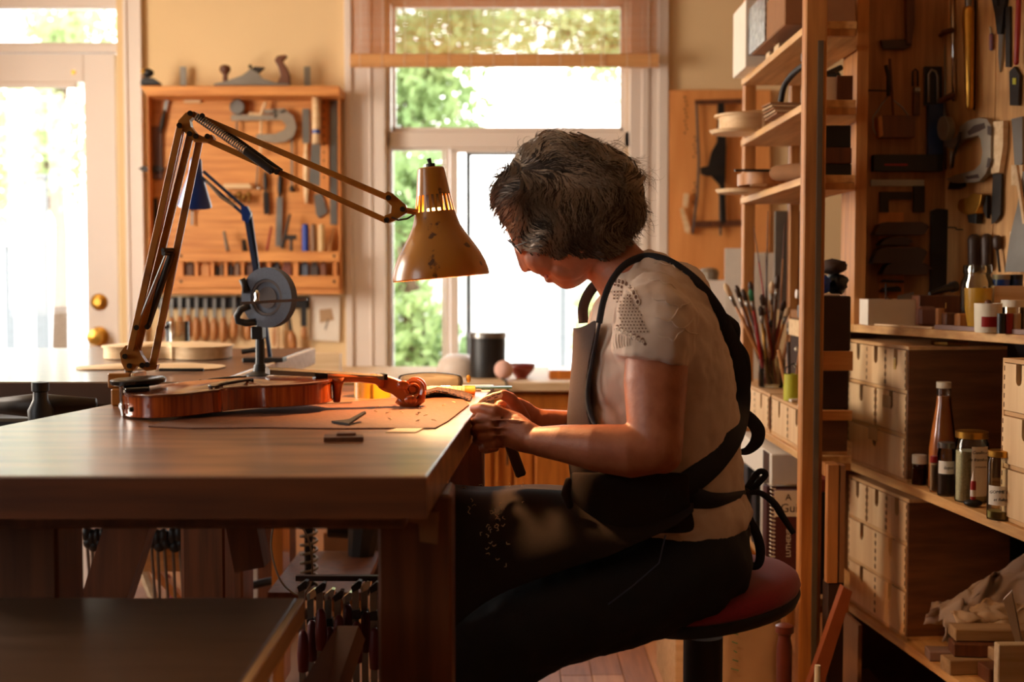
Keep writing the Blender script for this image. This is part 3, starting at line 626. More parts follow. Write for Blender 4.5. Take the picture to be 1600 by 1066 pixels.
# things under the benches
rr = random.Random(11)
m_redh = mat('dark_red_handle', (96, 16, 14), .5)
rail = one('clamp_rail', 'dark rail under the bench carrying the bar clamps', 'rail', m_dark, MB().box(W(462, 930, 2.0).x, W(592, 930, 2.0).x, 2.0, 2.012, .600, .608))
for i in range(9):
    px = 471+i*14; y_ = 1.96+.03*(i % 2); top_ = 908+rr.randint(-8, 22)+(8 if i == 5 else 0)
    t = thing('bar_clamp', ['leftmost small bar clamp on the rail under the bench', 'second bar clamp from the left under the bench', 'third bar clamp from the left under the bench', 'fourth bar clamp from the left under the bench', 'middle bar clamp of those hanging under the bench', 'sixth bar clamp from the left under the bench', 'seventh bar clamp from the left under the bench', 'eighth bar clamp from the left under the bench', 'rightmost bar clamp on the rail, next to bench leg'][i], 'clamp', W(px, 1060, y_), 'bar clamps hanging under the bench')
    part('bar', MB().beam(W(px, top_, y_), W(px+2, 1068, y_), .010, .005), m_steel, t)
    part('fixed_jaw', MB().prism([W(px+dx, top_+dy, y_-.006) for dx, dy in ((-7, 4), (5, -6), (10, -5), (8, 6), (-4, 12))], (0, .014, 0)), m_chrome if i % 2 else m_iron, t)
    part('sliding_jaw', MB().prism([W(px+dx, top_+42+dy, y_-.006) for dx, dy in ((-6, 0), (6, -2), (8, 12), (-5, 12))], (0, .014, 0)), m_iron, t)
    part('handle', MB().lathe([(0, 0), (.008, .003), (.0095, .03), (.007, .06), (.004, .066), (0, .066)], W(px+3, 1052-(i*17 % 44), y_-.012), (0, 0, 1), 10), m_redh, t, smooth=True)
for g, (xs, Yc, nm) in enumerate((((136, 144, 152, 162), 3.2, 'left'), ((236, 246, 256, 270, 280), 3.2, 'right'))):
    for i, px in enumerate(xs):
        t = thing('hand_screw', '%s long bar clamp of the %s bunch behind the bench legs' % (['first', 'second', 'third', 'fourth', 'fifth'][i], nm), 'clamp', W(px, 960, Yc), 'long clamps hanging behind the bench')
        part('rod', MB().tube([W(px, 845, Yc), W(px+(6 if i % 2 else 10), 985, Yc)], .004, 6), m_steel, t)
        part('head', MB().ell(W(px, 834+(i*7 % 9), Yc), (.014, .016, .024), 8, 6).ell(W(px+3, 848+(i*5 % 9), Yc), (.016, .014, .016), 8, 6), m_black, t, smooth=True)
one('clamp_bar_rail', 'orange wooden rail the long clamps hang from', 'rail', m_rack, MB().box(W(225, 860, 3.25).x, W(316, 860, 3.25).x, 3.24, 3.27, W(0, 892, 3.25).z, W(0, 846, 3.25).z))
one('red_stick', 'reddish wooden stick leaning behind the clamps', 'stick', m_rack, MB().beam(W(285, 940, 3.4), W(232, 880, 3.4), .02, .02))
one('orange_stick', 'pale stick leaning behind the clamps', 'stick', m_pale, MB().beam(W(245, 940, 3.3), W(222, 880, 3.3), .012, .02))
t = thing('wooden_stand', 'brown wooden stand seen between the bench legs', 'stand', (W(430, 900, 3.3).x, 3.4, 0))
part('post', MB().box(W(424, 850, 3.3).x, W(442, 850, 3.3).x, 3.3, 3.4, .02, .8), m_cab, t); part('shelf', MB().box(W(443, 850, 3.3).x, W(580, 850, 3.3).x, 3.08, 3.55, W(483, 915, 3.15).z-.02, W(483, 915, 3.15).z-.0002), m_brownw, t); part('post', MB().box(W(560, 850, 3.3).x, W(580, 850, 3.3).x, 3.6, 3.7, .02, .8), m_dark, t)
o = W(483, 915, 3.15); b = MB(); hs = []
b.tube([o+V((.020*math.cos(a*.7), .020*math.sin(a*.7), a*.0025)) for a in range(0, 75)], .0042, 6)
t = thing('spring_hose', 'pale coiled spring standing on edge under the bench', 'spring', o); part('coil', b, m_alu, t, smooth=True); part('core', MB().tube([o, o+V((0, 0, .17))], .011, 10), m_black, t)
def cable(name, label, pts, r_, m_, cat='cable'): 
    P_ = []
    n = len(pts)
    for i in range(n-1):
        p0, p1, p2, p3 = (V(pts[max(i-1, 0)]), V(pts[i]), V(pts[i+1]), V(pts[min(i+2, n-1)]))
        for k in range(6):
            t_ = k/6; P_.append(.5*((2*p1)+(p2-p0)*t_+(2*p0-5*p1+4*p2-p3)*t_*t_+(3*p1-p0-3*p2+p3)*t_**3))
    P_.append(V(pts[-1]))
    return one(name, label, cat, m_, MB().tube(P_, r_, 8), smooth=True)
cable('lamp_cord', 'thin pale cord looping down behind the bench legs', [W(465, 812, 2.6), W(484, 850, 2.6), W(487, 905, 2.6), W(470, 930, 2.6), W(440, 910, 2.6), W(424, 860, 2.6), W(428, 815, 2.6)], .0022, m_alu)
one('black_motor', 'black round machine housing under the window side bench', 'machine', m_black, MB().tube([W(515, 815, 3.6), W(560, 818, 3.6)], .045, 14).tube([W(572, 810, 3.5), W(560, 900, 3.5)], [.05, .03], 10), smooth=.6)
one('blue_crate', 'dark blue crate far under the bench', 'crate', m_darkblue, MB().box(W(508, 850, 4.2).x, W(546, 850, 4.2).x, 4.2, 4.4, W(0, 885, 4.2).z, W(0, 838, 4.2).z, bev=.005))
cable('floor_hose', 'grey hose curving across the floor under the bench', [W(395, 915, 3.6), W(430, 908, 3.6), W(470, 916, 3.55), W(520, 912, 3.6), W(575, 925, 3.7)], .012, m_iron, 'hose')
for i, (x0, x1, y0, Yq, m_, nm) in enumerate(((405, 425, 912, 3.9, m_white, 'white tub'), (508, 555, 888, 4.1, m_cardb, 'brown carton'), (384, 400, 885, 3.9, m_paper, 'pale bundle'))):
    b = MB().box(W(x0, 433, Yq).x, W(x1, 433, Yq).x, Yq, Yq+.2, .26 if i == 1 else 0.0, W(0, y0, Yq).z, bev=.004)
    if i == 1: b.box(W(x0, 433, Yq).x-.01, W(x1, 433, Yq).x+.01, Yq-.01, Yq+.2, 0, .255)
    one('floor_'+['tub', 'carton', 'bundle'][i], nm+' on the floor far under the benches', ['tub', 'box', 'bundle'][i], m_, b)
# ------------------------------------------------------------------ mustard balanced arm lamp
YL = 2.27
lamp = thing('desk_lamp', 'worn mustard yellow balanced arm lamp glowing above the hands', 'lamp', V((W(200, 632, YL).x, YL, ZB)))
b = MB(); a = W(177, 633, YL-.03); c_ = W(220, 612, YL-.03)
b.box(a.x, W(214, 600, YL-.03).x, YL-.045, YL+.03, ZB, W(0, 606, YL-.03).z, bev=.003); b.box(W(179, 600, YL).x, W(213, 600, YL).x, YL-.04, YL+.02, W(0, 606, YL-.03).z, W(0, 583, YL-.03).z, bev=.002)
part('base_block', b, m_lampbar, lamp); part('base_side', MB().box(W(215, 600, YL).x, W(222, 600, YL).x, YL-.042, YL+.03, ZB, W(0, 583, YL-.03).z, bev=.002), m_pale, lamp)
part('pivot_pin', MB().tube([W(201, 588, YL), W(201, 572, YL)], .007, 10), m_iron, lamp)
def lp(x, y, d=0): return W(x, y, YL+d)
part('foot_bracket', MB().prism([lp(x, y, -.008) for x, y in ((190, 568), (187, 552), (196, 540), (214, 540), (221, 556), (232, 572), (246, 570), (244, 578), (228, 580), (214, 572), (208, 580), (196, 580))], (0, .016, 0)), m_lampbar, lamp)
def bar(nm, p, q, w_=8, d=0, th=.006, m_=None): return part(nm, MB().beam(lp(*p, d), lp(*q, d), w_*pm(YL), th, (0, 1, 0), .0008), m_ or m_lampbar, lamp)
bar('lower_arm', (204, 548), (281, 200), 10.5, -.011); bar('lower_arm', (214, 548), (297, 212), 11.5, .0)
bar('lower_arm', (238, 575), (312, 218), 11, .008); bar('lower_arm', (208, 550), (284, 205), 9, .012)
part('elbow_plate', MB().prism([lp(x, y, -.010) for x, y in ((276, 196), (279, 188), (290, 176), (304, 174), (302, 182), (296, 188), (298, 198), (306, 208), (318, 214), (330, 210), (334, 216), (326, 222), (304, 222), (288, 206), (280, 204))], (0, .020, 0)), m_lampbar, lamp)
bar('upper_arm', (300, 178), (607, 309), 9, -.006); bar('upper_arm', (318, 216), (604, 345), 9, -.004); bar('upper_arm', (300, 180), (606, 311), 6, .010)
def spring(nm, p, q, R_, turns, r_, d):
    A = lp(*p, d); B = lp(*q, d); ax = (B-A); L = ax.length; ax.normalize(); u = V((0, 1, 0)); u = (u-ax*u.dot(ax)).normalized(); v_ = ax.cross(u)
    n = turns*10
    return part(nm, MB().tube([A+ax*(L*i/n)+(u*math.cos(2*PI*i/10)+v_*math.sin(2*PI*i/10))*R_ for i in range(n+1)], r_, 5), m_steel, lamp, smooth=True)
spring('arm_spring', (306, 182), (384, 236), .0062, 24, .0014, -.016)
part('spring_sleeve', MB().tube([lp(382, 235, -.016), lp(426, 268, -.016)], .0068, 12).tube([lp(426, 268, -.016), lp(437, 266, -.010)], .003, 6), m_iron, lamp, smooth=.6)
part('spring_rod', MB().tube([lp(330, 190, .004), lp(440, 268, .0)], .0045, 8), m_iron, lamp)
part('spring_sleeve', MB().tube([lp(268, 396, .004), lp(230, 510, .004)], .0066, 12), m_iron, lamp, smooth=.6)
part('arm_spring', MB().tube([lp(258, 400, -.012), lp(213, 512, -.012)], .002, 8), m_steel, lamp)
part('cross_pin', MB().tube([lp(254, 391, -.015), lp(276, 391, .015)], .0042, 10).tube([lp(255, 396, -.015), lp(272, 396, .015)], .0042, 10), m_iron, lamp)
for i, (x, y) in enumerate(((280, 196), (297, 177), (296, 209), (306, 213), (324, 213), (316, 181), (425, 267), (432, 269), (213, 512), (230, 511), (195, 557), (202, 572), (222, 571), (230, 570), (607, 309), (604, 344), (629, 327))):
    part('pivot_screw', MB().tube([lp(x, y, -.022), lp(x, y, .018)], .0048, 10), m_iron if i % 3 else m_chrome, lamp)
part('head_plate', MB().prism([lp(x, y, -.010) for x, y in ((600, 303), (606, 299), (613, 302), (634, 320), (637, 332), (618, 344), (606, 349), (598, 345), (601, 337), (611, 333), (612, 322), (602, 312))], (0, .018, 0)), m_lampbar, lamp)
part('head_stub', MB().tube([lp(634, 329), lp(654, 332)], .0055, 10), m_lampbar, lamp)
part('head_wire', MB().tube([lp(612, 340, -.01), lp(622, 344, -.012), lp(636, 342, -.01), lp(646, 336, 0)], .0018, 6), m_dark, lamp, smooth=True)
# shade
s_ = pm(YL); TOPc = lp(673, 262, .01); RIM = lp(689, 431, .01); ax = (RIM-TOPc).normalized()
outer = [(0, 0), (19, 0), (21, 2), (24, 22), (27, 43), (31.5, 69), (34, 80), (38, 92), (46, 106), (56, 121), (65, 136), (72, 152), (75.5, 165), (76, 171), (75, 173)]
inner = [(73.5, 171), (73, 165), (69, 152), (62, 136), (53, 121), (43, 106), (35, 92), (31, 80), (29.5, 70)]
nS = 88
def skipf(i, k): return i == 4 and (k % 4 in (0, 1))
part('shade', MB().lathe([(r*s_, h*s_) for r, h in outer], TOPc, ax, nS, skip=skipf), [m_lampy], lamp, smooth=.5)
part('shade_lining', MB().lathe([(r*s_, h*s_) for r, h in [(75, 172.5)]+inner], TOPc, ax, nS), m_lampin, lamp, smooth=True)
part('switch', MB().tube([TOPc-ax*.0, TOPc-ax*.007], .008, 12).tube([TOPc-ax*.005, TOPc-ax*.016+V((-.002, 0, 0))], [.003, .004], 8), m_iron, lamp)
part('socket', MB().tube([TOPc+ax*.004, TOPc+ax*.072], .016, 14), m_black, lamp)
bulbc = TOPc+ax*.122
part('bulb', MB().ell(bulbc, (.025, .025, .028), 16, 10).tube([TOPc+ax*.07, TOPc+ax*.105], [.013, .016], 12), emis('bulb_glow', (255, 190, 110), 40), lamp, smooth=True)
l = bpy.data.lights.new('lamp_bulb_light', 'SPOT'); l.energy = 22; l.color = (1, .50, .20); l.spot_size = 2.4; l.spot_blend = .4; l.shadow_soft_size = .02
lo = bpy.data.objects.new('lamp_bulb_light', l); COL.objects.link(lo); lo.location = TOPc+ax*.158; lo.rotation_euler = ax.to_track_quat('-Z', 'Y').to_euler()
# ------------------------------------------------------------------ bench top contents
def bt(px, py, dz=0): p = onz(px, py, ZB); return V((p.x, p.y, ZB+dz))
# leather mat
mpts = [(232, 668), (300, 671), (420, 670), (520, 671.5), (600, 671), (680, 671), (700, 660), (733, 634), (722, 624), (690, 618), (640, 622), (500, 633), (420, 640), (300, 650)]
b = MB().prism([bt(x, y, .0002) for x, y in mpts], (0, 0, .0022)); one('leather_mat', 'brown leather work mat with frayed edge under the violin', 'mat', m_leather, b)
b = MB(); r = random.Random(2)
one('grip_mat', 'bumpy perforated rubber mat humped behind the scroll', 'mat', mat('grip_rubber', (96, 64, 44), .8, scale=260, c2=(30, 18, 12), contrast=(.48, .52), bump=1.0, detail=0), MB().loft([[V((bt(x, y).x, bt(x, y).y+dy, ZB+.003+h)) for dy in (0, .05, .10)] for x, y, h in ((640, 628, .0), (660, 626, .007), (680, 624, .012), (700, 624, .009), (720, 626, .004), (735, 628, .0))], False, False), solid=.003)
for i in range(12):
    x = 585+r.random()*130; y = 640+r.random()*22
    if x > 690: y = 632+r.random()*8
    p = bt(x, y, .004); a_ = r.random()*6
    one('wood_shaving', 'tiny pale curled wood shaving scattered on the leather mat', 'shaving', m_pale, MB().tube([p+V((math.cos(a_+k*.9)*.0025*(1+k*.2), math.sin(a_+k*.9)*.002, .0005*k)) for k in range(5)], .0007, 4), group='wood shavings on the leather mat')
one('leather_strap', 'short black leather strip curled at the mat edge', 'strip', m_black, MB().prism([bt(518, 664, .003), bt(545, 668, .003), bt(572, 661, .014), bt(570, 659, .014), bt(545, 664, .006)], (0, 0, .003)))
b = MB(); b.prism([bt(506, 691), bt(568, 690), bt(567, 685), bt(507, 685)], (0, 0, .006)).prism([bt(526, 688, .0062), bt(556, 687.5, .0062), bt(556, 685, .0062), bt(528, 685, .0062)], (0, 0, .003))
one('wooden_strip', 'small stepped brown wooden strip on the bench in front of mat', 'strip', m_brownw, b)
one('paper_tag', 'small tan paper tag at the right corner of mat', 'tag', m_pale, MB().prism([bt(602, 676.5), bt(650, 677), bt(664, 670), bt(628, 668)], (0, 0, .0018)))
one('steel_needle', 'thin steel scriber lying behind the violin body', 'scriber', m_chrome, MB().tube([bt(495, 636, .005), bt(550, 634, .005)], .0016, 6))
# ---- violin
tail = W(204, 641, 1.965); neck = W(531, 612, 2.085)
A0 = V((tail.x, tail.y, ZB+.003)); 
e1 = V((neck.x-tail.x, neck.y-tail.y, .014)).normalized(); Lb = .345*.98
e3 = V((0, 0, 1)); e2 = e3.cross(e1).normalized(); e3 = e1.cross(e2).normalized()
if e2.y < 0: e2 = -e2
oc = A0 + e2*.098
prof = [(0, 0), (.004, .30), (.02, .52), (.05, .72), (.09, .87), (.14, .96), (.20, 1.0), (.27, .97), (.33, .88), (.38, .79), (.405, .80), (.415, .76), (.43, .66), (.47, .57), (.52, .53), (.57, .54), (.61, .60), (.635, .69), (.645, .70), (.66, .68), (.70, .74), (.76, .79), (.82, .80), (.88, .75), (.93, .63), (.97, .42), (.992, .2), (1, .08)]
Hw = .100
def vp(t, w_, z): return oc + e1*(t*Lb) + e2*(w_*Hw) + e3*z
def outline(k, z, tk=0): 
    f = [vp(min(1+tk, max(-tk, t+(tk if t > .5 else -tk)*abs(2*t-1)**4)), -w_*k, z) for t, w_ in prof]; g = [vp(min(1+tk, max(-tk, t+(tk if t > .5 else -tk)*abs(2*t-1)**4)), w_*k, z) for t, w_ in prof[::-1]]
    return f+g
vio = thing('violin', 'varnished reddish brown violin lying on its back across the mat', 'violin', oc+e1*.17)
part('ribs', MB().loft([outline(.965, .004), outline(.965, .034)], True), m_varn, vio, smooth=.5)
part('back_plate', MB().loft([outline(.96, 0, .003), outline(1.0, .0015, .008), outline(1.0, .0045, .008)], True), m_varn, vio, smooth=.5)
rings = []
for z, k in ((.033, 1.0), (.0365, 1.0), (.0375, .96), (.0375, .88), (.0395, .75), (.0425, .55), (.045, .32), (.046, .1)):
    rings.append([oc+e1*(Lb*(.5+(t-.5)*(k if k < .95 else 1.0+.016*(k == 1.0)))) + e2*(w_*Hw*k*sg) + e3*z for t, w_, sg in [(t, w_, -1) for t, w_ in prof]+[(t, w_, 1) for t, w_ in prof[::-1]]])
part('top_plate', MB().loft(rings, True), m_varnt, vio, smooth=.7)
for sg in (-1, 1):
    pts = [vp(.36+.02, sg*.55, .0415)] + [vp(t, sg*w_, z) for t, w_, z in ((.375, .62, .0410), (.395, .66, .0408), (.41, .60, .041), (.43, .52, .0425), (.50, .45, .044), (.56, .36, .045), (.58, .30, .0452), (.595, .33, .045), (.59, .38, .0448))]
    part('f_hole', MB().tube(pts, [.0028]+[.0016, .0016, .002, .0024, .0026, .0022, .0016, .002, .0028], 6), m_ebony, vio, smooth=True)
# fingerboard + neck + scroll
fb0 = W(418, 575, 2.15); nut = W(597, 587, 2.19)
f0 = W(418, 577, 2.15); f1 = W(598, 587.5, 2.19); fd = (f1-f0).normalized(); fs = e2
def ringf(c, w_, h): return [c+fs*(-w_)+V((0, 0, -h)), c+fs*(-w_)+V((0, 0, 0)), c+fs*(-w_*.5)+V((0, 0, h*.35)), c+V((0, 0, h*.5)), c+fs*(w_*.5)+V((0, 0, h*.35)), c+fs*w_, c+fs*w_+V((0, 0, -h))]
part('fingerboard', MB().loft([ringf(f0, .021, .008), ringf(f1, .012, .006)], True), mat('fingerboard_grey', (120, 104, 84), .22, coat=.5), vio, smooth=.5)
part('nut', MB().obox(f1+fd*.002+V((0, 0, -.001)), fd, fs, V((0, 0, 1)), .003, .0125, .005), m_ebony, vio)
n0 = neck+e2*.095; n0.z = A0.z+.048
hb = W(520, 598, 2.165)
rg = []
for c, w_, h in ((W(500, 590, 2.165), .020, .010), (W(530, 590, 2.17), .018, .0085), (W(560, 590.5, 2.18), .014, .008), (W(585, 592, 2.185), .012, .009), (W(597, 597, 2.19), .012, .013)):
    rg.append([c+fs*(w_*math.cos(a))+V((0, 0, h*math.sin(a))) for a in [2*PI*k/12 for k in range(12)]])
part('neck', MB().loft(rg), m_varnn, vio, smooth=True)
part('heel', MB().loft([[c+fs*(w_*math.cos(a))+e1*(l_*math.sin(a)) for a in [2*PI*k/10 for k in range(10)]] for c, w_, l_ in ((W(527, 590, 2.165), .017, .016), (W(527, 602, 2.165), .013, .009), (W(526, 628, 2.165), .010, .006))]), m_varnn, vio, smooth=True)
part('neck_block', MB().obox(W(500, 588, 2.155), fd, fs, V((0, 0, 1)), .010, .012, .006), m_ebony, vio)
Ys = 2.195
part('peg_box', MB().prism([W(x, y, Ys-.011) for x, y in ((588, 590), (604, 588), (616, 592), (630, 598), (640, 606), (646, 622), (640, 630), (628, 628), (612, 616), (600, 612), (590, 606))], (0, .022, 0)), m_varnn, vio, bev=.003)
b = MB(); sc_ = W(647, 607, Ys); n = 60
for sd in (-1, 1):
    b.tube([sc_+V((math.cos(a)*rr_, sd*(.010+.010*(1-i/n)), math.sin(a)*rr_)) for i in range(n+1) for a, rr_ in [((-.6+i/n*4.2*PI), .017*(1-.82*i/n))]], [.0046*(1-.55*i/n) for i in range(n+1)], 6)
b.tube([sc_+V((0, -.013, 0)), sc_+V((0, .013, 0))], .0135, 18).tube([sc_+V((0, -.021, 0)), sc_+V((0, .021, 0))], .005, 10)
part('scroll', b, m_varnn, vio, smooth=.7)
part('scroll_back', MB().tube([W(x, y, Ys) for x, y in ((622, 622), (634, 630), (648, 631), (658, 624), (661, 610))], [.010, .010, .009, .008, .006], 10), m_varnn, vio, smooth=True)
for i, (x, y, dy) in enumerate(((628, 602, -.03), (640, 625, -.032), (575, 605, .0), (622, 614, .035))):
    if i == 2: continue
    part('tuning_peg', MB().tube([W(x, y, Ys), W(x, y, Ys+dy*.7)], .0035, 8).ell(W(x+2, y, Ys+dy), (.011, .004, .008), 12, 7), m_varn, vio, smooth=True)
part('tailpiece_button', MB().tube([W(208, 640, 1.975), W(202, 640, 1.972)], .004, 8), m_ebony, vio)
# chin rest + clamp
ch = vp(.05, .10, .048)
part('chin_rest', MB().loft([[vp(.075, .25, z)+ (e1*math.cos(a)*.045+e2*math.sin(a)*.042)*k + e3*0 for a in [2*PI*q/24 for q in range(24)]] for z, k in ((.044, .75), (.048, .98), (.054, 1.0), (.056, .95), (.052, .6))]), m_ebony, vio, smooth=.8)
part('chin_rest_foot', MB().prism([vp(.0, -.25, .038), vp(.11, -.35, .038), vp(.12, .1, .038), vp(0, .1, .038)], e3*.007), m_ebony, vio, bev=.002)
for q in (-.12, .10):
    part('chin_rest_clamp', MB().tube([vp(-.012, q, -.001), vp(-.014, q, .010), vp(-.014, q, .030), vp(-.012, q, .046)], .0024, 8).tube([vp(-.014, q, .010), vp(-.014, q, .018)], .0045, 8), m_chrome, vio, smooth=.6)
part('clamp_bar', MB().tube([vp(-.012, -.14, -.001), vp(-.012, .12, -.001)], .0022, 6).tube([vp(-.012, -.14, .046), vp(-.012, .12, .046)], .0022, 6), m_chrome, vio)
# ---- behind the violin
one('tape_roll', 'roll of yellow adhesive tape standing on edge behind the neck', 'tape', m_tape, MB().lathe([(.020, 0), (.0245, 0), (.0245, .05), (.020, .05), (.020, 0)], bt(558, 625)+V((.026, .045, .0)), (0, 0, 1), 28), smooth=.6) if False else None
o = bt(582, 629); t = thing('tape_roll', 'yellow adhesive tape roll standing behind the violin neck', 'tape', o)
part('tape', MB().lathe([(.031, -.0), (.0345, 0), (.0345, .034), (.031, .034), (.031, 0)], V((W(582, 610, 2.40).x, 2.40, ZB)), (0, 0, 1), 32), m_tape, t, smooth=.5)
part('loose_end', MB().box(W(582, 610, 2.36).x, W(584, 610, 2.36).x, 2.362, 2.3645, ZB+.001, ZB+.034), m_plastic, t)
gY = 2.52; t = thing('spectacle_case', 'grey oval spectacle case with black zip rim behind the scroll', 'case', V((W(673, 606, gY).x, gY, ZB)))
b = MB(); zc2 = ZB+.0185; hx = 50*pm(gY)
def oval(k, y): return [V((W(672, 590, gY).x + max(-1, min(1, 1.35*math.cos(a)))*(hx-.016*(1))*k*1.0 + .016*math.cos(a)*k, y, zc2+.0185*math.sin(a)*k)) for a in [2*PI*q/40 for q in range(40)]]
part('shell', MB().loft([oval(.7, gY-.022), oval(.9, gY-.018), oval(.95, gY-.010), oval(.95, gY+.02), oval(.7, gY+.03)]), mat('case_grey', (96, 90, 78), .6), t, smooth=.8)
part('zip_rim', MB().loft([oval(1.0, gY-.006), oval(1.03, gY), oval(1.0, gY+.006)]), m_black, t, smooth=.7)
part('zip_pull', MB().ell(W(732, 592, gY), (.005, .004, .008), 8, 6), m_brass, t)
t = thing('bamboo_knife', 'knife with bamboo wrapped handle lying behind the scroll', 'knife', bt(700, 622))
p0, p1 = bt(660, 618, .009), bt(742, 617, .009); dd = (p1-p0)
part('handle', MB().tube([p0, p0+dd*.8], .0085, 14), m_pale, t, smooth=True); part('ferrule', MB().tube([p0+dd*.8, p0+dd], .009, 14), m_cab, t, smooth=.6); part('tang', MB().tube([p0+dd, p0+dd*1.12], .003, 8), m_steel, t)
for k in range(10): part('wrap_ring', MB().tube([p0+dd*(.06+.075*k), p0+dd*(.068+.075*k)], .0089, 12), m_cab, t)
one('green_rule', 'thin dark green rule lying across the bench back corner', 'ruler', mat('rule_green', (40, 70, 60), .4), MB().beam(W(668, 606, 2.55), W(800, 605, 2.55), .003, .03))
one('steel_clip', 'bent wire clip on the bamboo knife', 'clip', m_chrome, MB().tube([W(668, 607, 2.45), W(671, 604, 2.45), W(705, 604, 2.45), W(712, 608, 2.45)], .0012, 6))
one('white_card', 'pale blue white card on the rear bench corner', 'card', m_paper, MB().prism([bt(672, 612), bt(766, 612), bt(768, 602.5), bt(690, 602.5)], (0, 0, .001)))
# far bench contents
t = thing('glass_mug', 'clear glass mug with handle standing on the far bench', 'mug', V((W(275, 545, 3.95).x, 3.95, ZB))); o = V((W(278, 545, 3.95).x, 3.95, ZB)); k_ = pm(3.95)
part('glass', MB().lathe([(0, .0), (17*k_, 0), (18*k_, .02), (18*k_, .088), (16.5*k_, .088), (16.3*k_, .012), (0, .010)], o, (0, 0, 1), 28), m_jar, t, smooth=.7)
part('handle', MB().tube([o+V((-18*k_, 0, .070)), o+V((-26*k_, 0, .066)), o+V((-28*k_, 0, .040)), o+V((-24*k_, 0, .015)), o+V((-17*k_, 0, .012))], .005, 8), m_jar, t, smooth=True)
def bodyoutline(c, L, Hw_, ang, z, k=1):
    d = V((math.cos(ang), math.sin(ang), 0)); s2 = V((-d.y, d.x, 0))
    f = [V(c)+d*((t_-.5)*L*k)+s2*(-w_*Hw_*k)+V((0, 0, z)) for t_, w_ in prof]+[V(c)+d*((t_-.5)*L*k)+s2*(w_*Hw_*k)+V((0, 0, z)) for t_, w_ in prof[::-1]]
    return f
cb = V((W(262, 560, 3.55).x, 3.55, ZB))
t = thing('white_viola_body', 'unvarnished pale viola body lying on the far bench', 'viola', cb)
part('ribs', MB().loft([bodyoutline(cb, .36, .105, PI, .002, .97), bodyoutline(cb, .36, .105, PI, .032, .97)]), m_pale, t, smooth=.5)
part('top_plate', MB().loft([bodyoutline(cb, .36, .105, PI, .032), bodyoutline(cb, .36, .105, PI, .036), bodyoutline(cb, .36, .105, PI, .043, .6), bodyoutline(cb, .36, .105, PI, .045, .2)]), m_pale, t, smooth=.7)
cb = V((W(235, 573, 3.15).x, 3.15, ZB)); one('violin_plate', 'loose pale carved violin plate on the far bench', 'plate', m_pale, MB().loft([bodyoutline(cb, .36, .10, PI, .001), bodyoutline(cb, .36, .10, PI, .004), bodyoutline(cb, .36, .10, PI, .010, .6)]), smooth=.7)
one('dark_pencil', 'dark pencil lying on the far bench', 'pencil', m_black, MB().tube([W(249, 578, 3.02), W(318, 578, 3.02)], .004, 8))
t = thing('bench_grinder', 'grey grinding wheel on black stand in front of blue lamp', 'grinder', V((W(406, 590, 2.87).x, 2.87, ZB)))
o = W(420, 465, 2.85); axw = V((-.45, -1, .0)).normalized(); rw = 47*pm(2.85)
part('wheel', MB().lathe([(0, -.012), (rw, -.012), (rw, .010), (rw*.62, .010), (rw*.60, .004), (0, .004)], o, axw, 48), m_grind, t, smooth=.5)
part('wheel_ring', MB().lathe([(rw*.60, .004), (rw*.60, .008), (rw*.52, .008), (rw*.52, .004)], o, axw, 40).lathe([(rw*.36, .0041), (rw*.36, .006), (0, .006)], o, axw, 30), mat('wheel_label', (84, 70, 66), .6, var=.3), t, smooth=.5)
part('tool_rest', MB().beam(W(376, 474, 2.78), W(480, 468, 2.80), .006, .03), m_steel, t); part('rest_knob', MB().lathe([(.008, 0), (.005, .008), (.007, .016), (.003, .024), (0, .025)], W(402, 471, 2.78), (0, 0, 1), 12), m_chrome, t, smooth=True)
part('guard_arm', MB().tube([W(x, y, 2.84) for x, y in ((390, 478), (376, 484), (370, 494), (372, 502), (384, 505), (400, 503))], .008, 8), m_black, t, smooth=True)
part('crank', MB().tube([W(378, 436, 2.86), W(382, 446, 2.86), W(386, 456, 2.86)], [.008, .007, .010], 8), m_black, t, smooth=True)
part('stand', MB().tube([W(406, 505, 2.87), W(406, 590, 2.87)], .010, 12), m_black, t); part('stand_block', MB().box(W(394, 500, 2.86).x, W(412, 500, 2.86).x, 2.84, 2.89, W(0, 530, 2.86).z, W(0, 510, 2.86).z, bev=.003), m_black, t)
part('base_cone', MB().lathe([(.032, 0), (.032, .006), (.016, .014), (.012, .03), (0, .03)], V((W(406, 590, 2.87).x, 2.87, ZB)), (0, 0, 1), 24), m_black, t, smooth=.5)
# blue lamp
yb_ = 3.40; t = thing('blue_desk_lamp', 'blue enamelled balanced arm lamp clamped on the far bench', 'lamp', V((W(425, 570, yb_).x, yb_, ZB)))
def q(x, y, d=0): return W(x, y, yb_+d)
k_ = pm(yb_); ax2 = V((-.10, .25, -1)).normalized(); tp = q(306, 247)
pr = [(0, 0), (7, 0), (9, 3), (11, 25), (16, 40), (23, 62), (27, 76), (25.5, 76), (21, 60), (14, 40), (9, 25), (0, 22)]
part('shade', MB().lathe([(r_*k_, h*k_) for r_, h in pr], tp, ax2, 28), m_blue, t, smooth=.6)
part('shade_lining', MB().lathe([(26.3*k_, 75.5*k_), (0, 74*k_)], tp, ax2, 28), m_white, t)
for p, r_ in (((318, 268), (384, 326)), ((314, 276), (382, 336))): part('upper_arm', MB().beam(q(*p), q(*r_), .008, .008), m_darkblue, t)
part('arm_spring', MB().tube([q(322, 282, -.01), q(345, 308, -.01), q(366, 322, -.01)], .004, 6), m_steel, t)
part('lower_arm', MB().beam(q(384, 332), q(402, 440), .012, .01), m_darkblue, t); part('lower_arm', MB().beam(q(390, 330, .01), q(424, 572, .01), .010, .01), m_darkblue, t)
part('elbow', MB().prism([q(x, y, -.01) for x, y in ((376, 322), (386, 322), (392, 334), (388, 350), (378, 344))], (0, .02, 0)), m_blue, t)
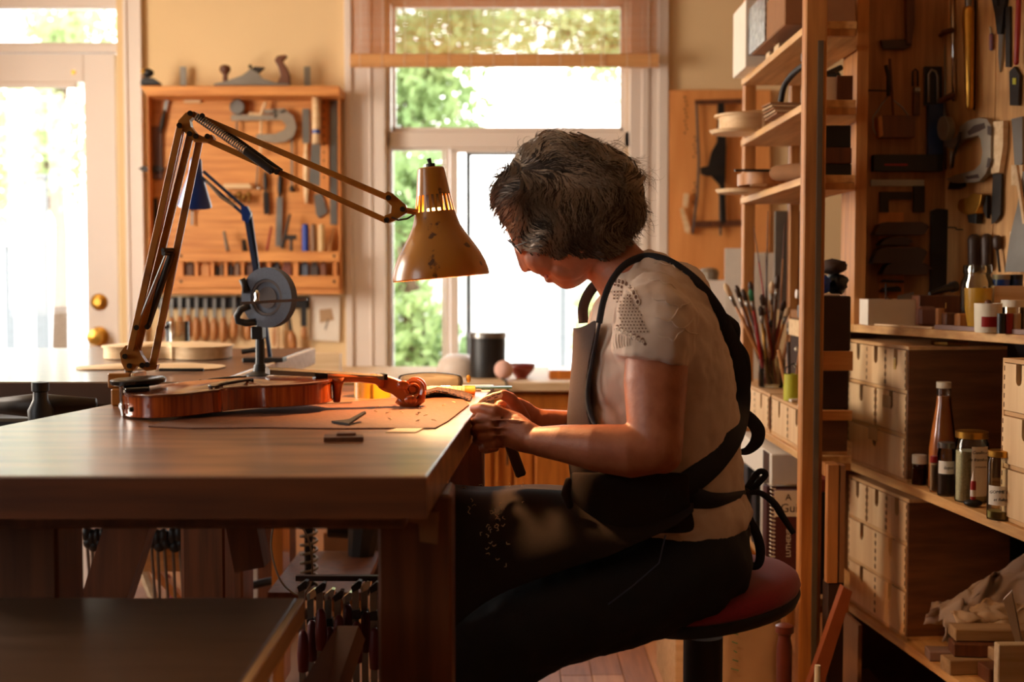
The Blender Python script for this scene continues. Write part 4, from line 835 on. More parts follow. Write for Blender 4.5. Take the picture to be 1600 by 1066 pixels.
part('clamp', MB().box(q(376, 0).x, q(440, 0).x, yb_-.03, yb_+.03, ZB, ZB+.012, bev=.002).tube([V((q(404, 0).x, yb_, ZB+.01)), V((q(404, 0).x, yb_, ZB+.055))], .008, 8).tube([q(378, 550), q(402, 546)], .007, 8), m_black, t)
one('pine_crate', 'shallow light wooden crate on the back edge right of grinder', 'crate', m_pale, MB().box(X(468, 4.55), X(530, 4.55), 4.55, 4.6, zc_+.002, W(0, 553, 4.55).z).box(X(468, 4.55), X(474, 4.55), 4.6, 4.8, zc_+.002, W(0, 553, 4.55).z))
one('plastic_tray', 'white plastic tray behind the fingerboard', 'tray', m_white, MB().box(W(420, 0, 2.62).x, W(505, 0, 2.62).x, 2.55, 2.68, ZB, ZB+.003, bev=.001).loft([[V((x, y, ZB+z)) for x, y in ((W(420, 0, 2.62).x-e_, 2.55-e_), (W(505, 0, 2.62).x+e_, 2.55-e_), (W(505, 0, 2.62).x+e_, 2.68+e_), (W(420, 0, 2.62).x-e_, 2.68+e_))] for z, e_ in ((.002, 0), (.024, .006), (.024, .003), (.003, -.003))], False))

one('white_bucket', 'white bucket glimpsed behind the left clamps under the far bench', 'bucket', m_white, MB().lathe([(0, 0), (.06, 0), (.075, .20), (.07, .20), (.055, .01), (0, .01)], (W(140, 0, 4.3).x, 4.3, 0), (0, 0, 1), 24), smooth=.6)
for i, (x0, y0, x1, y1, m_, lb) in enumerate(((222, 895, 262, 990, m_pale, 'pale lath leaning under the far bench'), (246, 890, 320, 975, m_rack, 'orange lath leaning under the far bench'), (262, 900, 275, 985, m_red, 'short red bar leaning between the laths'), (300, 905, 312, 985, m_lime, 'green painted stick beside the laths'))):
    one('leaning_lath', lb, 'lath', m_, MB().beam(W(x0, y0, 3.9), W(x1, y1, 3.8), .016, .02))
# ------------------------------------------------------------------ tall open shelf unit
m_stand = mat('galvanised_strip', (120, 108, 92), .5, .5)
t = thing('tall_shelf', 'tall open pine shelf unit packed with violin parts, behind the woman', 'shelf', (.80, 3.45, 0))
xs0, xs1, ys0, ys1 = .690, .915, 3.0, 3.88
part('post', MB().box(.672, .722, 2.96, 3.0, 0, 2.5, bev=.003), m_pinez, t)
part('post', MB().box(.700, .735, 3.885, 3.92, 0, 2.5, bev=.003), m_pinez, t)
part('post', MB().box(.840, .870, 3.885, 3.92, 0, 2.5, bev=.003), m_pinez, t)
part('slotted_standard', MB().box(.700, .712, 2.954, 2.9595, .15, 1.62), m_stand, t)
for k, z in enumerate((1.655, 1.474, 1.300, .640, .300)):
    part('shelf_board', MB().prism([V((x, y, z)) for x, y in ((xs0, 3.001), (.800, 3.001), (.872, 3.27), (.872, 3.884), (xs0, 3.884))], (0, 0, .018)), m_pine, t, bev=.0015)
    part('shelf_cleat', MB().box(xs0+.035, .799, 3.001, 3.02, z-.016, z-.0005), m_pinez, t)
part('cross_board', MB().box(.724, .802, 3.005, 3.03, .86, .905), m_rack, t)
part('cross_board', MB().box(.724, .802, 3.005, 3.03, .742, .7645), m_rack, t)
GS = 'things on the tall shelf'
def bx(name, label, cat, m_, x0, x1, y0, y1, z0, z1, bev=.002, group=None): return one(name, label, cat, m_, MB().box(x0, x1, y0, y1, z0, z1, bev=bev), group=group)
z1s, z2s, z3s = 1.6735, 1.4925, 1.3185
zt_ = 1.6735
# contents of shelf 1
bx('wood_offcut', 'small pale wood offcut under the foil box on the top shelf', 'offcut', m_pale, .70, .74, 3.40, 3.46, zt_, zt_+.022); bx('wood_offcut', 'square pale wood offcut nearer the front on the top shelf', 'offcut', m_pale, .70, .735, 3.52, 3.57, zt_, zt_+.022)
b = MB().box(.665, .84, 3.16, 3.60, zt_+.0225, zt_+.125, bev=.003)
t = thing('foil_box', 'long cardboard box with crinkled silver foil end on the top shelf', 'box', (.75, 3.38, zt_+.0225)); part('body', b, m_cardb, t)
part('foil_wrap', MB().box(.660, .6645, 3.38, 3.60, zt_+.024, zt_+.15).box(.66, .76, 3.61, 3.613, zt_+.024, zt_+.14), mat('crinkled_foil', (200, 200, 200), .3, .7, scale=60, c2=(120, 120, 125), bump=1), t)
bx('white_carton', 'white carton corner at the very top of the shelf unit', 'box', m_paper, .66, .76, 3.66, 3.86, zt_, zt_+.19)
bx('dark_case', 'dark case at the back of the top shelf', 'case', m_dbox, .80, .91, 3.2, 3.80, zt_+.1255, zt_+.26) if False else None
def plate(cx, cy, z, L, hw, ang, th=.004, k=.97): return MB().loft([bodyoutline(V((cx, cy, 0)), L, hw, ang, z, k), bodyoutline(V((cx, cy, 0)), L, hw, ang, z+th, 1), bodyoutline(V((cx, cy, 0)), L, hw, ang, z+th+.006, .55)])
one('spruce_plate', 'pale violin plate jutting out left on the uppermost board', 'plate', m_pale, plate(.80, 3.78, zt_, .30, .09, 0), smooth=.7, group=None) if False else None
# shelf 2: bodies
cb = V((.765, 3.74, z2s)); t = thing('unvarnished_violin', 'pale unvarnished violin body jutting out of the second shelf', 'violin', cb)
one('spruce_plate', 'pale carved plate lying under the unvarnished violin body', 'plate', m_pale, MB().loft([bodyoutline(V((.75, 3.72, 0)), .36, .10, PI, z2s, .96), bodyoutline(V((.75, 3.72, 0)), .36, .10, PI, z2s+.010, 1)]), smooth=.7)
part('ribs', MB().loft([bodyoutline(cb, .345, .10, PI, .012, .95), bodyoutline(cb, .345, .10, PI, .050, .95)]), m_pale, t, smooth=.5)
part('top_plate', MB().loft([bodyoutline(cb, .355, .103, PI, .050), bodyoutline(cb, .355, .103, PI, .056), bodyoutline(cb, .355, .103, PI, .066, .5)]), m_pale, t, smooth=.7)
for i in range(5): one('veneer_sheet', ['lowest of five thin veneer sheets on the second shelf', 'second sheet up in the veneer pile', 'middle sheet of the veneer pile', 'fourth sheet up in the veneer pile', 'topmost sheet of the veneer pile'][i], 'sheet', m_kraft if i % 2 else m_cardb, MB().prism([V((x, y, z2s+.0005+i*.0062)) for x, y in ((.67-.004*i, 3.265), (.84, 3.27+.004*i), (.85, 3.40), (.67-.006*i, 3.42-.02*i))], (0, 0, .0045)), group='veneer sheets on the second shelf')
cable('black_tape_strap', 'black buckled strap curling over the veneer sheets', [(.70, 3.36, z2s+.045), (.705, 3.33, z2s+.085), (.72, 3.24, z2s+.11), (.74, 3.14, z2s+.115)], .008, m_black, 'strap')
bx('strap_buckle', 'black buckle block at the top of the strap', 'buckle', m_black, .722, .76, 3.19, 3.235, z2s+.122, z2s+.148, .004)
t = thing('white_shoe_box', 'white open box holding dark tools right of the near post', 'box', (.80, 3.1, z2s)); part('body', MB().box(.728, .800, 3.04, 3.25, z2s, z2s+.058, bev=.001), m_white, t); part('wood_side', MB().box(.764, .801, 3.034, 3.0395, z2s+.001, z2s+.06), m_brownw, t)
one('dark_tool_heap', 'lumpy dark tools heaped in the white box', 'tools', m_black, MB().ell((.765, 3.12, z2s+.070), (.028, .05, .014), 9, 6).tube([(.745, 3.08, z2s+.068), (.79, 3.10, z2s+.09)], .007, 8), kind='stuff')
# shelf 3
cb = V((.775, 3.55, z3s)); t = thing('rib_garland', 'pale violin rib garland on the third shelf', 'ribs', cb)
o_, i_ = bodyoutline(cb, .30, .085, 0, .014), bodyoutline(cb, .30, .085, 0, .014, .96)
part('ribs', MB().loft([bodyoutline(cb, .30, .085, 0, .013), bodyoutline(cb, .30, .085, 0, .045), bodyoutline(cb, .30, .085, 0, .045, .96), bodyoutline(cb, .30, .085, 0, .013, .96)], False), m_handle, t, smooth=.5)
part('back_block', MB().box(.66, .70, 3.53, 3.57, z3s+.0125, z3s+.044), m_pale, t)
one('clamp_bar', 'dark flat bar laid across the rib garland', 'bar', m_iron, MB().box(.60, .84, 3.46, 3.475, z3s+.0455, z3s+.0515))
one('maple_plate', 'thin pale plate jutting from the third shelf under the garland', 'plate', m_pale, MB().loft([bodyoutline(V((.76, 3.66, 0)), .36, .10, PI, z3s, .97), bodyoutline(V((.76, 3.66, 0)), .36, .10, PI, z3s+.010, 1)]), smooth=.7)
one('brown_roll', 'rolled brown paper with rounded end on the third shelf', 'roll', m_cardb, MB().tube([(.688, 3.34, z3s+.031), (.80, 3.235, z3s+.031)], [.020, .026], 16, round_=True), smooth=.6)
bx('black_box', 'black flat box at the bottom of the dark stack on the third shelf', 'box', m_black, .728, .800, 3.03, 3.16, z3s, z3s+.028); bx('brown_box', 'dark brown box in the middle of the dark stack on third shelf', 'box', m_brownw, .730, .800, 3.03, 3.16, z3s+.0285, z3s+.066); bx('black_case', 'black case topping the dark stack on the third shelf', 'case', m_black, .728, .800, 3.04, 3.16, z3s+.0665, z3s+.119)
# upright board behind, small window light comes past
one('grey_felt_sheet', 'grey felt sheet hanging behind the brushes', 'felt', mat('grey_felt', (120, 110, 96), .9), MB().box(W(1214, 0, 3.96).x, W(1262, 0, 3.96).x, 3.95, 3.965, .98, W(0, 330, 3.96).z))
one('white_sheet', 'bright white sheet of paper propped beside the far post', 'paper', m_paper, MB().box(W(1136, 0, 4.7).x, W(1162, 0, 4.7).x, 4.7, 4.704, zc_+.0005, W(0, 388, 4.7).z)); one('white_card_sheet', 'white card standing behind the brush handles', 'card', m_paper, MB().box(W(1176, 0, 4.75).x, W(1216, 0, 4.75).x, 4.75, 4.754, zc_+.0005, W(0, 395, 4.75).z))
t = thing('white_cupboard', 'small white cupboard standing on the right end of the counter', 'cupboard', (W(1120, 0, 4.95).x, 5.05, zc_))
part('body', MB().box(W(1085, 0, 4.95).x, W(1165, 0, 4.95).x, 4.95, 5.2, zc_+.0005, W(0, 438, 4.95).z, bev=.003), m_white, t); part('door', MB().box(W(1088, 0, 4.95).x, W(1162, 0, 4.95).x, 4.935, 4.9495, zc_+.01, W(0, 444, 4.95).z, bev=.002), m_white, t)
one('cluttered_tin', 'dented grey tin of clips on the white cupboard', 'tin', m_alu, MB().lathe([(0, 0), (.035, 0), (.04, .03), (.03, .045), (0, .05)], (W(1112, 0, 5.0).x, 5.02, W(0, 438, 4.95).z+.0005), (0, 0, 1), 12))
# drawer unit on board at .64
zdt = .765
def drawer_front(mb, P0, e, up, nrm, w_, h_, th, notch=True, rad=.0115, dep=.030):
    """front board with a finger slot in the top edge; P0 = lower far corner"""
    pts = [(0, 0), (w_, 0), (w_, h_)]
    if notch:
        c = w_/2; pts += [(c+rad, h_)]+[(c+rad*math.cos(a), h_-dep+rad*math.sin(a)) for a in [-PI*q/6 for q in range(0, 7)]]+[(c-rad, h_)]
    pts += [(0, h_)]
    return mb.prism([P0+e*s+up*z for s, z in pts], nrm*th)
def chest(name, label, P0, P1, h, depth, rows, gap=.0030, rim=.008, seed=1, notes=()):
    """small plywood chest: P0 far-bottom front corner, P1 near-bottom front corner; drawers face left"""
    P0, P1 = V(P0), V(P1); e = (P1-P0); L = e.length; e.normalize(); up = V((0, 0, 1)); back = V((-e.y, e.x, 0)); 
    if back.x < 0: back = -back
    n = -back; t = thing(name, label, 'drawers', (P0+P1)/2)
    def slab(s0, s1, z0, z1, d0=0, d1=depth): return MB().prism([P0+e*s0+up*z0+back*d0, P0+e*s1+up*z0+back*d0, P0+e*s1+up*z1+back*d0, P0+e*s0+up*z1+back*d0], back*(d1-d0))
    part('top_panel', slab(0, L, h-rim, h), m_ply, t); part('bottom_panel', slab(0, L, 0, rim), m_ply, t)
    part('side_panel', slab(L-rim, L, rim, h-rim), wood('ply_side_shaded', (128, 80, 44), (100, 60, 32), 'x', .55), t); part('side_panel', slab(0, rim, rim, h-rim), m_ply, t)  # near side darker than the fronts: its shade is in the ply colour
    part('cavity_shade_block', slab(rim, L-rim, rim, h-rim, .014, depth-.004), m_black, t)  # solid black block painting the dark inside behind the finger slots
    z = rim; hh = [r_[1] for r_ in rows]; tot = sum(hh); H = h-2*rim-(len(rows)-1)*rim
    rr_ = random.Random(seed)
    for nd, hw in rows:
        rh = H*hw/tot; wd = (L-2*rim)/nd
        for k in range(nd):
            s0 = rim+wd*k+gap*.6; w_ = wd-gap*1.2; off = rr_.random()*.003
            d = part('drawer', drawer_front(MB(), P0+e*s0+up*(z+gap*.6)-n*.009, e, up, n, w_, rh-gap*1.2, .010+off), m_plyz, t)
            j = MB()
            for q in range(5):
                zz = z+gap+(rh-2*gap)*(q+.25)/5
                for sA in (s0+.0002, s0+w_-.0032): j.add(*boxvf(P0+e*sA+up*zz+n*(.0012+off-.0005), e*.003, up*(rh*.1), n*.0009))
            part('finger_joint', j, m_brownw, d, kind='stuff')
        if z+rh < h-rim-.01: part('rail', slab(rim, L-rim, z+rh, z+rh+rim, .001), m_ply, t)
        z += rh+rim
    return t, (P0, e, up, n)
def boxvf(p, a, b_, c):
    vs = [p, p+a, p+a+b_, p+b_, p+c, p+a+c, p+a+b_+c, p+b_+c]
    return vs, [(0,1,2,3),(4,5,6,7),(0,1,5,4),(1,2,6,5),(2,3,7,6),(3,0,4,7)]
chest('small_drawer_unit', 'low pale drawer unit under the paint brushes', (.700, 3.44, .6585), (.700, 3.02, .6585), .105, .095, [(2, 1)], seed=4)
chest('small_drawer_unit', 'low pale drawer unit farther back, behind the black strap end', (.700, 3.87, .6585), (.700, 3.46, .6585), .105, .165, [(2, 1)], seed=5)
# brushes
o = V((.745, 3.66, zdt)); jar = thing('brush_jar', 'glass jar of long paint brushes on the far drawer unit', 'jar', o)
part('glass', MB().lathe([(0, 0), (.036, 0), (.038, .004), (.038, .080), (.034, .082), (.034, .006), (0, .005)], o, (0, 0, 1), 24), m_jar, jar, smooth=.6)
r = random.Random(21)
bm_ = [m_handle, m_brownw, m_dark, m_red, m_handle, m_oldbrass, m_brownw, m_handle, m_black, m_cab]
tips = [(1132, 443), (1150, 446), (1160, 452), (1172, 452), (1172, 440), (1188, 478), (1200, 470), (1205, 500), (1226, 470), (1232, 480), (1236, 500), (1196, 395), (1200, 330), (1178, 355), (1226, 350), (1206, 440), (1215, 430), (1190, 460)]
kinds = ['slim brush leaning farthest left', 'second brush from the left, dark handled', 'brush with thick dark bristles', 'brush with bright green bristles', 'dark brush behind the green tipped one', 'pale handled brush leaning in the middle', 'brown flat brush in the middle', 'short dark brush', 'red handled brush leaning right', 'brush with long pale handle leaning right', 'lowest brush leaning right', 'tall slim stick in the middle', 'tallest thin stick', 'tall thin stick leaning left', 'tall stick on the right', 'pale brush with white ferrule', 'orange handled brush', 'brush with grey tip']
for i, (tx, ty) in enumerate(tips):
    Yt = 3.66 + (r.random()-.5)*.10
    top_ = W(tx, ty, Yt); bot = o+V(((r.random()-.5)*.04, (r.random()-.5)*.04, .008)); d = (top_-bot)
    t = thing('paint_brush', kinds[i]+' in the glass brush jar', 'brush', bot, 'paint brushes in the jar')
    w_ = .0045 if i not in (11, 12, 13, 14) else .0022
    part('handle', MB().tube([bot, bot+d*.5, bot+d*.78], [w_*.8, w_*1.3, w_*.9], 8), m_red if i == 8 else bm_[i % 10], t, smooth=True)
    if w_ > .003:
        part('ferrule', MB().tube([bot+d*.78, bot+d*.88], [w_*1.05, w_*1.5], 8), m_steel, t, smooth=True)
        part('bristles', MB().tube([bot+d*.88, bot+d*.96, bot+d], [w_*1.5, w_*1.8, w_*.7], 8), m_green if i == 3 else (m_dark if i % 3 else m_pale), t, smooth=True)
    else: part('tip', MB().tube([bot+d*.78, bot+d], [w_*.9, w_*.5], 6), m_brownw, t)
o = V((.715, 3.26, zdt)); t = thing('lime_pot', 'lime yellow tin pot with dark brushes on the near drawer unit', 'pot', o)
part('pot', MB().lathe([(0, 0), (.021, 0), (.022, .068), (.020, .068), (.019, .004), (0, .004)], o, (0, 0, 1), 22), m_lime, t, smooth=.6)
part('wire_handle', MB().tube([o+V((-.02, 0, .06)), o+V((-.015, 0, .085)), o+V((.004, 0, .095)), o+V((.02, 0, .07))], .002, 6), m_iron, t)
for i in range(4):
    p = o+V(((i-1.5)*.008, .005*(i % 2), .01)); q_ = p+V(((i-1.5)*.022+.01, .02*(i % 2), .12+.018*(i % 3)))
    one('brush_stub', ['leftmost brush standing in the lime pot', 'second brush from left in the lime pot', 'third brush from left in the lime pot', 'rightmost brush in the lime pot'][i], 'brush', m_dark if i % 2 else m_handle, MB().tube([p, q_], [.0035, .005], 8), group='brushes in the lime pot')
rr = random.Random(8)
for i in range(7):
    x, y = .705+.09*rr.random(), 3.03+.24*rr.random(); a_ = rr.random()*3; u = V((math.cos(a_), math.sin(a_), 0)); v_ = V((-u.y, u.x, 0)); h = .004+.01*rr.random()
    if i == 6: x, y, h = .745, 3.05, .05
    one('white_offcut', ['thin white offcut at the front edge of the drawer unit', 'white offcut lying crosswise on the drawer unit', 'small pale block behind the white offcuts', 'white wood sliver beside the lime pot', 'pale flat piece lying near the post', 'short white stick on the drawer unit', 'upright white block beside the near post'][i], 'offcut', m_white, MB().obox((x, y, zdt+h/2+i*.0002), u, v_, (0, 0, 1), .02 if i < 6 else .010, .007, h/2), group='white offcuts on the drawer unit')
t = thing('parts_cabinet', 'small dark cabinet with pale knobs behind the lime pot', 'cabinet', (.83, 3.42, zdt))
part('body', MB().box(.775, .868, 3.36, 3.56, zdt, zdt+.20, bev=.002), m_dbox, t); part('pale_front', MB().box(.770, .775, 3.36, 3.56, zdt+.155, zdt+.199), m_pale, t)
for i in range(6): part('drawer_knob', MB().ell((.770, 3.40+.06*(i % 2), zdt+.03+.045*(i//2)), (.006, .006, .006), 8, 6), m_cream, t, smooth=True)
t = thing('grey_webcam', 'grey clip on device on top of the dark parts cabinet', 'device', (.80, 3.4, zdt+.24))
part('body', MB().box(.765, .82, 3.38, 3.44, zdt+.2005, zdt+.245, bev=.008), m_steel, t); part('head', MB().ell((.79, 3.40, zdt+.268), (.032, .03, .024), 14, 8), m_steel, t, smooth=True); part('lens', MB().lathe([(0, 0), (.012, 0), (.012, .004), (0, .004)], (.758, 3.40, zdt+.27), (-1, 0, 0), 14), m_white, t)
bx('flat_carton', 'small flat brown carton on the pale cabinet front', 'box', m_cardb, .775, .86, 3.45, 3.56, zdt+.201, zdt+.225)
# bags and boxes right of the near post
bx('dark_wooden_box', 'large dark wooden box behind the near post under the blue bag', 'box', m_dbox, .726, .800, 3.02, 3.16, .9055, 1.035, .003)
bx('lower_dark_box', 'dark box below the orange cross board', 'box', m_dbox, .726, .800, 3.035, 3.16, .766, .859, .003)
for nm, lb, m_, c, rd in (('blue_bag', 'bright blue plastic bag stuffed on the dark box', m_bluep, (.742, 3.07, 1.060), (.018, .04, .0235)), ('black_bag', 'crumpled black bag on the dark box beside the blue one', m_black, (.785, 3.10, 1.062), (.024, .05, .0255)), ('grey_pouch', 'grey brown pouch on top of the bags', m_dbox, (.770, 3.09, 1.103), (.036, .05, .018))):
    r = random.Random(nm); mb = MB().ell(c, rd, 16, 10)
    for q in mb.v: q += V((r.gauss(0, .0025), r.gauss(0, .0025), abs(r.gauss(0, .002))))
    one(nm, lb, 'bag', m_, mb, smooth=True)
bx('white_card_strip', 'white card edge lying under the blue bag', 'card', m_white, .728, .775, 3.02, 3.035, 1.0355, 1.040)
# books and boxes on the lower board (.300)
zb_ = .3185
t = thing('white_file_box', 'white cardboard box lying on the books under the drawer unit', 'box', (.78, 3.5, .52)); part('body', MB().box(.680, .865, 3.34, 3.84, .535, .615, bev=.003), m_paper, t); part('dark_band', MB().box(.6785, .6805, 3.36, 3.44, .536, .614), m_dark, t)
rr = random.Random(4)
bk = [('dark grey binder standing farthest back on the low board', (50, 50, 54), .07), ('black binder standing behind the white folder', (28, 26, 28), .06), ('white folder standing beside the spiral notebook', (200, 190, 176), .03), ('maroon book with pale lettering at the front of the low board', (70, 26, 26), .05)]
y = 3.80
for i, (lb, c, th) in enumerate(bk):
    h = (.205, .200, .215, .195)[i]
    bt_ = thing('book', lb, 'book', (.78, y, zb_), 'books on the low board'); mm = mat('book_%d' % i, c, .6)
    part('cover', MB().box(.69, (.865 if i < 3 else .80), y-th, y, zb_, zb_+h, bev=.002), mm, bt_); part('pages', MB().box(.70, (.866 if i < 3 else .801), y-th+.003, y-.003, zb_+.003, zb_+h+.0005), m_paper, bt_)
    y -= th+.07 if i < 2 else th+.004
# spiral notebook facing the viewer
Yn = 3.10; xa_, xb_ = W(1213, 0, Yn).x, W(1262, 0, Yn).x; za_, zb2 = zb_, W(0, 766, Yn).z
t = thing('spiral_notebook', 'upright maroon and cream spiral bound notebook with a large letter', 'notebook', ((xa_+xb_)/2, Yn, zb_))
part('cover', MB().box(xa_+.008, xb_, Yn, Yn+.012, za_, zb2), mat('maroon_cover', (82, 30, 30), .6), t); part('cream_title_band', MB().box(xa_+.008, xb_, Yn-.001, Yn, zb2-.065, zb2-.001), m_paper, t)
for i in range(26): part('coil_ring', MB().tube([V((xa_+.010, Yn-.003, za_+.01+i*.0098)), V((xa_, Yn-.004, za_+.012+i*.0098)), V((xa_, Yn+.012, za_+.012+i*.0098))], .0016, 5), m_cream, t)
def text(par, s, p, ex, ez, size, m_, name='lettering', align='CENTER', depth=.0004, font_shear=0):
    c = bpy.data.curves.new(name, 'FONT'); c.body = s; c.size = size; c.extrude = depth; c.align_x = align; c.align_y = 'CENTER'; c.shear = font_shear; c.resolution_u = 2
    o = bpy.data.objects.new('tmp', c); COL.objects.link(o); bpy.context.view_layer.update()
    me = bpy.data.meshes.new_from_object(o.evaluated_get(bpy.context.evaluated_depsgraph_get())); bpy.data.objects.remove(o)
    ex, ez = V(ex).normalized(), V(ez).normalized(); n = ex.cross(ez)
    mb = MB(); mb.add([V(p)+ex*v.co.x+ez*v.co.y+n*v.co.z for v in me.vertices], [tuple(f.vertices) for f in me.polygons])
    return part(name, mb, m_, par)
text(t, 'A', ((xa_+xb_)/2+.004, Yn-.0016, zb2-.018), (1, 0, 0), (0, 0, 1), .022, m_dark); text(t, 'Gui', ((xa_+xb_)/2+.006, Yn-.0016, zb2-.045), (1, 0, 0), (0, 0, 1), .030, m_dark)
text(t, 'LUTHERIE', ((xa_+xb_)/2+.006, Yn-.0014, zb2-.13), (0, 0, 1), (-1, 0, 0), .016, m_paper)
bx('black_binder', 'tall black binder right of the near post', 'binder', m_black, .735, .775, 3.04, 3.15, zb_, .565, .003); bx('red_tin', 'reddish tin lying on the black binder', 'tin', mat('red_tin', (150, 60, 40), .5), .735, .80, 3.04, 3.15, .5655, .595, .004); bx('dark_folder', 'dark folder standing beside the black binder', 'folder', m_dbox, .777, .80, 3.05, 3.15, zb_, .564, .003)
# floor objects on the right
b = MB(); r = random.Random(9); Yp = 2.92; rings = []
for k in range(9):
    z = .0+k*.042; ring = []
    for j in range(24):
        a_ = 2*PI*j/24; sx, sy = .072, .05
        ring.append(V((W(1183, 0, Yp).x + sx*max(-1, min(1, 1.3*math.cos(a_)))+r.gauss(0, .003), Yp+.06+sy*max(-1, min(1, 1.3*math.sin(a_)))+r.gauss(0, .003), z+(r.gauss(0, .004) if k in (8,) else 0))))
    rings.append(ring)
t = thing('paper_bag', 'crumpled brown paper bag standing on the floor behind the stool', 'bag', (W(1183, 0, Yp).x, Yp+.06, 0)); part('bag', MB().loft(rings), m_kraft, t, smooth=True)
b = MB()
for i in range(6): b.tube([W(1142+r.random()*5, 975+i*14, Yp-.0), W(1150+r.random()*4, 978+i*14, Yp-.0)], .0012, 4)
part('print_marks', b, m_green, t, kind='stuff')
o = W(1226, 975, 2.75); o2 = V((o.x, 2.75, 0)); zz = o.z
one('turned_spindle', 'dark red turned wooden spindle standing behind the seat', 'spindle', mat('red_brown_turned', (104, 44, 26), .35, coat=.3), MB().lathe([(0, 0), (.020, 0), (.022, .05), (.016, .07), (.017, zz-.05), (.013, zz-.03), (.015, zz-.022), (.020, zz-.018), (.020, zz-.004), (.012, zz), (0, zz)], o2, (0, 0, 1), 20), smooth=.6)
one('pale_board', 'narrow pale board standing on edge behind the stool column', 'board', m_pale, MB().box(W(1062, 0, 3.1).x, W(1076, 0, 3.1).x, 3.1, 3.5, 0.0066, W(0, 972, 3.1).z, bev=.002))
t = thing('leaning_tray', 'wooden tray standing on edge beside the drawer chests', 'tray', (W(1325, 0, 2.9).x, 2.9, .37)); yA = 2.90
part('bright_rim', MB().box(W(1302, 0, yA).x, W(1321, 0, yA).x, yA, yA+.02, W(0, 912, yA).z, W(0, 726, yA).z, bev=.002), m_handle, t); part('panel', MB().box(W(1323, 0, yA).x, W(1331, 0, yA).x, yA+.001, yA+.055, W(0, 911, yA).z, W(0, 728, yA).z), m_cardb, t)
part('far_rim', MB().box(W(1302, 0, yA).x, W(1321, 0, yA).x, yA+.021, yA+.055, W(0, 740, yA).z-.01, W(0, 726, yA).z), m_handle, t)
one('leaning_plank', 'reddish brown plank leaning below the wooden tray', 'plank', mat('red_plank', (150, 78, 40), .45), MB().prism([W(1318, 917, 2.86), W(1332, 925, 2.86), W(1275, 1110, 2.86), W(1250, 1110, 2.86)], (0.0, .03, .0)))
bx('tray_support', 'dark block carrying the wooden tray', 'block', m_dark, W(1304, 0, 2.91).x, W(1330, 0, 2.91).x, 2.905, 2.955, 0, W(0, 912, 2.9).z-.0005)
t = thing('green_bottle', 'green capped bottle on the floor at the bottom edge', 'bottle', (W(1288, 0, 2.62).x, 2.62, 0)); o = V((W(1290, 0, 2.62).x, 2.62, 0)); h = W(0, 1062, 2.62).z
part('body', MB().lathe([(0, 0), (.018, 0), (.018, h-.04), (.010, h-.02), (0, h-.02)], o, (0, 0, 1), 16), m_green, t, smooth=.6); part('cap', MB().lathe([(0, h-.02), (.007, h-.02), (.006, h+.03), (0, h+.03)], o, (0, 0, 1), 12), m_cream, t, smooth=.6)
# ------------------------------------------------------------------ right storage unit with two shelf boards
su = thing('storage_unit', 'rough wooden storage unit on the right holding the drawer chests', 'shelf', (1.1, 2.8, 0))
FA, FB_ = V((.880, 3.46, 0)), V((1.025, 2.0, 0))
def frontx(y): return FA.x+(FB_.x-FA.x)*(FA.y-y)/(FA.y-FB_.y)
for z in (.597, .222): part('shelf_board', MB().prism([V((frontx(3.46)-.006, 3.46, z)), V((frontx(2.0)-.006, 2.0, z)), V((1.33, 2.0, z)), V((1.33, 3.46, z))], (0, 0, -.022)), m_pine, su, bev=.0012)
part('end_panel', MB().box(.886, 1.33, 3.461, 3.48, 0, .93), m_cardb, su); part('end_panel', MB().box(1.02, 1.33, 1.98, 1.999, 0, .93), m_cardb, su)
part('back_panel', MB().box(1.331, 1.345, 1.98, 3.48, 0, .93), m_dbox, su)
part('front_upright', MB().box(.876, .886, 3.2, 3.4599, .0, .1995), m_cardb, su)
def onx(px, Y): return W(px, 0, Y).x
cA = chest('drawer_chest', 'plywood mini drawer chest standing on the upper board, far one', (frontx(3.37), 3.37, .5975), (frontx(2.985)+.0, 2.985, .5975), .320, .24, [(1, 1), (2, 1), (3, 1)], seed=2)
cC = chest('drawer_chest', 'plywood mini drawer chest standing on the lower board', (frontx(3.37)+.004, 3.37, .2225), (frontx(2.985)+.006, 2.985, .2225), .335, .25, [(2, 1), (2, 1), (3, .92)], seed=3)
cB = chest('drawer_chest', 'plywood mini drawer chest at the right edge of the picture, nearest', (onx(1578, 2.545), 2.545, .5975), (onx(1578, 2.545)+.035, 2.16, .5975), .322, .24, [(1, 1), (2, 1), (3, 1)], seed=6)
for (s, z, w_, h_, m_) in ((.155, .075, .06, .035, m_kraft), (.245, .165, .05, .03, m_kraft), (.31, .262, .012, .028, m_tape)):
    P0, e, up, n = cA[1]; mb = MB().add(*boxvf(P0+e*s+up*z+n*.0045, e*w_, up*h_, n*.0006)); part('masking_tape_label', mb, m_, cA[0])
# between chest top and cabinet floor
one('flat_pliers', 'old brass and steel pliers lying on the far drawer chest', 'pliers', m_oldbrass, MB().tube([(1.0, 3.02, .9235), (1.02, 2.995, .9235), (1.07, 3.0, .9235)], .005, 8).tube([(1.0, 3.05, .9235), (1.06, 3.04, .9235)], .005, 8))
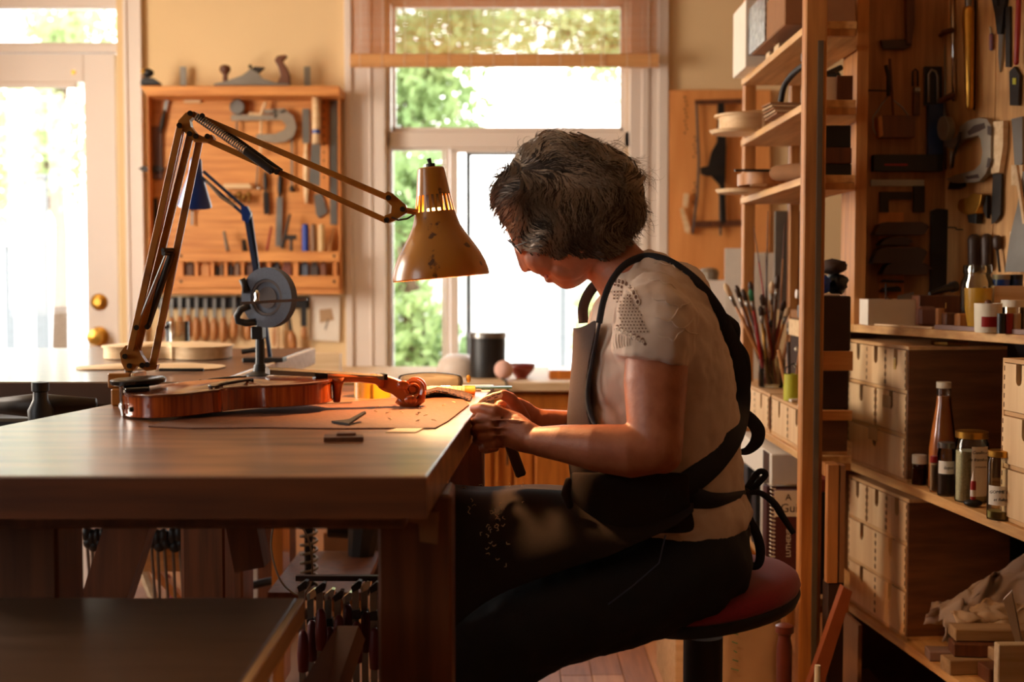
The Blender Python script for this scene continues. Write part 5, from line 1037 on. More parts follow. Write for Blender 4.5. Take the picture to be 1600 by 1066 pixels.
# ------------------------------------------------------------------ jars on upper board
zj = .5975
def onj(px, py): p = onz(px, py, zj); return V((p.x, p.y, zj))
def jarthing(name, label, px, py, wpx, top, lidh, glass, lid, content=None, chgt=.6, neck=None, cat='jar'):
    o = onj(px, py); o.z = zj; k = pm(o.y); R = wpx/2*k; H = (py-top)*k; L = lidh*k
    t = thing(name, label, cat, o)
    sh = neck if neck else [(0, 0), (R*.96, 0), (R, .004), (R, H-L-.012), (R*.88, H-L-.002), (R*.88, H-L)]
    part('glass', MB().lathe(sh, o, (0, 0, 1), 26), glass, t, smooth=.6)
    if content: part('content', MB().lathe([(0, .003), (R*.9, .003), (R*.92, H*chgt), (0, H*chgt)], o, (0, 0, 1), 22), content, t, smooth=.6)
    rl = (neck[-1][0] if neck else R*.92)*1.04
    part('lid', MB().lathe([(rl, H-L), (rl*1.03, H-L+.001), (rl*1.03, H-.001), (rl*.95, H), (0, H)], o, (0, 0, 1), 26), lid, t, smooth=.6)
    return t, o, R, H, k
m_oil = mat('amber_oil', (244, 158, 84), .25, coat=.5); m_sand = mat('grey_powder', (214, 204, 172), .9, scale=200, var=.3); m_resin = mat('olive_resin', (180, 164, 100), .4)
def bandlabel(t, o, R, z0, z1, a0, a1, m_):
    ring = [[V((o.x+R*1.012*math.cos(a), o.y+R*1.012*math.sin(a), o.z+z)) for a in [a0+(a1-a0)*q/12 for q in range(13)]] for z in (z0, z1)]
    return part('paper_label', MB().loft(ring, False, False), m_, t)
VA = -PI/2-.35   # side of the jars that faces the viewer
jarthing('brown_bottle', 'small brown bottle with cream cap beside the drawer chest', 1436, 757, 23, 710, 14, m_amber, m_cream, m_dark, .55, cat='bottle')
o = onj(1471, 762); k = pm(o.y)
jarthing('tall_bottle', 'tall bottle of orange oil with white cap', 1472, 762, 42, 595, 10, m_plastic, m_cream, None, neck=[(0, 0), (21*k, 0), (22*k, .006), (22*k, 62*k), (18*k, 90*k), (12*k, 130*k), (10.5*k, 157*k)], cat='bottle')
tb = bpy.data.objects['tall_bottle']; part('oil', MB().lathe([(0, .003), (20*k, .003), (20*k, 62*k), (16.5*k, 90*k), (10.5*k, 130*k), (9*k, 145*k), (0, 145*k)], o, (0, 0, 1), 22), m_oil, tb, smooth=.7)
j1 = jarthing('grey_lid_jar', 'small jar of dark resin with grey lid', 1478, 774, 27, 690, 9, m_jar, m_steel, m_dark, .5)
bandlabel(j1[0], j1[1], j1[2], j1[3]*.42, j1[3]*.66, VA-1, VA+1, m_paper); text(j1[0], 'laque', j1[1]+V((-.002, -j1[2]*1.03, j1[3]*.54)), (1, 0, 0), (0, 0, 1), .010, m_dark, font_shear=.3)
j2 = jarthing('gold_lid_jar', 'tall jam jar with gold lid and French printed label', 1517, 783, 51, 672, 11, m_jar, m_brass, m_sand, .72)
bandlabel(j2[0], j2[1], j2[2], j2[3]*.10, j2[3]*.80, VA+.0, VA+1.15, m_paper)
for i, (s, sz) in enumerate((('Confiture', .0095), ('de framboises', .0095), ('artisanale', .006))): text(j2[0], s, j2[1]+V((j2[2]*.18, -j2[2]*1.05, j2[3]*(.72-.10*i))), (1, -.05, 0), (0, 0, 1), sz, m_dark, font_shear=.3)
j3 = jarthing('labelled_jar', 'jam jar with gold lid and handwritten label at the right', 1561, 811, 38, 702, 10, m_jar, m_brass, m_resin, .12)
bandlabel(j3[0], j3[1], j3[2], j3[3]*.22, j3[3]*.50, VA-1, VA+1.2, m_paper)
for i, s in enumerate(('GOMME LAQUE', 'et Rubis 212')): text(j3[0], s, j3[1]+V((0, -j3[2]*1.06, j3[3]*(.42-.11*i))), (1, 0, 0), (0, 0, 1), .0085, m_black, font_shear=.2)
o = onj(1520, 792); k = pm(o.y); t = thing('glue_tube', 'small red and white glue bottle with pointed nozzle', 'glue', o)
part('base', MB().ell(o+V((0, 0, .008)), (.020, .016, .008), 14, 6), m_black, t, smooth=True); part('bottle', MB().lathe([(.0055, .014), (.006, .05), (.005, .055), (0, .055)], o, (0, 0, 1), 14), m_red, t, smooth=.6); part('white_band', MB().lathe([(.0062, .022), (.0062, .036)], o, (0, 0, 1), 14), m_white, t); part('nozzle', MB().lathe([(.005, .055), (.003, .062), (.001, .074), (0, .074)], o, (0, 0, 1), 12), m_white, t, smooth=.6)
jarthing('pump_bottle', 'frosted plastic bottle with white cap behind the gold lid jars', 1560, 745, 30, 668, 26, m_plastic, m_cream, m_dbox, .5, cat='bottle')
jarthing('dark_spirit_bottle', 'large dark bottle with white cap standing at the back', 1561, 720, 46, 570, 16, m_amber, m_cream, m_dark, .7, neck=[(0, 0), (.034, 0), (.035, .004), (.035, .11), (.030, .13), (.0165, .155), (.0165, .19)], cat='bottle')
jarthing('dark_bottle', 'dark bottle at the back beside the tall orange one', 1512, 716, 38, 605, 14, m_amber, m_black, m_dark, .8, cat='bottle')
jarthing('slim_tube', 'slim beige tube squeezed between the bottles', 1459, 768, 13, 712, 10, m_plastic, m_red, m_kraft, .8, cat='tube')
pb = [W(1421, 636, 3.0), W(1462, 624, 3.0), W(1468, 700, 3.0), W(1450, 710, 3.0), W(1436, 705, 3.0)]
o = onj(1450, 745); t = thing('zip_bag', 'clear plastic bag with a pale chip leaning on the bottles', 'bag', o)
part('bag', MB().prism([W(x, y, 3.02) for x, y in ((1421, 640), (1462, 626), (1466, 740), (1444, 744), (1436, 700))], (0, .012, 0)), m_plastic, t); part('pale_chip', MB().ell(W(1441, 660, 3.026), (.009, .003, .014), 12, 8), m_pale, t, smooth=True)
# lower shelf things
zl_ = .2225
def onl(px, py): p = onz(px, py, zl_); return V((p.x, p.y, zl_))
m_dull = wood('dull_offcut', (172, 138, 98), (140, 106, 70), 'x', .65)
def wb_(label, px, py, L, w_, h, ang, z0=0, m_=None):
    p = onl(px, py); u = V((math.cos(ang), math.sin(ang), 0)); v_ = V((-u.y, u.x, 0)); c = p+V((0, 0, z0+h/2))+u*L/2+v_*w_/2
    return one('wood_block', label, 'block', m_ or m_dull, MB().obox(c, u, v_, (0, 0, 1), L/2, w_/2, h/2, .002), group='offcut blocks on the lower board')
wb_('small mauve grey block at the left of the offcuts', 1452, 1034, .07, .05, .022, -.1, 0, mat('mauve_wood', (150, 120, 110), .7))
wb_('brown block lowest at the left of the stack', 1484, 1056, .11, .05, .032, .1); wb_('dark wide block lowest at the right of the stack', 1545, 1070, .15, .06, .032, .05, 0, m_brownw)
wb_('middle left block in the offcut stack', 1490, 1050, .12, .055, .028, -.1, .033, m_brownw); wb_('middle right block in the offcut stack', 1556, 1060, .14, .055, .026, .12, .033)
wb_('wide top block of the offcut stack', 1492, 1046, .19, .06, .026, -.06, .062)
one('white_bracket', 'white angled sheet metal piece leaning at right edge', 'bracket', m_white, MB().prism([W(x, y, 2.62) for x, y in ((1567, 938), (1580, 925), (1592, 985), (1596, 1005), (1588, 1010))], (.01, .02, 0))); one('pale_upright_block', 'pale upright block at the right bottom corner', 'block', m_pale, MB().box(onx(1580, 2.45), onx(1640, 2.45), 2.45, 2.475, zl_, W(0, 1008, 2.45).z, bev=.002))
# rag heap: folded cloth
def rag(name, label, fn, nu, nv, m_, seed):
    vs = []; fs = []
    for i in range(nu):
        for j in range(nv): vs.append(fn(i/(nu-1), j/(nv-1)))
    for i in range(nu-1):
        for j in range(nv-1): fs.append((i*nv+j, (i+1)*nv+j, (i+1)*nv+j+1, i*nv+j+1))
    mb = MB().add(vs, fs); return one(name, label, 'cloth', m_, mb, smooth=True, solid=.0025)
from mathutils import noise as NZ
def f1(u, v):
    x = .965+u*.35; y = 2.965-.13*v-.012*math.sin(u*9); ridge = math.sin(PI*min(1, max(0, v*.95+.03)))**.7
    h = .03+(.085+.13*min(1, u*1.3))*ridge*(1-.25*abs(u-.8)); n = NZ.noise(V((u*5, v*9, 1)))*.022+NZ.noise(V((u*16, v*24, 3)))*.010+abs(NZ.noise(V((u*7+v*4, v*3, 5))))*.03
    return V((x+n*.5, y+NZ.noise(V((u*8, v*8, 7)))*.02, max(zl_+.003, zl_+h+n)))
rag('rag_heap', 'heap of crumpled mauve grey rags on the lower board', f1, 60, 50, m_rag, 1)
def f2(u, v):
    x = .99+u*.30; y = 2.885-.075*v; n = NZ.noise(V((u*6, v*7, 11)))*.02+abs(NZ.noise(V((u*9-v*6, v*2, 9))))*.022
    return V((x, y+NZ.noise(V((u*8, v*8, 17)))*.012, zl_+.075+.06*math.sin(PI*v)*(.4+.6*u)+n))
rag('beige_rag', 'beige folded rag in front of the grey heap', f2, 50, 36, mat('beige_cloth', (196, 170, 140), .9, var=.15, scale=20), 2)
b = MB()
def f3(u, v): return V((.98+.20*u+.02*math.sin(v*9), 2.86+.04*math.sin(u*12+v*3), .0+.18*v+.012*math.sin(u*20)))
rag('hanging_rag', 'mauve cloth bunched under the lower board', f3, 30, 16, m_rag, 3)
# ------------------------------------------------------------------ wall tool cabinet
ev = V((.305, -.952, 0)).normalized(); CR = V((1.155, 3.45, 0)); nb = V((-ev.y*-1, 0, 0)); nb = V((-.952, -.305, 0)).normalized()
BP = Pl(CR, nb); EP = fr(3.44); zf = .958
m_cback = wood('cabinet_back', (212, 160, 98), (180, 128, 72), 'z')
tcab = thing('tool_cabinet', 'open wooden tool cabinet on the right wall crammed with hand tools', 'cabinet', (1.1, 3.1, zf-.02))
FL_ = V((W(1334, 505, 3.30).x, 3.30, 0))
def XY(p, z): return V((p.x, p.y, z))
q0 = FL_; q1 = FL_+ev*1.1; q2 = CR+ev*1.1+V((.0, 0, 0)); q3 = CR+V((.02, .02, 0)); q4 = V((FL_.x+.02, 3.46, 0))
part('floor_board', MB().prism([XY(p, zf) for p in (q0, q1, q2, q3, q4)], (0, 0, -.020)), m_pine, tcab, bev=.0015)
part('side_board', MB().prism([XY(p, zf+.0005) for p in (FL_, FL_+V((.028, -.002, 0)), FL_+V((.052, .14, 0)), FL_+V((.0, .14, 0)))], (0, 0, 1.4)), m_pinez, tcab)
part('end_panel', MB().box(FL_.x+.054, 1.165, 3.44, 3.455, zf+.0005, 2.36), wood('cabinet_end_shaded', (178, 124, 72), (146, 96, 54), 'z'), tcab)  # darker than the cabinet back: the panel's shade is put in its colour
part('back_panel', MB().prism([XY(CR+ev*.0, zf+.0005), XY(CR+ev*.205, zf+.0005), XY(CR+ev*.205, 2.36), XY(CR, 2.36)], -nb*.014), m_cback, tcab); part('back_panel', MB().prism([XY(CR+ev*.208, zf+.0005), XY(CR+ev*1.1, zf+.0005), XY(CR+ev*1.1, 2.36), XY(CR+ev*.208, 2.36)], -nb*.014), m_cback, tcab)
part('top_board', MB().prism([XY(p, 2.362) for p in (q0, q1, q2, q3, q4)], (0, 0, .02)), m_pine, tcab)
GT = 'hand tools in the open cabinet'
def tool(name, label, cat, pl, parts_, group=GT):
    c = parts_[0]; pts = c[2]; cx = sum(p[0] for p in pts)/len(pts); cy = max(p[1] for p in pts)
    t = thing(name, label, cat, pl.at(cx, cy, .01), group)
    for (nm, m_, pts, th, *o_) in parts_:
        off = o_[0] if o_ else .002
        if isinstance(th, tuple):   # tube: (radius px,)
            k = pl.at(*pts[0]).y/FPX; part(nm, MB().tube([pl.at(x, y, off+th[0]*k) for x, y in pts], [r_*k for r_ in th] if len(th) == len(pts) else th[0]*k, 10, round_=len(pts) > 1 and th[0] > 3), m_, t, smooth=True)
        else: part(nm, MB().pp(pl, pts, th, off), m_, t, bev=.001 if th > .01 else 0)
    return t
def rect(x0, x1, y0, y1): return [(x0, y0), (x1, y0), (x1, y1), (x0, y1)]
tool('back_saw', 'dark handled saw hanging at the top of the shaded end panel', 'saw', EP, [('handle', m_brownw, [(1412, -20), (1426, -20), (1426, 40), (1421, 70), (1414, 70), (1413, 30)], .02), ('blade', m_dark, [(1374, 64), (1422, 62), (1422, 74), (1412, 78), (1378, 78)], .012)])
tool('plane_box_gauge', 'wire framed wooden box gauge on the end panel', 'gauge', EP, [('box', m_brownw, rect(1372, 1424, 183, 217), .035), ('pale_side', m_handle, [(1366, 186), (1372, 183), (1374, 214), (1368, 218)], .036), ('stick', m_brownw, [(1390, 92), (1396, 180)], (2, 2), .03), ('wire', m_steel, [(1388, 150), (1376, 165), (1364, 184), (1364, 200), (1370, 212)], (1.2,)*5, .03), ('wire', m_steel, [(1394, 155), (1410, 168), (1420, 182), (1422, 198)], (1.2,)*4, .03), ('hook', m_iron, [(1384, 102), (1388, 120), (1388, 150)], (3, 3, 3), .03), ('rod', m_iron, [(1342, 141), (1386, 142)], (1.3, 1.3), .02)])
tool('small_scraper', 'small dark tool with steel collar right of box gauge', 'scraper', EP, [('handle', m_brownw, rect(1425, 1435, 145, 181), .016), ('loop', m_black, [(1426, 135), (1426, 112), (1430, 108), (1434, 112), (1434, 135)], (1.6,)*5, .01), ('collar', m_steel, rect(1426, 1435, 138, 144), .017)])
tool('blue_saw_case', 'dark frame with blue lower half on the end panel', 'case', EP, [('blue_case', m_darkblue, [(1447, 166), (1470, 162), (1470, 252), (1447, 252)], .022), ('dark_frame', m_black, rect(1443, 1470, 105, 165), .012), ('inner_loop', m_alu, [(1451, 160), (1451, 116), (1456, 109), (1462, 112), (1465, 120), (1465, 160)], (2,)*6, .016)])
tool('long_dark_block', 'long black and red block under the blue case', 'block', EP, [('block', m_black, rect(1361, 1468, 243, 269), .03), ('red_lines', m_red, rect(1382, 1418, 256, 259), .0008, .0321)])
tool('try_square', 'grey steel try square on the end panel', 'square', EP, [('blade', m_steel, rect(1360, 1443, 281, 291), .006), ('stock', m_iron, rect(1426, 1443, 291, 332), .012)])
tool('small_square', 'smaller dark square nested inside the grey one', 'square', EP, [('blade', m_iron, rect(1374, 1424, 300, 312), .008), ('stock', m_iron, rect(1374, 1387, 312, 332), .01)])
for i, (lb, x0, x1, y0, y1) in enumerate((('topmost dark curved block plane in the column of planes', 1359, 1444, 348, 368), ('small thin dark plane second in the column', 1367, 1419, 371, 384), ('wide dark plane third in the column', 1356, 1441, 387, 412), ('lowest dark plane in the column', 1370, 1447, 411, 430))):
    tool('wooden_plane', lb, 'plane', EP, [('body', m_dark, [(x0, y1), (x0+8, y0+4), (x0+20, y0), (x1-12, y0), (x1-3, y0+4), (x1, y0+8), (x1-8, y1)], .045)])
one('plane_rack', 'narrow wooden rack the dark planes rest on', 'rack', m_rackz, MB().pp(EP, rect(1373, 1412, 332, 468), .0015))
tool('thin_blade_row', 'thin dark blade near the bottom of the end panel', 'blade', EP, [('blade', m_black, [(1373, 441), (1380, 437), (1410, 438), (1410, 442)], .015)]); tool('round_cutter', 'low dark curved cutter above the white box', 'cutter', EP, [('body', m_black, [(1373, 456), (1378, 450), (1400, 447), (1405, 450), (1405, 456)], .02)])
tool('long_spoke', 'tall black flat tool standing at the corner of cabinet', 'tool', EP, [('body', m_black, [(1453, 330), (1462, 326), (1480, 328), (1480, 456), (1452, 460)], .012)])
# back panel tools
tool('slim_rod', 'thin steel rod with wooden T handle near the cabinet corner', 'rod', BP, [('rod', m_steel, [(1476, 60), (1477, 265)], (1.8, 1.8)), ('t_handle', m_brownw, [(1468, 56), (1476, 50), (1488, 47)], (4, 4.5, 4), .01)])
tool('steel_rod', 'bright steel tube hanging beside the brass tube', 'rod', BP, [('rod', m_chrome, [(1488, -10), (1489, 60), (1491, 158)], (2.8, 2.8, 3), .006)])
tool('hook_handle', 'brown T handle of a reamer left of the brass tube', 'handle', BP, [('handle', m_brownw, [(1454, 166), (1470, 158), (1488, 149)], (3.5, 4.5, 5), .02), ('shaft', m_steel, [(1476, 160), (1477, 200)], (1.6, 1.6), .016)])
tool('brass_tube', 'long polished brass tube hanging on the cabinet back', 'tube', BP, [('tube', m_brass, [(1513, 18), (1515, 166)], (9, 6), .012), ('steel_top', m_steel, [(1513, -10), (1513, 16)], (5, 5), .014)])
tool('thin_grey_rod', 'thin grey rod right behind the brass tube', 'rod', BP, [('rod', m_iron, [(1524, 0), (1522, 172)], (2, 1.5), .004)])
tool('beaded_charm', 'tiny colourful beaded charm pinned to the cabinet back', 'charm', BP, [('beads', mat('coloured_beads', (180, 70, 50), .4, scale=300, c2=(60, 110, 150)), [(1549, 55), (1549, 76)], (3.2, 3.2)), ('pin', m_cream, [(1547, 42), (1548, 52)], (1.4, 1))])
tool('scissors', 'black handled scissors pointing down at the top', 'scissors', BP, [('handle', m_black, [(1553, -12), (1562, -12), (1564, 10), (1568, 10), (1569, -12), (1578, -12), (1574, 14), (1570, 54), (1564, 54), (1560, 22)], .012), ('blades', m_steel, [(1563, 54), (1570, 54), (1568, 90), (1565, 113), (1563, 90)], .006)])
tool('hanging_file', 'dark slim file right of the scissors', 'file', BP, [('blade', m_iron, rect(1574, 1581, 10, 105), .006)])
tool('red_cutter', 'tool with red handle and dark jaw at the right edge', 'cutter', BP, [('handle', m_red, [(1592, -10), (1590, 50), (1588, 98)], (4, 4.5, 4), .012), ('jaw', m_iron, [(1582, 112), (1590, 104), (1598, 118), (1596, 165), (1583, 165)], .01), ('green_tag', m_lime, rect(1583, 1588, 122, 132), .002, .013)])
t = tool('bench_caliper', 'large cast aluminium caliper frame with round dial', 'caliper', BP, [('dial', m_alu, [(1472+9+9*math.cos(a)+3, 201+19*math.sin(a)) for a in [2*PI*k/20 for k in range(20)]], .022, .03), ('arm', m_iron, [(1500, 206), (1498, 222), (1490, 244), (1488, 262)], (2.4,)*4, .03), ('rod', m_steel, [(1487, 235), (1486, 264)], (2.5, 2.5), .03)])
fo = [(1508, 198), (1520, 189), (1538, 184), (1550, 186), (1556, 196), (1556, 250), (1548, 272), (1538, 284), (1520, 286), (1496, 286), (1486, 280), (1500, 274), (1530, 266), (1540, 256), (1543, 238), (1540, 218), (1536, 212), (1520, 216), (1504, 224), (1496, 234), (1484, 230), (1482, 222), (1500, 216), (1506, 208)]
part('frame', MB().pp(BP, fo, .016, .012), m_alu, t, bev=.001)
for pts in ([(1512, 206), (1522, 196), (1538, 192), (1540, 200), (1528, 206), (1514, 212)], [(1543, 196), (1549, 198), (1549, 212), (1543, 210)], [(1544, 246), (1549, 248), (1546, 262), (1541, 262)], [(1508, 276), (1528, 272), (1530, 278), (1512, 280)]): part('frame_opening', MB().pp(BP, pts, .0006, .0282), m_dark, t)
t = tool('hewing_knife', 'knife with pale wooden handle and dark blade pointing down', 'knife', BP, [('handle', m_pale, [(1560, 190), (1576, 189), (1575, 230), (1569, 270), (1556, 272), (1557, 230)], .016, .004), ('blade', m_iron, [(1554, 272), (1568, 272), (1566, 335), (1560, 345), (1552, 350)], .006, .006)])
tool('steel_spatula', 'grey steel blade at the right edge below the red cutter', 'blade', BP, [('blade', m_steel, [(1583, 186), (1600, 182), (1600, 256), (1588, 262)], .005, .006), ('handle', m_pale, rect(1586, 1604, 258, 290), .012)])
tool('brass_spokeshave', 'shiny brass violin plane tilted on a nail', 'plane', BP, [('body', m_brass, [(1507, 322), (1512, 312), (1526, 308), (1533, 302), (1546, 304), (1543, 320), (1536, 334), (1522, 336), (1510, 330)], .024, .006), ('sole', m_black, [(1520, 336), (1535, 334), (1534, 350), (1522, 348)], .018, .006), ('screw', m_brass, [(1500, 324), (1508, 322)], (2.5, 3), .018), ('iron', m_iron, [(1543, 304), (1548, 306), (1548, 342), (1542, 330)], .012, .006)])
tool('black_clip', 'small black clip tool under the caliper frame', 'clip', BP, [('body', m_black, [(1486, 296), (1490, 284), (1500, 281), (1510, 284), (1510, 292), (1500, 296)], .012)])
for i, (x0, x1, y0, y1, lb) in enumerate(((1512, 1532, 371, 418, 'left dark leather handle below the brass plane'), (1533, 1550, 369, 416, 'middle dark handle below the brass plane'), (1551, 1565, 370, 385, 'short black handle beneath the hewing knife'))):
    tool('leather_grip_tool', lb, 'tool', BP, [('grip', m_dark, [((x0+x1)/2, y0+4), ((x0+x1)/2, y1)], ((x1-x0)/2, (x1-x0)/2*.9), .002)])
tool('bent_hook', 'thin bent nail hook on the cabinet back', 'hook', BP, [('wire', m_iron, [(1480, 355), (1494, 356), (1494, 359), (1504, 359)], (.9,)*4, .004)])
tool('set_square', 'pale grey set square leaning at the right edge', 'square', BP, [('plate', m_steel, [(1600, 268), (1604, 268), (1604, 425), (1572, 425), (1580, 370), (1592, 320)], .004, .03), ('wood_edge', m_pale, [(1588, 258), (1592, 258), (1606, 350), (1602, 350)], .008, .036)])
tool('wall_block', 'pale pinned block on the right edge above tins', 'block', BP, [('block', m_pale, rect(1588, 1612, 362, 384), .02), ('screw', m_iron, rect(1590, 1594, 371, 375), .001, .0225)])
tool('black_wire_tool', 'thin grey rod behind the hewing knife blade', 'rod', BP, [('rod', m_iron, [(1558, 385), (1562, 425)], (2, 2), .01)])
# on the cabinet floor
def onc(px, py): p = onz(px, py, zf+.001); return V((p.x, p.y, zf+.001))
def ybox(name, label, cat, m_, x0, x1, top, bot, dep, bev=.001, z0=0):
    a_ = onc(x0, bot); Y = a_.y; b_ = W(x1, bot, Y); zt = W(x0, top, Y).z
    return one(name, label, cat, m_, MB().box(a_.x, b_.x, Y, Y+dep, zf+.001+z0, zt, bev=bev))
def atY(name, label, cat, m_, x0, x1, top, Y, dep, z0=None, bev=.001):
    z0 = zf+.001 if z0 is None else z0
    return one(name, label, cat, m_, MB().box(W(x0, 0, Y).x, W(x1, 0, Y).x, Y, Y+dep, z0, W(0, top, Y).z, bev=bev))
ybx = 3.22
t = thing('white_open_box', 'small white open box of scrapers on the cabinet floor', 'box', (W(1402, 0, ybx).x, ybx, zf+.001))
x0_, x1_ = W(1363, 0, ybx).x, W(1442, 0, ybx).x; zt2 = W(0, 468, ybx).z
part('front', MB().box(x0_, x1_, ybx, ybx+.005, zf+.001, zt2), m_paper, t); part('back', MB().box(x0_, x1_, ybx+.085, ybx+.09, zf+.001, zt2), m_paper, t); part('side', MB().box(x0_, x0_+.005, ybx+.005, ybx+.085, zf+.001, zt2), m_paper, t); part('side', MB().box(x1_-.005, x1_, ybx+.005, ybx+.085, zf+.001, zt2), m_paper, t); part('bottom', MB().box(x0_+.005, x1_-.005, ybx+.005, ybx+.085, zf+.001, zf+.004), m_paper, t)
one('metal_scraper', 'bright angled scraper blade sticking out of the white box', 'scraper', m_steel, MB().prism([W(1402, 474, ybx+.03), W(1403, 462, ybx+.03), W(1428, 456, ybx+.03), W(1428, 474, ybx+.03)], (0, .002, 0))); one('red_peg', 'small reddish peg lying in the white box', 'peg', m_brownw, MB().tube([W(1383, 463, ybx+.04), W(1398, 472, ybx+.04)], .003, 8)); one('screw_bit', 'upright screw standing in the white box', 'screw', m_iron, MB().tube([W(1384, 443, ybx+.06), W(1384, 472, ybx+.06)], .002, 6))
atY('brown_tray', 'brown wooden box behind the white one', 'box', m_brownw, 1444, 1512, 462, 3.19, .10); 
one('black_cylinder', 'black cylindrical tool lying on the brown box', 'cylinder', m_black, MB().tube([W(1452, 459, 3.2), W(1492, 447, 3.24)], [.004, .0125], 16).tube([W(1486, 449, 3.235), W(1494, 447, 3.24)], .0135, 16), smooth=.6)
atY('purple_block', 'rounded purple brown wood block before the brown box', 'block', mat('purple_wood', (120, 76, 62), .5), 1444, 1474, 479, 3.10, .03, bev=.008)
one('grey_disc', 'grey disc standing behind the purple block', 'disc', m_steel, MB().lathe([(0, 0), (.020, 0), (.020, .006), (0, .006)], V((W(1462, 0, 3.16).x, 3.165, zf+.021)), (0, -1, 0), 20))
atY('pale_wood_cube', 'small pale wood cube right of the purple block', 'block', m_handle, 1474, 1484, 482, 3.02, .02); atY('wood_wedge', 'small wooden wedge beside the pale cube', 'block', m_brownw, 1486, 1505, 489, 2.99, .03, bev=.003); atY('brown_wedge', 'second small brown wedge before the amber cup', 'block', m_handle, 1506, 1532, 490, 2.96, .03, bev=.004)
one('copper_pin', 'tiny pin standing on the pale cube', 'pin', m_oldbrass, MB().tube([W(1478, 482, 3.03), W(1478, 473, 3.03)], .0015, 6))
def cup(name, label, px, Y, wpx, top, m_, cat, z0=None, prof_=None, **k):
    z0 = zf+.001 if z0 is None else z0; o = V((W(px, 0, Y).x, Y, z0)); R = wpx/2*pm(Y); H = W(0, top, Y).z-z0
    t = thing(name, label, cat, o); pr = prof_ or [(0, 0), (R*.6, 0), (R*.7, .003), (R*.95, H*.5), (R, H), (R*.93, H), (R*.88, H*.5), (R*.5, .005), (0, .005)]
    part('body', MB().lathe([(a*(R if prof_ else 1), b_*(H if prof_ else 1)) for a, b_ in pr], o, (0, 0, 1), 26), m_, t, smooth=.6); return t, o, R, H
J = [(0, 0), (1, 0), (1, .72), (.8, .82), (.8, .86), (.86, .88), (.86, .97), (.8, 1), (.74, 1), (.74, .84), (.92, .7), (.92, .03), (0, .03)]
t, o, R, H = cup('chestnut_jar', 'glass jar of reddish wooden pegs on the cabinet floor', 1535, 3.02, 50, 414, m_jar, 'jar', prof_=J)
for i in range(9): part('wooden_peg', MB().tube([o+V((math.cos(i*2.1)*R*.5, math.sin(i*2.1)*R*.5, .012+.006*i)), o+V((math.cos(i*2.1+1)*R*.6, math.sin(i*2.1+1)*R*.5, .045+.006*i))], .006, 8, round_=True), m_brownw, t, smooth=True)
cup('amber_cup', 'translucent amber cup before the peg jar', 1537, 2.93, 42, 450, m_tape, 'cup')
t, o, R, H = cup('small_white_cup', 'small white cup with a red painted stripe', 1553, 2.80, 42, 474, m_cream, 'cup', prof_=[(0, 0), (.9, 0), (.95, .05), (1, 1), (.92, 1), (.88, .1), (0, .08)])
part('red_motif', MB().loft([[V((o.x+R*1.0*math.cos(a), o.y+R*1.0*math.sin(a), o.z+H*z)) for a in [-2.4+.12*q for q in range(14)]] for z in (.2, .55)], False, False), m_red, t)
one('wooden_ball', 'small brown wooden ball in the white cup', 'ball', m_brownw, MB().ell((o.x, o.y, o.z+H), (.008,)*3, 12, 8), smooth=True)
t, o, R, H = cup('cream_lid_jar', 'squat glass jar with cream lid at right edge', 1592, 2.86, 34, 480, m_jar, 'jar', prof_=[(0, 0), (1, 0), (1, 1), (.9, 1), (.9, .1), (0, .1)]); part('lid', MB().lathe([(0, H+.0003), (R*1.05, H+.0003), (R*1.05, H+.016), (0, H+.016)], o, (0, 0, 1), 26), m_cream, t, smooth=.6)
for i, (px, m_, lb) in enumerate(((1574, m_black, 'small black jar with pale top at the shelf front'), (1586, m_red, 'tiny maroon pot at the shelf front'), (1598, m_kraft, 'tiny pale pot at the shelf front, rightmost'))):
    cup('tiny_pot', lb, px, 2.74, 13, 490, m_, 'pot', prof_=[(0, 0), (1, 0), (1, 1), (0, 1)])
atY('tin_stand', 'raised white block the blue tins stand on', 'block', m_pale, 1562, 1640, 447, 3.0, .07, z0=zf+.001)
zs_ = W(0, 447, 3.0).z+.0003
t, o, R, H = cup('blue_tin', 'small blue tin with dark lid on the white block', 1573, 3.03, 26, 437, m_blue, 'tin', z0=zs_, prof_=[(0, 0), (1, 0), (1, 1), (0, 1)]); part('lid', MB().lathe([(0, H), (R*1.03, H), (R*1.03, H+.012), (0, H+.012)], o, (0, 0, 1), 24), m_alu, t, smooth=.6)
t, o, R, H = cup('dark_blue_tin', 'dark blue tin right of the small blue one', 1596, 3.035, 20, 437, m_darkblue, 'tin', z0=zs_, prof_=[(0, 0), (1, 0), (1, 1), (0, 1)]); part('lid', MB().lathe([(0, H), (R*1.03, H), (R*1.03, H+.012), (0, H+.012)], o, (0, 0, 1), 24), m_black, t, smooth=.6)
one('violet_strip', 'long violet grey wood strip along the cabinet floor edge', 'strip', mat('violet_wood', (146, 118, 112), .6), MB().prism([XY(FL_+ev*s+(-nb)*d, zf+.0008) for s, d in ((.33, .004), (.90, .004), (.90, .022), (.33, .022))], (0, 0, .010)))
one('pale_strip', 'thin pale strip along the cabinet floor front', 'strip', m_pale, MB().prism([XY(FL_+ev*s+(-nb)*d, zf+.0008) for s, d in ((.06, .004), (.32, .004), (.32, .02), (.06, .02))], (0, 0, .004)))
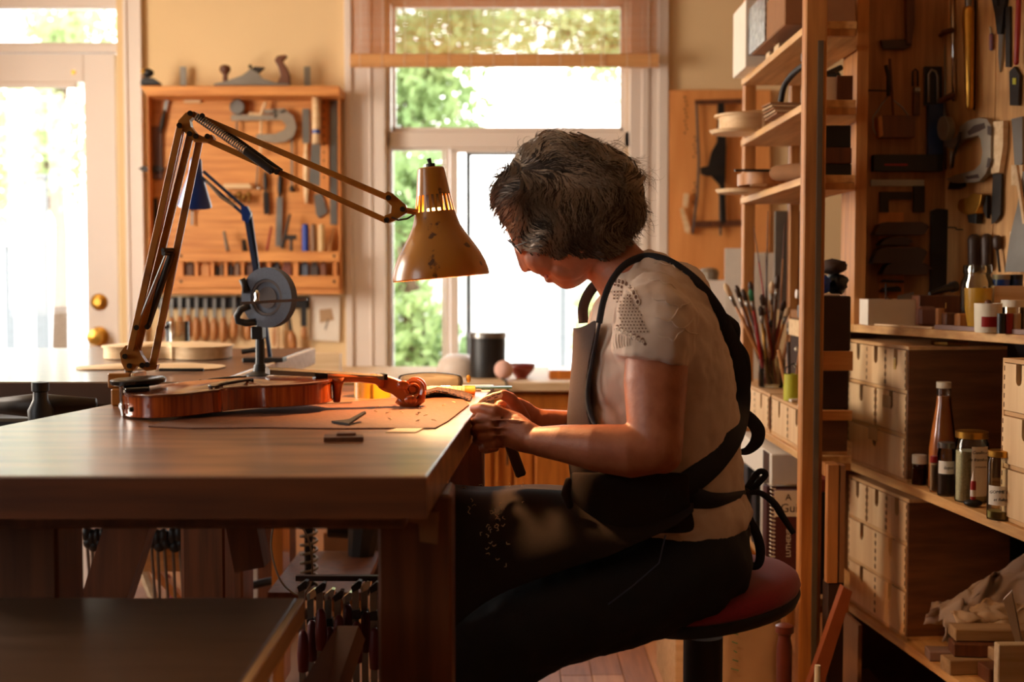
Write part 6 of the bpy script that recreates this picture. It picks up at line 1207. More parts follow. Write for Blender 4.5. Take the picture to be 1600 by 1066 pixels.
# ------------------------------------------------------------------ swivel stool
o = W(1106, 960, 2.15); st = thing('swivel_stool', 'swivel stool with dark red saddle seat and black column', 'stool', (o.x, 2.15, 0))
def seat_ring(k, dz, grow=0):
    ring = []
    for q in range(40):
        a = 2*PI*q/40; ca, sa = math.cos(a), math.sin(a)
        x = W(1128, 0, 2.15).x + (.137+grow)*k*ca; y = 2.15+(.17+grow)*k*sa
        zz = .47+.055*(.5+.5*ca*k)**1.6+.015*(abs(sa)*k)**2
        ring.append(V((x, y, zz+dz)))
    return ring
dz0 = W(1250, 912, 2.15).z-.525
base = [seat_ring(k, dz0+d, 0) for k, d in ((.0, -.02), (.6, -.022), (.9, -.020), (.985, -.010))]
part('seat_shell', MB().loft([seat_ring(.02, dz0-.024), seat_ring(.7, dz0-.024), seat_ring(.96, dz0-.018), seat_ring(1.0, dz0-.006), seat_ring(.99, dz0+.002), seat_ring(.02, dz0+.0)]), m_black, st, smooth=.8)
part('seat_cushion', MB().loft([seat_ring(.98, dz0+.0025), seat_ring(1.0, dz0+.010), seat_ring(.97, dz0+.024), seat_ring(.88, dz0+.036), seat_ring(.65, dz0+.044), seat_ring(.35, dz0+.046), seat_ring(.02, dz0+.046)]), m_redf, st, smooth=True)
part('column', MB().lathe([(0, .06), (.033, .06), (.033, .30), (.0335, .301), (.0335, .50), (0, .50)], (W(1106, 0, 2.15).x, 2.15, -.03), (0, 0, 1), 24), m_black, st, smooth=.6)
for i in range(5):
    a = 2*PI*i/5+.3; p = V((W(1106, 0, 2.15).x, 2.15, .06)); q_ = p+V((math.cos(a)*.26, math.sin(a)*.26, -.02))
    part('foot_arm', MB().beam(p, q_, .025, .035), m_black, st); part('glide', MB().lathe([(0, 0), (.02, 0), (.02, .028), (0, .028)], (q_.x, q_.y, .0), (0, 0, 1), 12), m_black, st)
# ------------------------------------------------------------------ the woman
YP = 2.15
per = thing('person', 'seated woman with wavy grey hair, glasses, cream blouse and dark apron, carving a small piece', 'person', (W(1100, 900, YP).x, YP, dz0+.47))
def ring(f, b_, hw, Y=YP, n=28, p=2.3, add=0):
    F, B = W(f[0], f[1], Y), W(b_[0], b_[1], Y); c = (F+B)/2; d = (F-B)/2; L = d.length; d = d*((L+add)/L); hw += add; out = []
    for q in range(n):
        a = 2*PI*q/n; ca, sa = math.cos(a), math.sin(a)
        out.append(c+d*math.copysign(abs(ca)**(2/p), ca)+V((0, 1, 0))*hw*math.copysign(abs(sa)**(2/p), sa))
    return out
def dome(pts, c, Y, Wd, n=72, m=22, p=1.0, dx=0):
    """volume from a side outline: the outline shrinks towards its centre as it moves sideways"""
    P_ = [W(x, y, Y) for x, y in pts]; C_ = W(c[0], c[1], Y); per_ = []
    L = [0]
    for i in range(len(P_)): L.append(L[-1]+(P_[(i+1) % len(P_)]-P_[i]).length)
    for q in range(n):
        s = L[-1]*q/n; i = max(k for k in range(len(P_)) if L[k] <= s); t_ = (s-L[i])/(L[i+1]-L[i]); per_.append(P_[i].lerp(P_[(i+1) % len(P_)], t_))
    rings = []
    for j in range(m+1):
        a = -PI/2+PI*j/m; k = max(.004, math.cos(a)**p)
        rings.append([C_+(q-C_)*k+V((0, Wd*math.sin(a), 0)) for q in per_])
    return rings
def remesh(o, vox, smooth=6, fac=.6):
    md = o.modifiers.new('remesh', 'REMESH'); md.mode = 'VOXEL'; md.voxel_size = vox; md.use_smooth_shade = True
    sm = o.modifiers.new('smooth', 'SMOOTH'); sm.iterations = smooth; sm.factor = fac
head_o = [(781, 318), (785, 336), (790, 353), (796, 369), (800, 378), (806, 387), (810, 399), (814, 411), (818, 421), (821, 424), (826, 423), (830, 418), (836, 416), (843, 422), (851, 428), (853, 431), (851, 433.5), (856, 435), (861, 438), (864, 442), (870, 446), (879, 451), (890, 452.5), (900, 449), (910, 443), (925, 430), (950, 420), (975, 395), (985, 365), (990, 330), (982, 285), (955, 248), (905, 228), (850, 234), (808, 262), (786, 292)]
B = MB()
B.loft(dome(head_o, (893, 345), YP, .074, p=.92))
# nose, upper lip, chin
B.tube([W(807, 386, YP), W(812, 400, YP), W(817, 413, YP), W(821, 419, YP)], [.0050, .0058, .0070, .0078], 12, round_=True)
B.ell(W(858, 436, YP), (.008, .018, .007), 12, 8); B.ell(W(849, 427, YP), (.007, .017, .006), 12, 8); B.ell(W(884, 440, YP), (.014, .020, .013), 14, 9)
# neck
B.loft([ring((905, 425), (985, 350), .048), ring((924, 440), (986, 374), .052), ring((938, 462), (1004, 392), .062), ring((950, 500), (1035, 405), .085)])
# cheek / jaw fullness, brow ridge, eyelids, ears
for sd in (-1, 1):
    B.ell(W(850, 402, YP)+V((0, sd*.030, 0)), (.034, .024, .030), 14, 10); B.ell(W(808, 380, YP)+V((.006, sd*.028, 0)), (.012, .016, .008), 12, 8); B.ell(W(822, 389, YP)+V((0, sd*.030, 0)), (.013, .014, .011), 12, 8)
    B.ell(W(885, 420, YP)+V((0, sd*.036, 0)), (.032, .018, .020), 14, 10)
    B.ell(W(905, 372, YP)+V((0, sd*.073, 0)), (.013, .009, .028), 12, 9); B.ell(W(905, 388, YP)+V((0, sd*.071, 0)), (.008, .006, .010), 10, 7)
    B.ell(W(826, 419, YP)+V((0, sd*.010, 0)), (.009, .007, .006), 10, 7)
# torso
TR = [((935, 470), (1012, 397), .075), ((925, 505), (1062, 425), .150), ((920, 545), (1105, 485), .180), ((922, 600), (1134, 560), .172), ((922, 655), (1144, 630), .160), ((915, 710), (1148, 700), .155), ((915, 760), (1156, 760), .160), ((935, 815), (1158, 815), .172), ((985, 862), (1150, 868), .170), ((1010, 890), (1140, 892), .15)]
B.loft([ring(f, b_, w_, add=-.006) for f, b_, w_ in TR])
def limb(pts, rs, n=44): return B.tube(pts, rs, n, round_=True)
# near arm (its upper part towards the viewer)
sh = W(1022, 470, 2.02); el = W(1026, 699, 1.93); wr = W(842, 690, 2.00)
limb([W(1024, 480, 2.03), W(1028, 520, 1.985), W(1024, 600, 1.955), W(1024, 660, 1.94), el], [.038, .049, .0485, .0435, .040]); limb([el, W(985, 705, 1.935), W(930, 700, 1.95), W(880, 693, 1.975), wr], [.0395, .041, .036, .029, .0235])
B.ell(W(1035, 712, 1.93), (.030, .028, .028), 14, 10)
sh2 = W(1010, 480, 2.30); el2 = W(975, 690, 2.36); wr2 = W(842, 660, 2.17)
limb([sh2, W(1000, 560, 2.34), el2], [.048, .046, .038]); limb([el2, W(930, 680, 2.31), W(885, 668, 2.24), wr2], [.038, .037, .030, .0225])
# legs and feet
hipN, knN, anN = W(1085, 880, 2.05), W(715, 1035, 1.98), W(800, 1450, 2.02); hipF, knF, anF = W(1085, 870, 2.26), W(700, 822, 2.28), W(690, 1420, 2.30)
limb([hipN, W(960, 945, 2.02), W(860, 985, 2.0), knN], [.070, .060, .050, .044]); limb([knN, knN.lerp(V((-.06, 2.0, .09)), .5), V((-.02, 2.0, .09))], [.044, .042, .032])
limb([hipF, W(900, 835, 2.27), knF], [.072, .058, .046]); limb([knF, V((-.14, 2.29, .40)), V((-.13, 2.29, .09))], [.045, .042, .032])
# hands --------------------------------------------------
def finger(pts, r0, r1):
    n = len(pts); P_ = [W(*p) for p in pts]; B.tube(P_, [r0+(r1-r0)*i/(n-1) for i in range(n)], 12, round_=True)
# near (left) hand: back of the hand to the viewer, fingers curled away round the workpiece
B.tube([wr, W(822, 683, 2.01), W(804, 674, 2.03), W(788, 668, 2.045), W(774, 668, 2.05)], [.0225, .026, .029, .028, .022], 18, round_=True, flat=.55)
B.tube([W(824, 676, 2.02), W(806, 660, 2.035), W(790, 650, 2.042)], [.018, .0165, .0125], 14, round_=True, flat=.8)
finger([(790, 650, 2.040), (772, 641, 2.030), (755, 637, 2.040), (741, 639, 2.062)], .0108, .0082)      # thumb
for (y0, dx) in ((653, 0), (668, -1), (682, 3), (695, 12)):   # index .. little finger, each with its knuckle
    k = 1 if dx < 10 else .88
    finger([(782+dx*.5, y0-1, 2.045), (766+dx*.6, y0-1, 2.034), (750+dx, y0+1, 2.040), (741+dx, y0+6, 2.062), (747+dx, y0+9, 2.088), (763+dx, y0+6, 2.104)], .0080*k, .0066*k)
    B.ell(W(767+dx*.6, y0-1, 2.034), (.0092*k, .0085*k, .0088*k), 10, 7); B.ell(W(749+dx, y0+1.5, 2.042), (.0084*k, .008*k, .0082*k), 10, 7)
for (y0) in (660, 672, 684): B.tube([W(770, y0-3, 2.026), W(792, y0-4, 2.020), W(815, y0-2, 2.006)], [.0022, .0026, .002], 6)
# far (right) hand: thumb and index rise to pinch the work, other fingers close on the knife
B.tube([wr2, W(824, 656, 2.16), W(812, 648, 2.15), W(806, 640, 2.14)], [.022, .026, .027, .022], 18, round_=True, flat=.66)
finger([(818, 655, 2.125), (808, 636, 2.11), (797, 622, 2.10), (786, 617, 2.095)], .0125, .0090)       # thumb on top
finger([(812, 636, 2.145), (795, 628, 2.14), (779, 634, 2.13), (776, 643, 2.12)], .0100, .0078)
finger([(808, 644, 2.15), (788, 640, 2.15), (774, 646, 2.14), (774, 656, 2.125)], .0100, .0078)
finger([(808, 654, 2.155), (788, 654, 2.16), (776, 662, 2.15), (780, 672, 2.135)], .0098, .0076)
finger([(812, 664, 2.155), (794, 668, 2.16), (784, 676, 2.15), (790, 684, 2.137)], .0088, .0070)
body = part('body', B, m_skin, per, smooth=True); remesh(body, .0024, 3, .5)
for sd in (-1, 1):
    part('eye', MB().ell(W(815, 387, YP)+V((0, sd*.030, 0)), (.0105, .0105, .0105), 14, 10), m_white, per, smooth=True)
part('eyebrow', MB().tube([W(802, 376, YP)+V((0, -.018, 0)), W(808, 371, YP)+V((0, -.034, 0)), W(822, 372, YP)+V((0, -.048, 0))], [.002, .003, .002], 6), m_hair, per, smooth=True)
part('lips', MB().ell(W(853, 431, YP)+V((.002, 0, 0)), (.006, .020, .0055), 14, 8), mat('lips', (180, 92, 76), .45), per, smooth=True)
# glasses
g = part('glasses', MB().tube([W(793, 375, YP)+V((0, 0, 0)), W(799, 380, YP)], .0015, 6), m_black, per)
for sd in (-1, 1):
    c = W(805, 386, YP)+V((0, sd*.032, 0)); ux = V((0, 1, 0)); uz = V((.62, 0, -.78)).normalized()
    part('rim', MB().tube([c+ux*(.023*math.cos(a))+uz*(.015*math.sin(a)) for a in [2*PI*k/24 for k in range(25)]], .0013, 6), m_black, g, smooth=True)
    part('lens', MB().loft([[c+(ux*(.022*math.cos(a))+uz*(.014*math.sin(a)))*k_+V((dd_, 0, 0)) for a in [2*PI*k/24 for k in range(24)]] for k_, dd_ in ((1, 0), (1, .001))]), m_glass, g)
    part('temple', MB().tube([c+ux*(sd*.024), W(850, 372, YP)+V((0, sd*.075, 0)), W(900, 362, YP)+V((0, sd*.080, 0)), W(912, 370, YP)+V((0, sd*.080, 0))], .0016, 6), m_black, g, smooth=True)
# hair -------------------------------------------------------------
hair_o = [(779, 330), (774, 312), (775, 295), (781, 278), (790, 262), (802, 250), (815, 234), (836, 218), (856, 211), (875, 209), (898, 212), (925, 221), (947, 231), (965, 240), (983, 252), (995, 264), (1003, 280), (1004, 300), (1002, 330), (998, 352), (986, 366), (984, 382), (968, 402), (945, 412), (925, 406), (905, 413), (885, 408), (868, 413), (850, 402), (838, 408), (822, 400), (812, 382), (800, 362), (788, 345)]
HC = (892, 318); HW = .099
Hm = MB().loft(dome(hair_o, HC, YP, HW, n=120, m=34, p=.66))
for q in Hm.v:
    d = NZ.noise(q*22)*.010+NZ.noise(V((q.x*60, q.y*50, q.z*60)))*.005; q += (q-W(HC[0], HC[1], YP)).normalized()*d
hair = part('hair', Hm, m_hair, per, smooth=True)
# strands over the hair mass: mesh locks that follow a wavy flow
r = random.Random(77)
PO = [V((x, y)) for x, y in hair_o]
def rad(theta):
    """distance from hair centre to outline in direction theta (pixels)"""
    d = V((math.cos(theta), math.sin(theta))); best = 90
    for i in range(len(PO)):
        a = PO[i]-V(HC); b_ = PO[(i+1) % len(PO)]-V(HC); e_ = b_-a; den = d.x*e_.y-d.y*e_.x
        if abs(den) < 1e-9: continue
        t_ = (a.x*e_.y-a.y*e_.x)/den; s_ = (a.x*d.y-a.y*d.x)/den
        if t_ > 0 and -1e-6 <= s_ <= 1.000001: best = t_
    return best
RT = [rad(2*PI*k/240) for k in range(240)]
def lift(x, y, sd, up):
    dx, dy = x-HC[0], y-HC[1]; th = math.atan2(dy, dx) % (2*PI); R = RT[int(th/(2*PI)*240) % 240]; k = min(1, math.hypot(dx, dy)/R)
    c_ = k**(1/.66); Yo = YP+sd*(HW+up)*math.sqrt(max(0, 1-c_*c_)); p = W(x, y, YP); f = 1+up*8*k
    C_ = W(HC[0], HC[1], YP); p = C_+(p-C_)*f; return V((p.x, Yo, p.z))
SM = MB(); S2 = MB()
def lock(mb, pts, w_):
    n = len(pts); vs = []; fs = []
    for i, p in enumerate(pts):
        t_ = (pts[min(i+1, n-1)]-pts[max(0, i-1)]).normalized(); s_ = t_.cross(V((0, 1, 0))); s_ = s_.normalized() if s_.length > 1e-5 else V((1, 0, 0)); s2 = t_.cross(s_).normalized()
        ww = w_*(1-.75*i/(n-1))
        for a in (0, 2.1, 4.2): vs.append(p+(s_*math.cos(a)+s2*math.sin(a)*.6)*ww)
    for i in range(n-1):
        for k in range(3): fs.append((i*3+k, i*3+(k+1) % 3, i*3+3+(k+1) % 3, i*3+3+k))
    mb.add(vs, fs)
for it in range(6500):
    sd = -1 if it % 4 else 1
    th = r.random()*2*PI; k = r.random()**.6; R = RT[int(th/(2*PI)*240) % 240]; x, y = HC[0]+math.cos(th)*R*k*.97, HC[1]+math.sin(th)*R*k*.97
    if y > 350 and r.random() < .5: continue
    ph = r.random()*6; pts = []; up0 = .002+r.random()*.005; n_ = r.randint(8, 15)
    for s in range(n_):
        pts.append(lift(x, y, sd, up0+.0006*s*r.random()))
        # flow: from a front parting, sweeping back over the crown then falling
        ax_, ay_ = x-855, y-225
        d = V((.9, .08+.007*max(0, y-235))) if y < 300 else V((.25+.3*math.sin(y*.05+ph*.2), 1))
        if x < 815: d = V((-.15+.25*math.sin(y*.06), 1))
        if x > 965: d = V((.25+.4*math.sin(y*.10+ph*.3), .9))
        d = d.normalized(); wv = NZ.noise(V((x*.022, y*.022, sd*3.0)))*2.2+math.sin(s*.7+ph*.25+x*.04)*.35; d = V((d.x*math.cos(wv)-d.y*math.sin(wv), d.x*math.sin(wv)+d.y*math.cos(wv)))
        x += d.x*5.0; y += d.y*5.0
        if math.hypot(x-HC[0], y-HC[1]) > RT[int((math.atan2(y-HC[1], x-HC[0]) % (2*PI))/(2*PI)*240) % 240]*1.03 and s > 3: break
    if len(pts) > 3: lock(SM if NZ.noise(V((pts[0].x*45, pts[0].z*45, 9)))+r.gauss(0, .25) > -.15 else S2, pts, .0006+r.random()*.0011)
# loose wisps on the silhouette
for (cx_, cy_, dx_, dy_, n_, cur) in ((778, 300, -8, -14, 34, .22), (786, 276, -14, -6, 26, .30), (985, 255, 14, 2, 50, .12), (1000, 275, 8, 8, 50, .20), (955, 234, 16, -2, 30, .14), (1000, 340, 4, 12, 26, .15), (815, 238, -12, -6, 22, .3), (880, 211, 14, -2, 20, .08), (995, 310, 8, 10, 26, .2)):
    for _ in range(n_):
        a = math.atan2(dy_, dx_)+r.gauss(0, .35); x, y = cx_+r.gauss(0, 8), cy_+r.gauss(0, 8); yy = YP+r.gauss(0, .025); pts = []; c_ = cur*r.choice((-1, 1))*(.5+r.random())
        for s in range(9): pts.append(W(x, y, yy)); x += math.cos(a)*3.0; y += math.sin(a)*3.0; a += c_
        lock(SM, pts, .00035+r.random()*.0003)
part('hair_strands', SM, m_hair2, hair, kind='stuff'); part('dark_strands', S2, m_hair, hair, kind='stuff')
# blouse ------------------------------------------------------------
m_blouse = mat('cream_blouse', (222, 198, 178), .85, scale=14, c2=(206, 178, 156), bump=.5, bscale=45, sheen=.2)
Bl = MB(); Bl.loft([ring(f, b_, w_, add=.006, n=36) for f, b_, w_ in [((942, 462), (1006, 391), .078), ((932, 480), (1035, 402), .118)]+TR[1:7]]+[ring((935, 800), (1166, 800), .176, add=.006, n=36), ring((1040, 842), (1120, 850), .165, add=.006, n=36)])
for s_, pts, rs in ((0, [W(1020, 462, 2.03), W(1024, 500, 1.985), W(1020, 545, 1.965), W(1016, 568, 1.962)], [.052, .066, .063, .058]), (1, [W(1005, 470, 2.29), W(1000, 520, 2.33), W(996, 560, 2.345)], [.052, .060, .056])):
    Bl.tube(pts, rs, 24)
# bust fullness and shoulder
Bl.ell(W(962, 600, 2.08), (.044, .072, .10), 18, 12); Bl.ell(W(955, 660, 2.08), (.040, .070, .06), 18, 12); Bl.ell(W(1000, 452, 2.06), (.050, .05, .034), 16, 10); Bl.ell(W(1000, 452, 2.24), (.050, .05, .034), 16, 10)
Bl.ell(W(1066, 470, 2.12), (.050, .09, .060), 18, 12)
bl = part('blouse', Bl, m_blouse, per, smooth=True); remesh(bl, .006, 5, .5)
tx = bpy.data.textures.new('cloth_wrinkle', 'CLOUDS'); tx.noise_scale = .05; tx.noise_depth = 3
tx2 = bpy.data.textures.new('blouse_wrinkle', 'CLOUDS'); tx2.noise_scale = .028; tx2.noise_depth = 2
md = bl.modifiers.new('folds', 'DISPLACE'); md.texture = tx2; md.strength = .007; md.mid_level = .5; md.texture_coords = 'GLOBAL'
md = bl.modifiers.new('wrinkles', 'DISPLACE'); md.texture = tx; md.strength = .014; md.mid_level = .5; md.texture_coords = 'GLOBAL'
# crochet inset on the near shoulder: little rings and bars of thread, following the sleeve
from mathutils.bvhtree import BVHTree
def surf_of(o):
    bpy.context.view_layer.update(); dg = bpy.context.evaluated_depsgraph_get(); ev_ = o.evaluated_get(dg); me = ev_.to_mesh(); M = PARM[o.name]
    t_ = BVHTree.FromPolygons([M @ v.co for v in me.vertices], [tuple(p.vertices) for p in me.polygons]); ev_.to_mesh_clear(); return t_
BT = surf_of(bl)
def hit(x, y, bt_=None, off=.0012):
    d = ray(x, y).normalized(); h_ = (bt_ or BT).ray_cast(C0, d); return h_[0]-d*off if h_[0] is not None else None
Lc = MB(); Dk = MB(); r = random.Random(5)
def oval_(x, y, w_, h_, mb, rad_, n_=8):
    P_ = [hit(x+w_*math.cos(a), y+h_*math.sin(a)) for a in [2*PI*q/n_ for q in range(n_+1)]]
    if all(p is not None for p in P_) and (max(p.y for p in P_)-min(p.y for p in P_)) < .03: mb.tube(P_, rad_, 5)
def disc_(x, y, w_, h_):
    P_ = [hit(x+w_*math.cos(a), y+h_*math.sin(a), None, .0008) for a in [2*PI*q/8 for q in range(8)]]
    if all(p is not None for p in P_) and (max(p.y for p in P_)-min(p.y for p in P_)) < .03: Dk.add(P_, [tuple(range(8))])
for i in range(9):          # arc of larger dark discs for the shoulder openings
    f = i/8; x = 962+34*f+4*math.sin(f*3); y = 437+33*f*f+2
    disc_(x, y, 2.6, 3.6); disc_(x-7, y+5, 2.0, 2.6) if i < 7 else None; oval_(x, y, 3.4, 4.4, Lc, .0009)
for row in range(13):       # dense honeycomb band
    y = 456+row*5.2; xl = 955+row*1.2+5*math.sin(row*.25); wd = 24+row*1.5
    x = xl+(2.6 if row % 2 else 0)
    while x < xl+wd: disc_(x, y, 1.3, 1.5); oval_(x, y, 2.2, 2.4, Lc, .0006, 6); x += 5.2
for i in range(8):          # flower openings, also dark discs, along the lower edge
    x = 958+i*6.6; y = 506+i*3.4
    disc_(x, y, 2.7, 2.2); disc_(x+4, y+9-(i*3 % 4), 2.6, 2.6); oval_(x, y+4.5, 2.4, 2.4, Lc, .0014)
def line_(pts, rad_=.0008):
    P_ = [hit(x, y) for x, y in pts]
    if all(p is not None for p in P_) and max((P_[i+1]-P_[i]).length for i in range(len(P_)-1)) < .05: Lc.tube(P_, rad_, 5)
for i in range(7): line_([(958+i*4.2, 520+i*1.5), (957+i*4.4, 532+i), (960+i*4.0, 546-i)], .0009)
net = [(1022, 410), (1045, 412), (1068, 425), (1088, 446), (1014, 436), (1036, 440), (1058, 450), (1078, 470), (1100, 488), (1018, 466), (1040, 470), (1062, 482), (1084, 498), (1022, 496), (1046, 502), (1068, 514), (1092, 524), (1030, 524), (1052, 532), (1076, 546)]
for i, (x, y) in enumerate(net):
    for j in range(i+1, len(net)):
        x2, y2 = net[j]
        if math.hypot(x2-x, y2-y) < 27 and (i*7+j*3) % 4: line_([(x+(x2-x)*k/6+1.5*math.sin(k*1.1+i), y+(y2-y)*k/6+1.5*math.cos(k+j)) for k in range(7)], .0009)
part('crochet_lace', Lc, mat('cream_thread', (240, 220, 200), .85), bl, kind='stuff'); part('lace_shade_discs', Dk, mat('lace_shadow', (120, 82, 62), .9), bl, kind='stuff')  # dark discs laid on the cloth, coloured as shaded holes
# jeans ---------------------------------------------------------------
J_ = MB(); J_.loft([ring((950, 812), (1163, 806), .178, add=.004), ring((965, 850), (1163, 850), .180, add=.004), ring((1000, 885), (1152, 892), .172, add=.002), ring((1030, 905), (1130, 906), .13)])
def jl(pts, rs): J_.tube(pts, rs, 20, round_=True)
jl([hipN, W(1010, 910, 2.035), W(960, 934, 2.02), W(860, 966, 2.0), W(740, 1022, 1.98), knN], [.094, .090, .084, .080, .076, .070]); jl([knN, knN.lerp(V((-.06, 2.0, .12)), .5), V((-.03, 2.0, .12))], [.060, .058, .050])
jl([hipF, W(1000, 860, 2.265), W(900, 835, 2.27), knF], [.092, .086, .078, .064]); jl([knF, V((-.14, 2.29, .42)), V((-.13, 2.29, .12))], [.062, .056, .050])
je = part('jeans', J_, m_jeans, per, smooth=True); remesh(je, .008, 4, .5)
md = je.modifiers.new('wrinkles', 'DISPLACE'); md.texture = tx; md.strength = .016; md.mid_level = .5; md.texture_coords = 'GLOBAL'
part('seam', MB().tube([W(1040, 836, 1.93), W(1030, 880, 1.925), W(990, 915, 1.925), W(950, 945, 1.93)], .0012, 5), mat('blue_thread', (60, 66, 90), .8), je)
for (fx, fy) in ((-.06, 2.0), (-.17, 2.29)):
    part('shoe', MB().loft([[V((fx+dx+a*math.cos(q), fy+b_*math.sin(q), z)) for q in [2*PI*k/20 for k in range(20)]] for z, a, b_, dx in ((0, .13, .046, -.03), (.02, .132, .047, -.03), (.05, .12, .044, -.025), (.08, .07, .04, .02), (.12, .048, .042, .035))]), m_black, per, smooth=True)
# apron ----------------------------------------------------------------
apr = part('apron_bib', MB().loft([[W(x, y, Y) for x, y, Y in row] for row in (
    ((897, 508, 2.29), (895, 511, 2.19), (904, 511, 2.10), (922, 504, 2.05), (938, 490, 2.01)),
    ((900, 560, 2.31), (894, 560, 2.20), (897, 560, 2.09), (908, 560, 2.06), (922, 556, 2.03)),
    ((898, 610, 2.33), (890, 610, 2.22), (890, 610, 2.10), (899, 612, 2.05), (914, 612, 2.02)),
    ((896, 660, 2.34), (886, 660, 2.24), (885, 660, 2.10), (895, 662, 2.04), (918, 658, 2.00)),
    ((898, 715, 2.34), (888, 715, 2.24), (887, 712, 2.10), (900, 714, 2.02), (945, 700, 1.97)),
    ((900, 760, 2.34), (894, 757, 2.24), (892, 757, 2.10), (915, 760, 2.01), (985, 752, 1.955)))], False, False), m_apron, per, smooth=True, solid=.003)
sub = apr.modifiers.new('sub', 'SUBSURF'); sub.levels = 2; sub.render_levels = 2
def ribbon(name, pts, w_, m_, par, sd=(0, 1, 0), th=.0025, snap=False):
    """flat band through (x px, y px, depth) points, w_ wide across the viewing direction"""
    P_ = [W(*p) for p in pts]; mb = MB(); rows = []
    if snap:
        for i, (x, y, _) in enumerate(pts):
            h_ = hit(x, y, None, .004)
            if h_ is not None and h_.y < P_[i].y+.03: P_[i] = h_
    Q = []
    for i in range(len(P_)-1):
        p0, p1, p2, p3 = P_[max(i-1, 0)], P_[i], P_[i+1], P_[min(i+2, len(P_)-1)]
        for k in range(5):
            t_ = k/5; Q.append(.5*((2*p1)+(p2-p0)*t_+(2*p0-5*p1+4*p2-p3)*t_*t_+(3*p1-p0-3*p2+p3)*t_**3))
    Q.append(P_[-1])
    for i, p in enumerate(Q):
        f = i/(len(Q)-1); ww = w_ if not isinstance(w_, (list, tuple)) else w_[min(int(f*(len(w_)-1)), len(w_)-2)]*(1-(f*(len(w_)-1)-min(int(f*(len(w_)-1)), len(w_)-2)))+w_[min(int(f*(len(w_)-1)), len(w_)-2)+1]*(f*(len(w_)-1)-min(int(f*(len(w_)-1)), len(w_)-2))
        t_ = (Q[min(i+1, len(Q)-1)]-Q[max(i-1, 0)]).normalized(); view = (V((0, 1, 0))+V(sd)*0).normalized(); s_ = t_.cross(view)
        s_ = s_.normalized() if s_.length > .15 else V((0, 0, 1)); rows.append([p-s_*ww/2, p-view*.001, p+s_*ww/2])
    return part(name, mb.loft(rows, False, False), m_, par, smooth=True, solid=th)
ribbon('shoulder_strap', [(936, 505, 1.985), (943, 470, 2.0), (955, 440, 2.02), (975, 415, 2.045), (1003, 402, 2.065), (1030, 404, 2.07), (1060, 419, 2.065), (1092, 446, 2.06), (1118, 480, 2.06), (1134, 512, 2.065)], [.010, .010, .013, .018, .022], m_aprond, per, snap=True)
ribbon('bib_edge_strap', [(938, 498, 1.995), (926, 560, 2.02), (918, 610, 2.01), (922, 645, 1.99), (934, 672, 1.97)], [.004, .006, .009, .007], m_aprond, per)
ribbon('far_strap', [(912, 505, 2.27), (911, 482, 2.27), (918, 462, 2.26), (930, 446, 2.25), (950, 432, 2.24), (985, 410, 2.23)], .018, m_apron, per)
ribbon('back_strap', [(1128, 498, 2.07), (1140, 530, 2.10), (1152, 575, 2.12), (1157, 625, 2.12), (1148, 675, 2.05), (1118, 720, 2.00), (1080, 752, 1.975), (1050, 768, 1.965)], [.020, .030, .034, .034, .036, .040, .038], m_aprond, per, snap=True)
ribbon('back_strap_fold', [(1120, 490, 2.10), (1143, 512, 2.14), (1147, 535, 2.14), (1160, 560, 2.15), (1163, 600, 2.15), (1158, 650, 2.14)], [.016, .028, .02, .024, .022, .016], m_aprond, per)
ribbon('strap_loop', [(1158, 640, 2.15), (1172, 655, 2.15), (1184, 672, 2.15), (1182, 690, 2.15), (1168, 704, 2.15), (1156, 706, 2.15)], [.012, .022, .024, .022, .014, .008], m_aprond, per)
ribbon('waist_tie', [(1040, 772, 1.95), (1065, 776, 1.955), (1090, 779, 1.96), (1110, 782, 1.98), (1130, 780, 2.02), (1150, 775, 2.06), (1164, 771, 2.12)], [.046, .036, .026, .016, .010], m_aprond, per, snap=True)
for pts, w_ in (([(1162, 772, 2.13), (1172, 755, 2.13), (1186, 737, 2.13), (1196, 742, 2.13), (1180, 760, 2.13), (1164, 776, 2.13)], .010), ([(1164, 772, 2.12), (1186, 770, 2.12), (1208, 785, 2.11), (1222, 806, 2.11), (1240, 834, 2.10)], [.006, .010, .012, .008]), ([(1160, 775, 2.12), (1170, 810, 2.11), (1184, 840, 2.11), (1188, 868, 2.11), (1182, 884, 2.11), (1164, 882, 2.11)], [.010, .014, .016, .014, .012]), ([(1164, 775, 2.13), (1160, 810, 2.12), (1166, 845, 2.12), (1160, 878, 2.12)], [.008, .012, .010])):
    ribbon('tie_end', pts, w_, m_aprond, per)
part('tie_knot', MB().ell(W(1163, 773, 2.125), (.012, .010, .012), 12, 8), m_aprond, per, smooth=True)
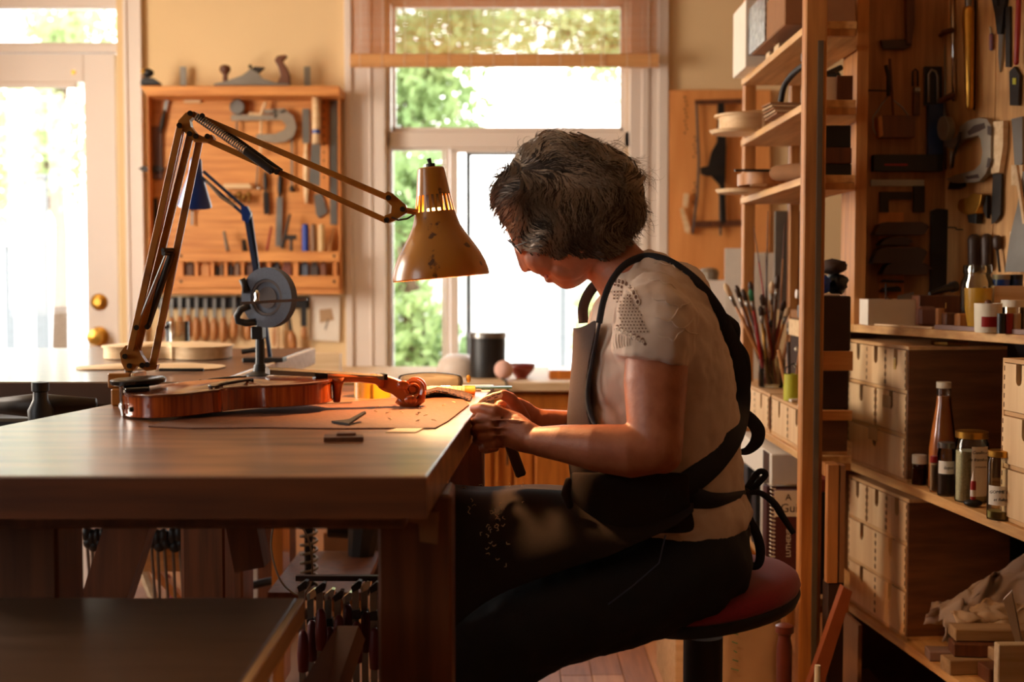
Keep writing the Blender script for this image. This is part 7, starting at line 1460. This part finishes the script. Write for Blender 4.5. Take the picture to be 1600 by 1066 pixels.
# skirt of the apron over the lap
xs_ = [1085, 1060, 1030, 990, 950, 905, 860, 815, 770, 735, 705, 670]
rows = []
def edge(x): 
    pts = [(1085, 800), (1032, 836), (971, 860), (897, 886), (809, 918), (744, 950), (705, 985), (660, 1020)]
    for (xa, ya), (xb, yb) in zip(pts, pts[1:]):
        if xb <= x <= xa: return ya+(yb-ya)*(xa-x)/(xa-xb)
    return pts[-1][1]
for i, x in enumerate(xs_):
    topy = 757 + (3*math.sin(i*1.7)); fz = max(0, (x-900)/185); t0 = topy+ (8*fz)
    ye = edge(x); row = []
    n_ = 15
    for j in range(n_):
        v = j/(n_-1)
        # from the far side over the top to the near hem
        if v < .15: Y = 2.38-.02*v; y = t0+70-(70*(v/.15)**.6)
        elif v < .45: f = (v-.15)/.3; Y = 2.36-.22*f; y = t0+(6+10*math.sin(f*PI))*f
        else:
            f = (v-.45)/.55; Y = 2.14-.20*math.sin(f*PI/2)**.9; y = t0+6+(ye-t0-6)*f**1.25
        if v > .3: w_ = NZ.noise(V((x*.013, v*3.2, 2)))*13+math.sin(x*.05+v*5)*2; y += w_*(1-abs(v-.65)); Y += NZ.noise(V((x*.02, v*5, 4)))*.016
        row.append(W(x, y, Y-.012*fz))
    rows.append(row)
sk = part('apron_skirt', MB().loft(rows, False, False), mat('apron_canvas_shaded', (46, 35, 30), .9, scale=250, var=.15, bump=.12, spec=.15), per, smooth=True, solid=.003)  # darker copy of the bib canvas, with the lap's shade in its colour
sub = sk.modifiers.new('sub', 'SUBSURF'); sub.levels = 2; sub.render_levels = 2
r = random.Random(15); sv = MB()
for _ in range(36):
    x, y = r.gauss(772, 10), r.gauss(822, 26)
    if _ > 24: x, y = r.gauss(765, 30), r.gauss(775, 12)
    f = min(1, max(0, (y-763)/(edge(x)-763)))**.8; Y = 2.14-.20*math.sin(f*PI/2)**.9-.016
    a = r.random()*6; p = W(x, y, Y); sv.tube([p, p+V((math.cos(a)*.003, 0, math.sin(a)*.003)), p+V((math.cos(a+1)*.006, 0, math.sin(a+1)*.006))], .0005, 4)
part('clinging_shavings', sv, m_pale, sk, kind='stuff')
aw = part('apron_waist', MB().loft([[W(x+ox, y, Y) for x, Y in ((904, 2.34), (894, 2.24), (888, 2.12), (900, 2.02), (940, 1.972), (990, 1.953), (1040, 1.948), (1078, 1.957))] for y, ox in ((738, 2), (752, 0), (775, 0), (800, 4), (835, 14))], False, False), MATS['apron_canvas_shaded'], per, smooth=True, solid=.003)
sub = aw.modifiers.new('sub', 'SUBSURF'); sub.levels = 2; sub.render_levels = 2
# roll of shirt cloth at the waist front
part('waist_fold', MB().tube([W(888, 752, 2.02), W(884, 772, 2.01), W(890, 790, 2.01)], [.006, .008, .006], 10, round_=True), m_apron, per, smooth=True)
# what the hands hold
t = thing('carved_piece', 'pale slotted wooden piece being carved, held in the fingertips', 'carving', W(770, 628, 2.09))
pc = [(745, 630), (756, 621), (770, 615), (784, 612), (786, 617), (784, 622), (770, 625), (758, 631), (748, 638)]
part('body', MB().prism([W(x, y, 2.085) for x, y in pc], (0, .016, 0)), m_pale, t, bev=.001)
for (x, y) in ((756, 628), (764, 622.5), (762, 628), (771, 619), (779, 616.5), (775, 621.5)): part('slot', MB().prism([W(x-3, y+1.4, 2.0846), W(x+3, y-.6, 2.0846), W(x+3, y-2, 2.0846), W(x-3, y, 2.0846)], (0, -.0004, 0)), m_dark, t)
t = thing('carving_knife', 'carving knife with dark square handle held in the far hand', 'knife', W(815, 748, 2.12))
part('handle', MB().beam(W(790, 676, 2.125), W(815, 745, 2.115), .018, .013, bev=.003), m_dark, t); part('blade', MB().beam(W(790, 676, 2.125), W(778, 634, 2.115), .009, .0015), m_steel, t)
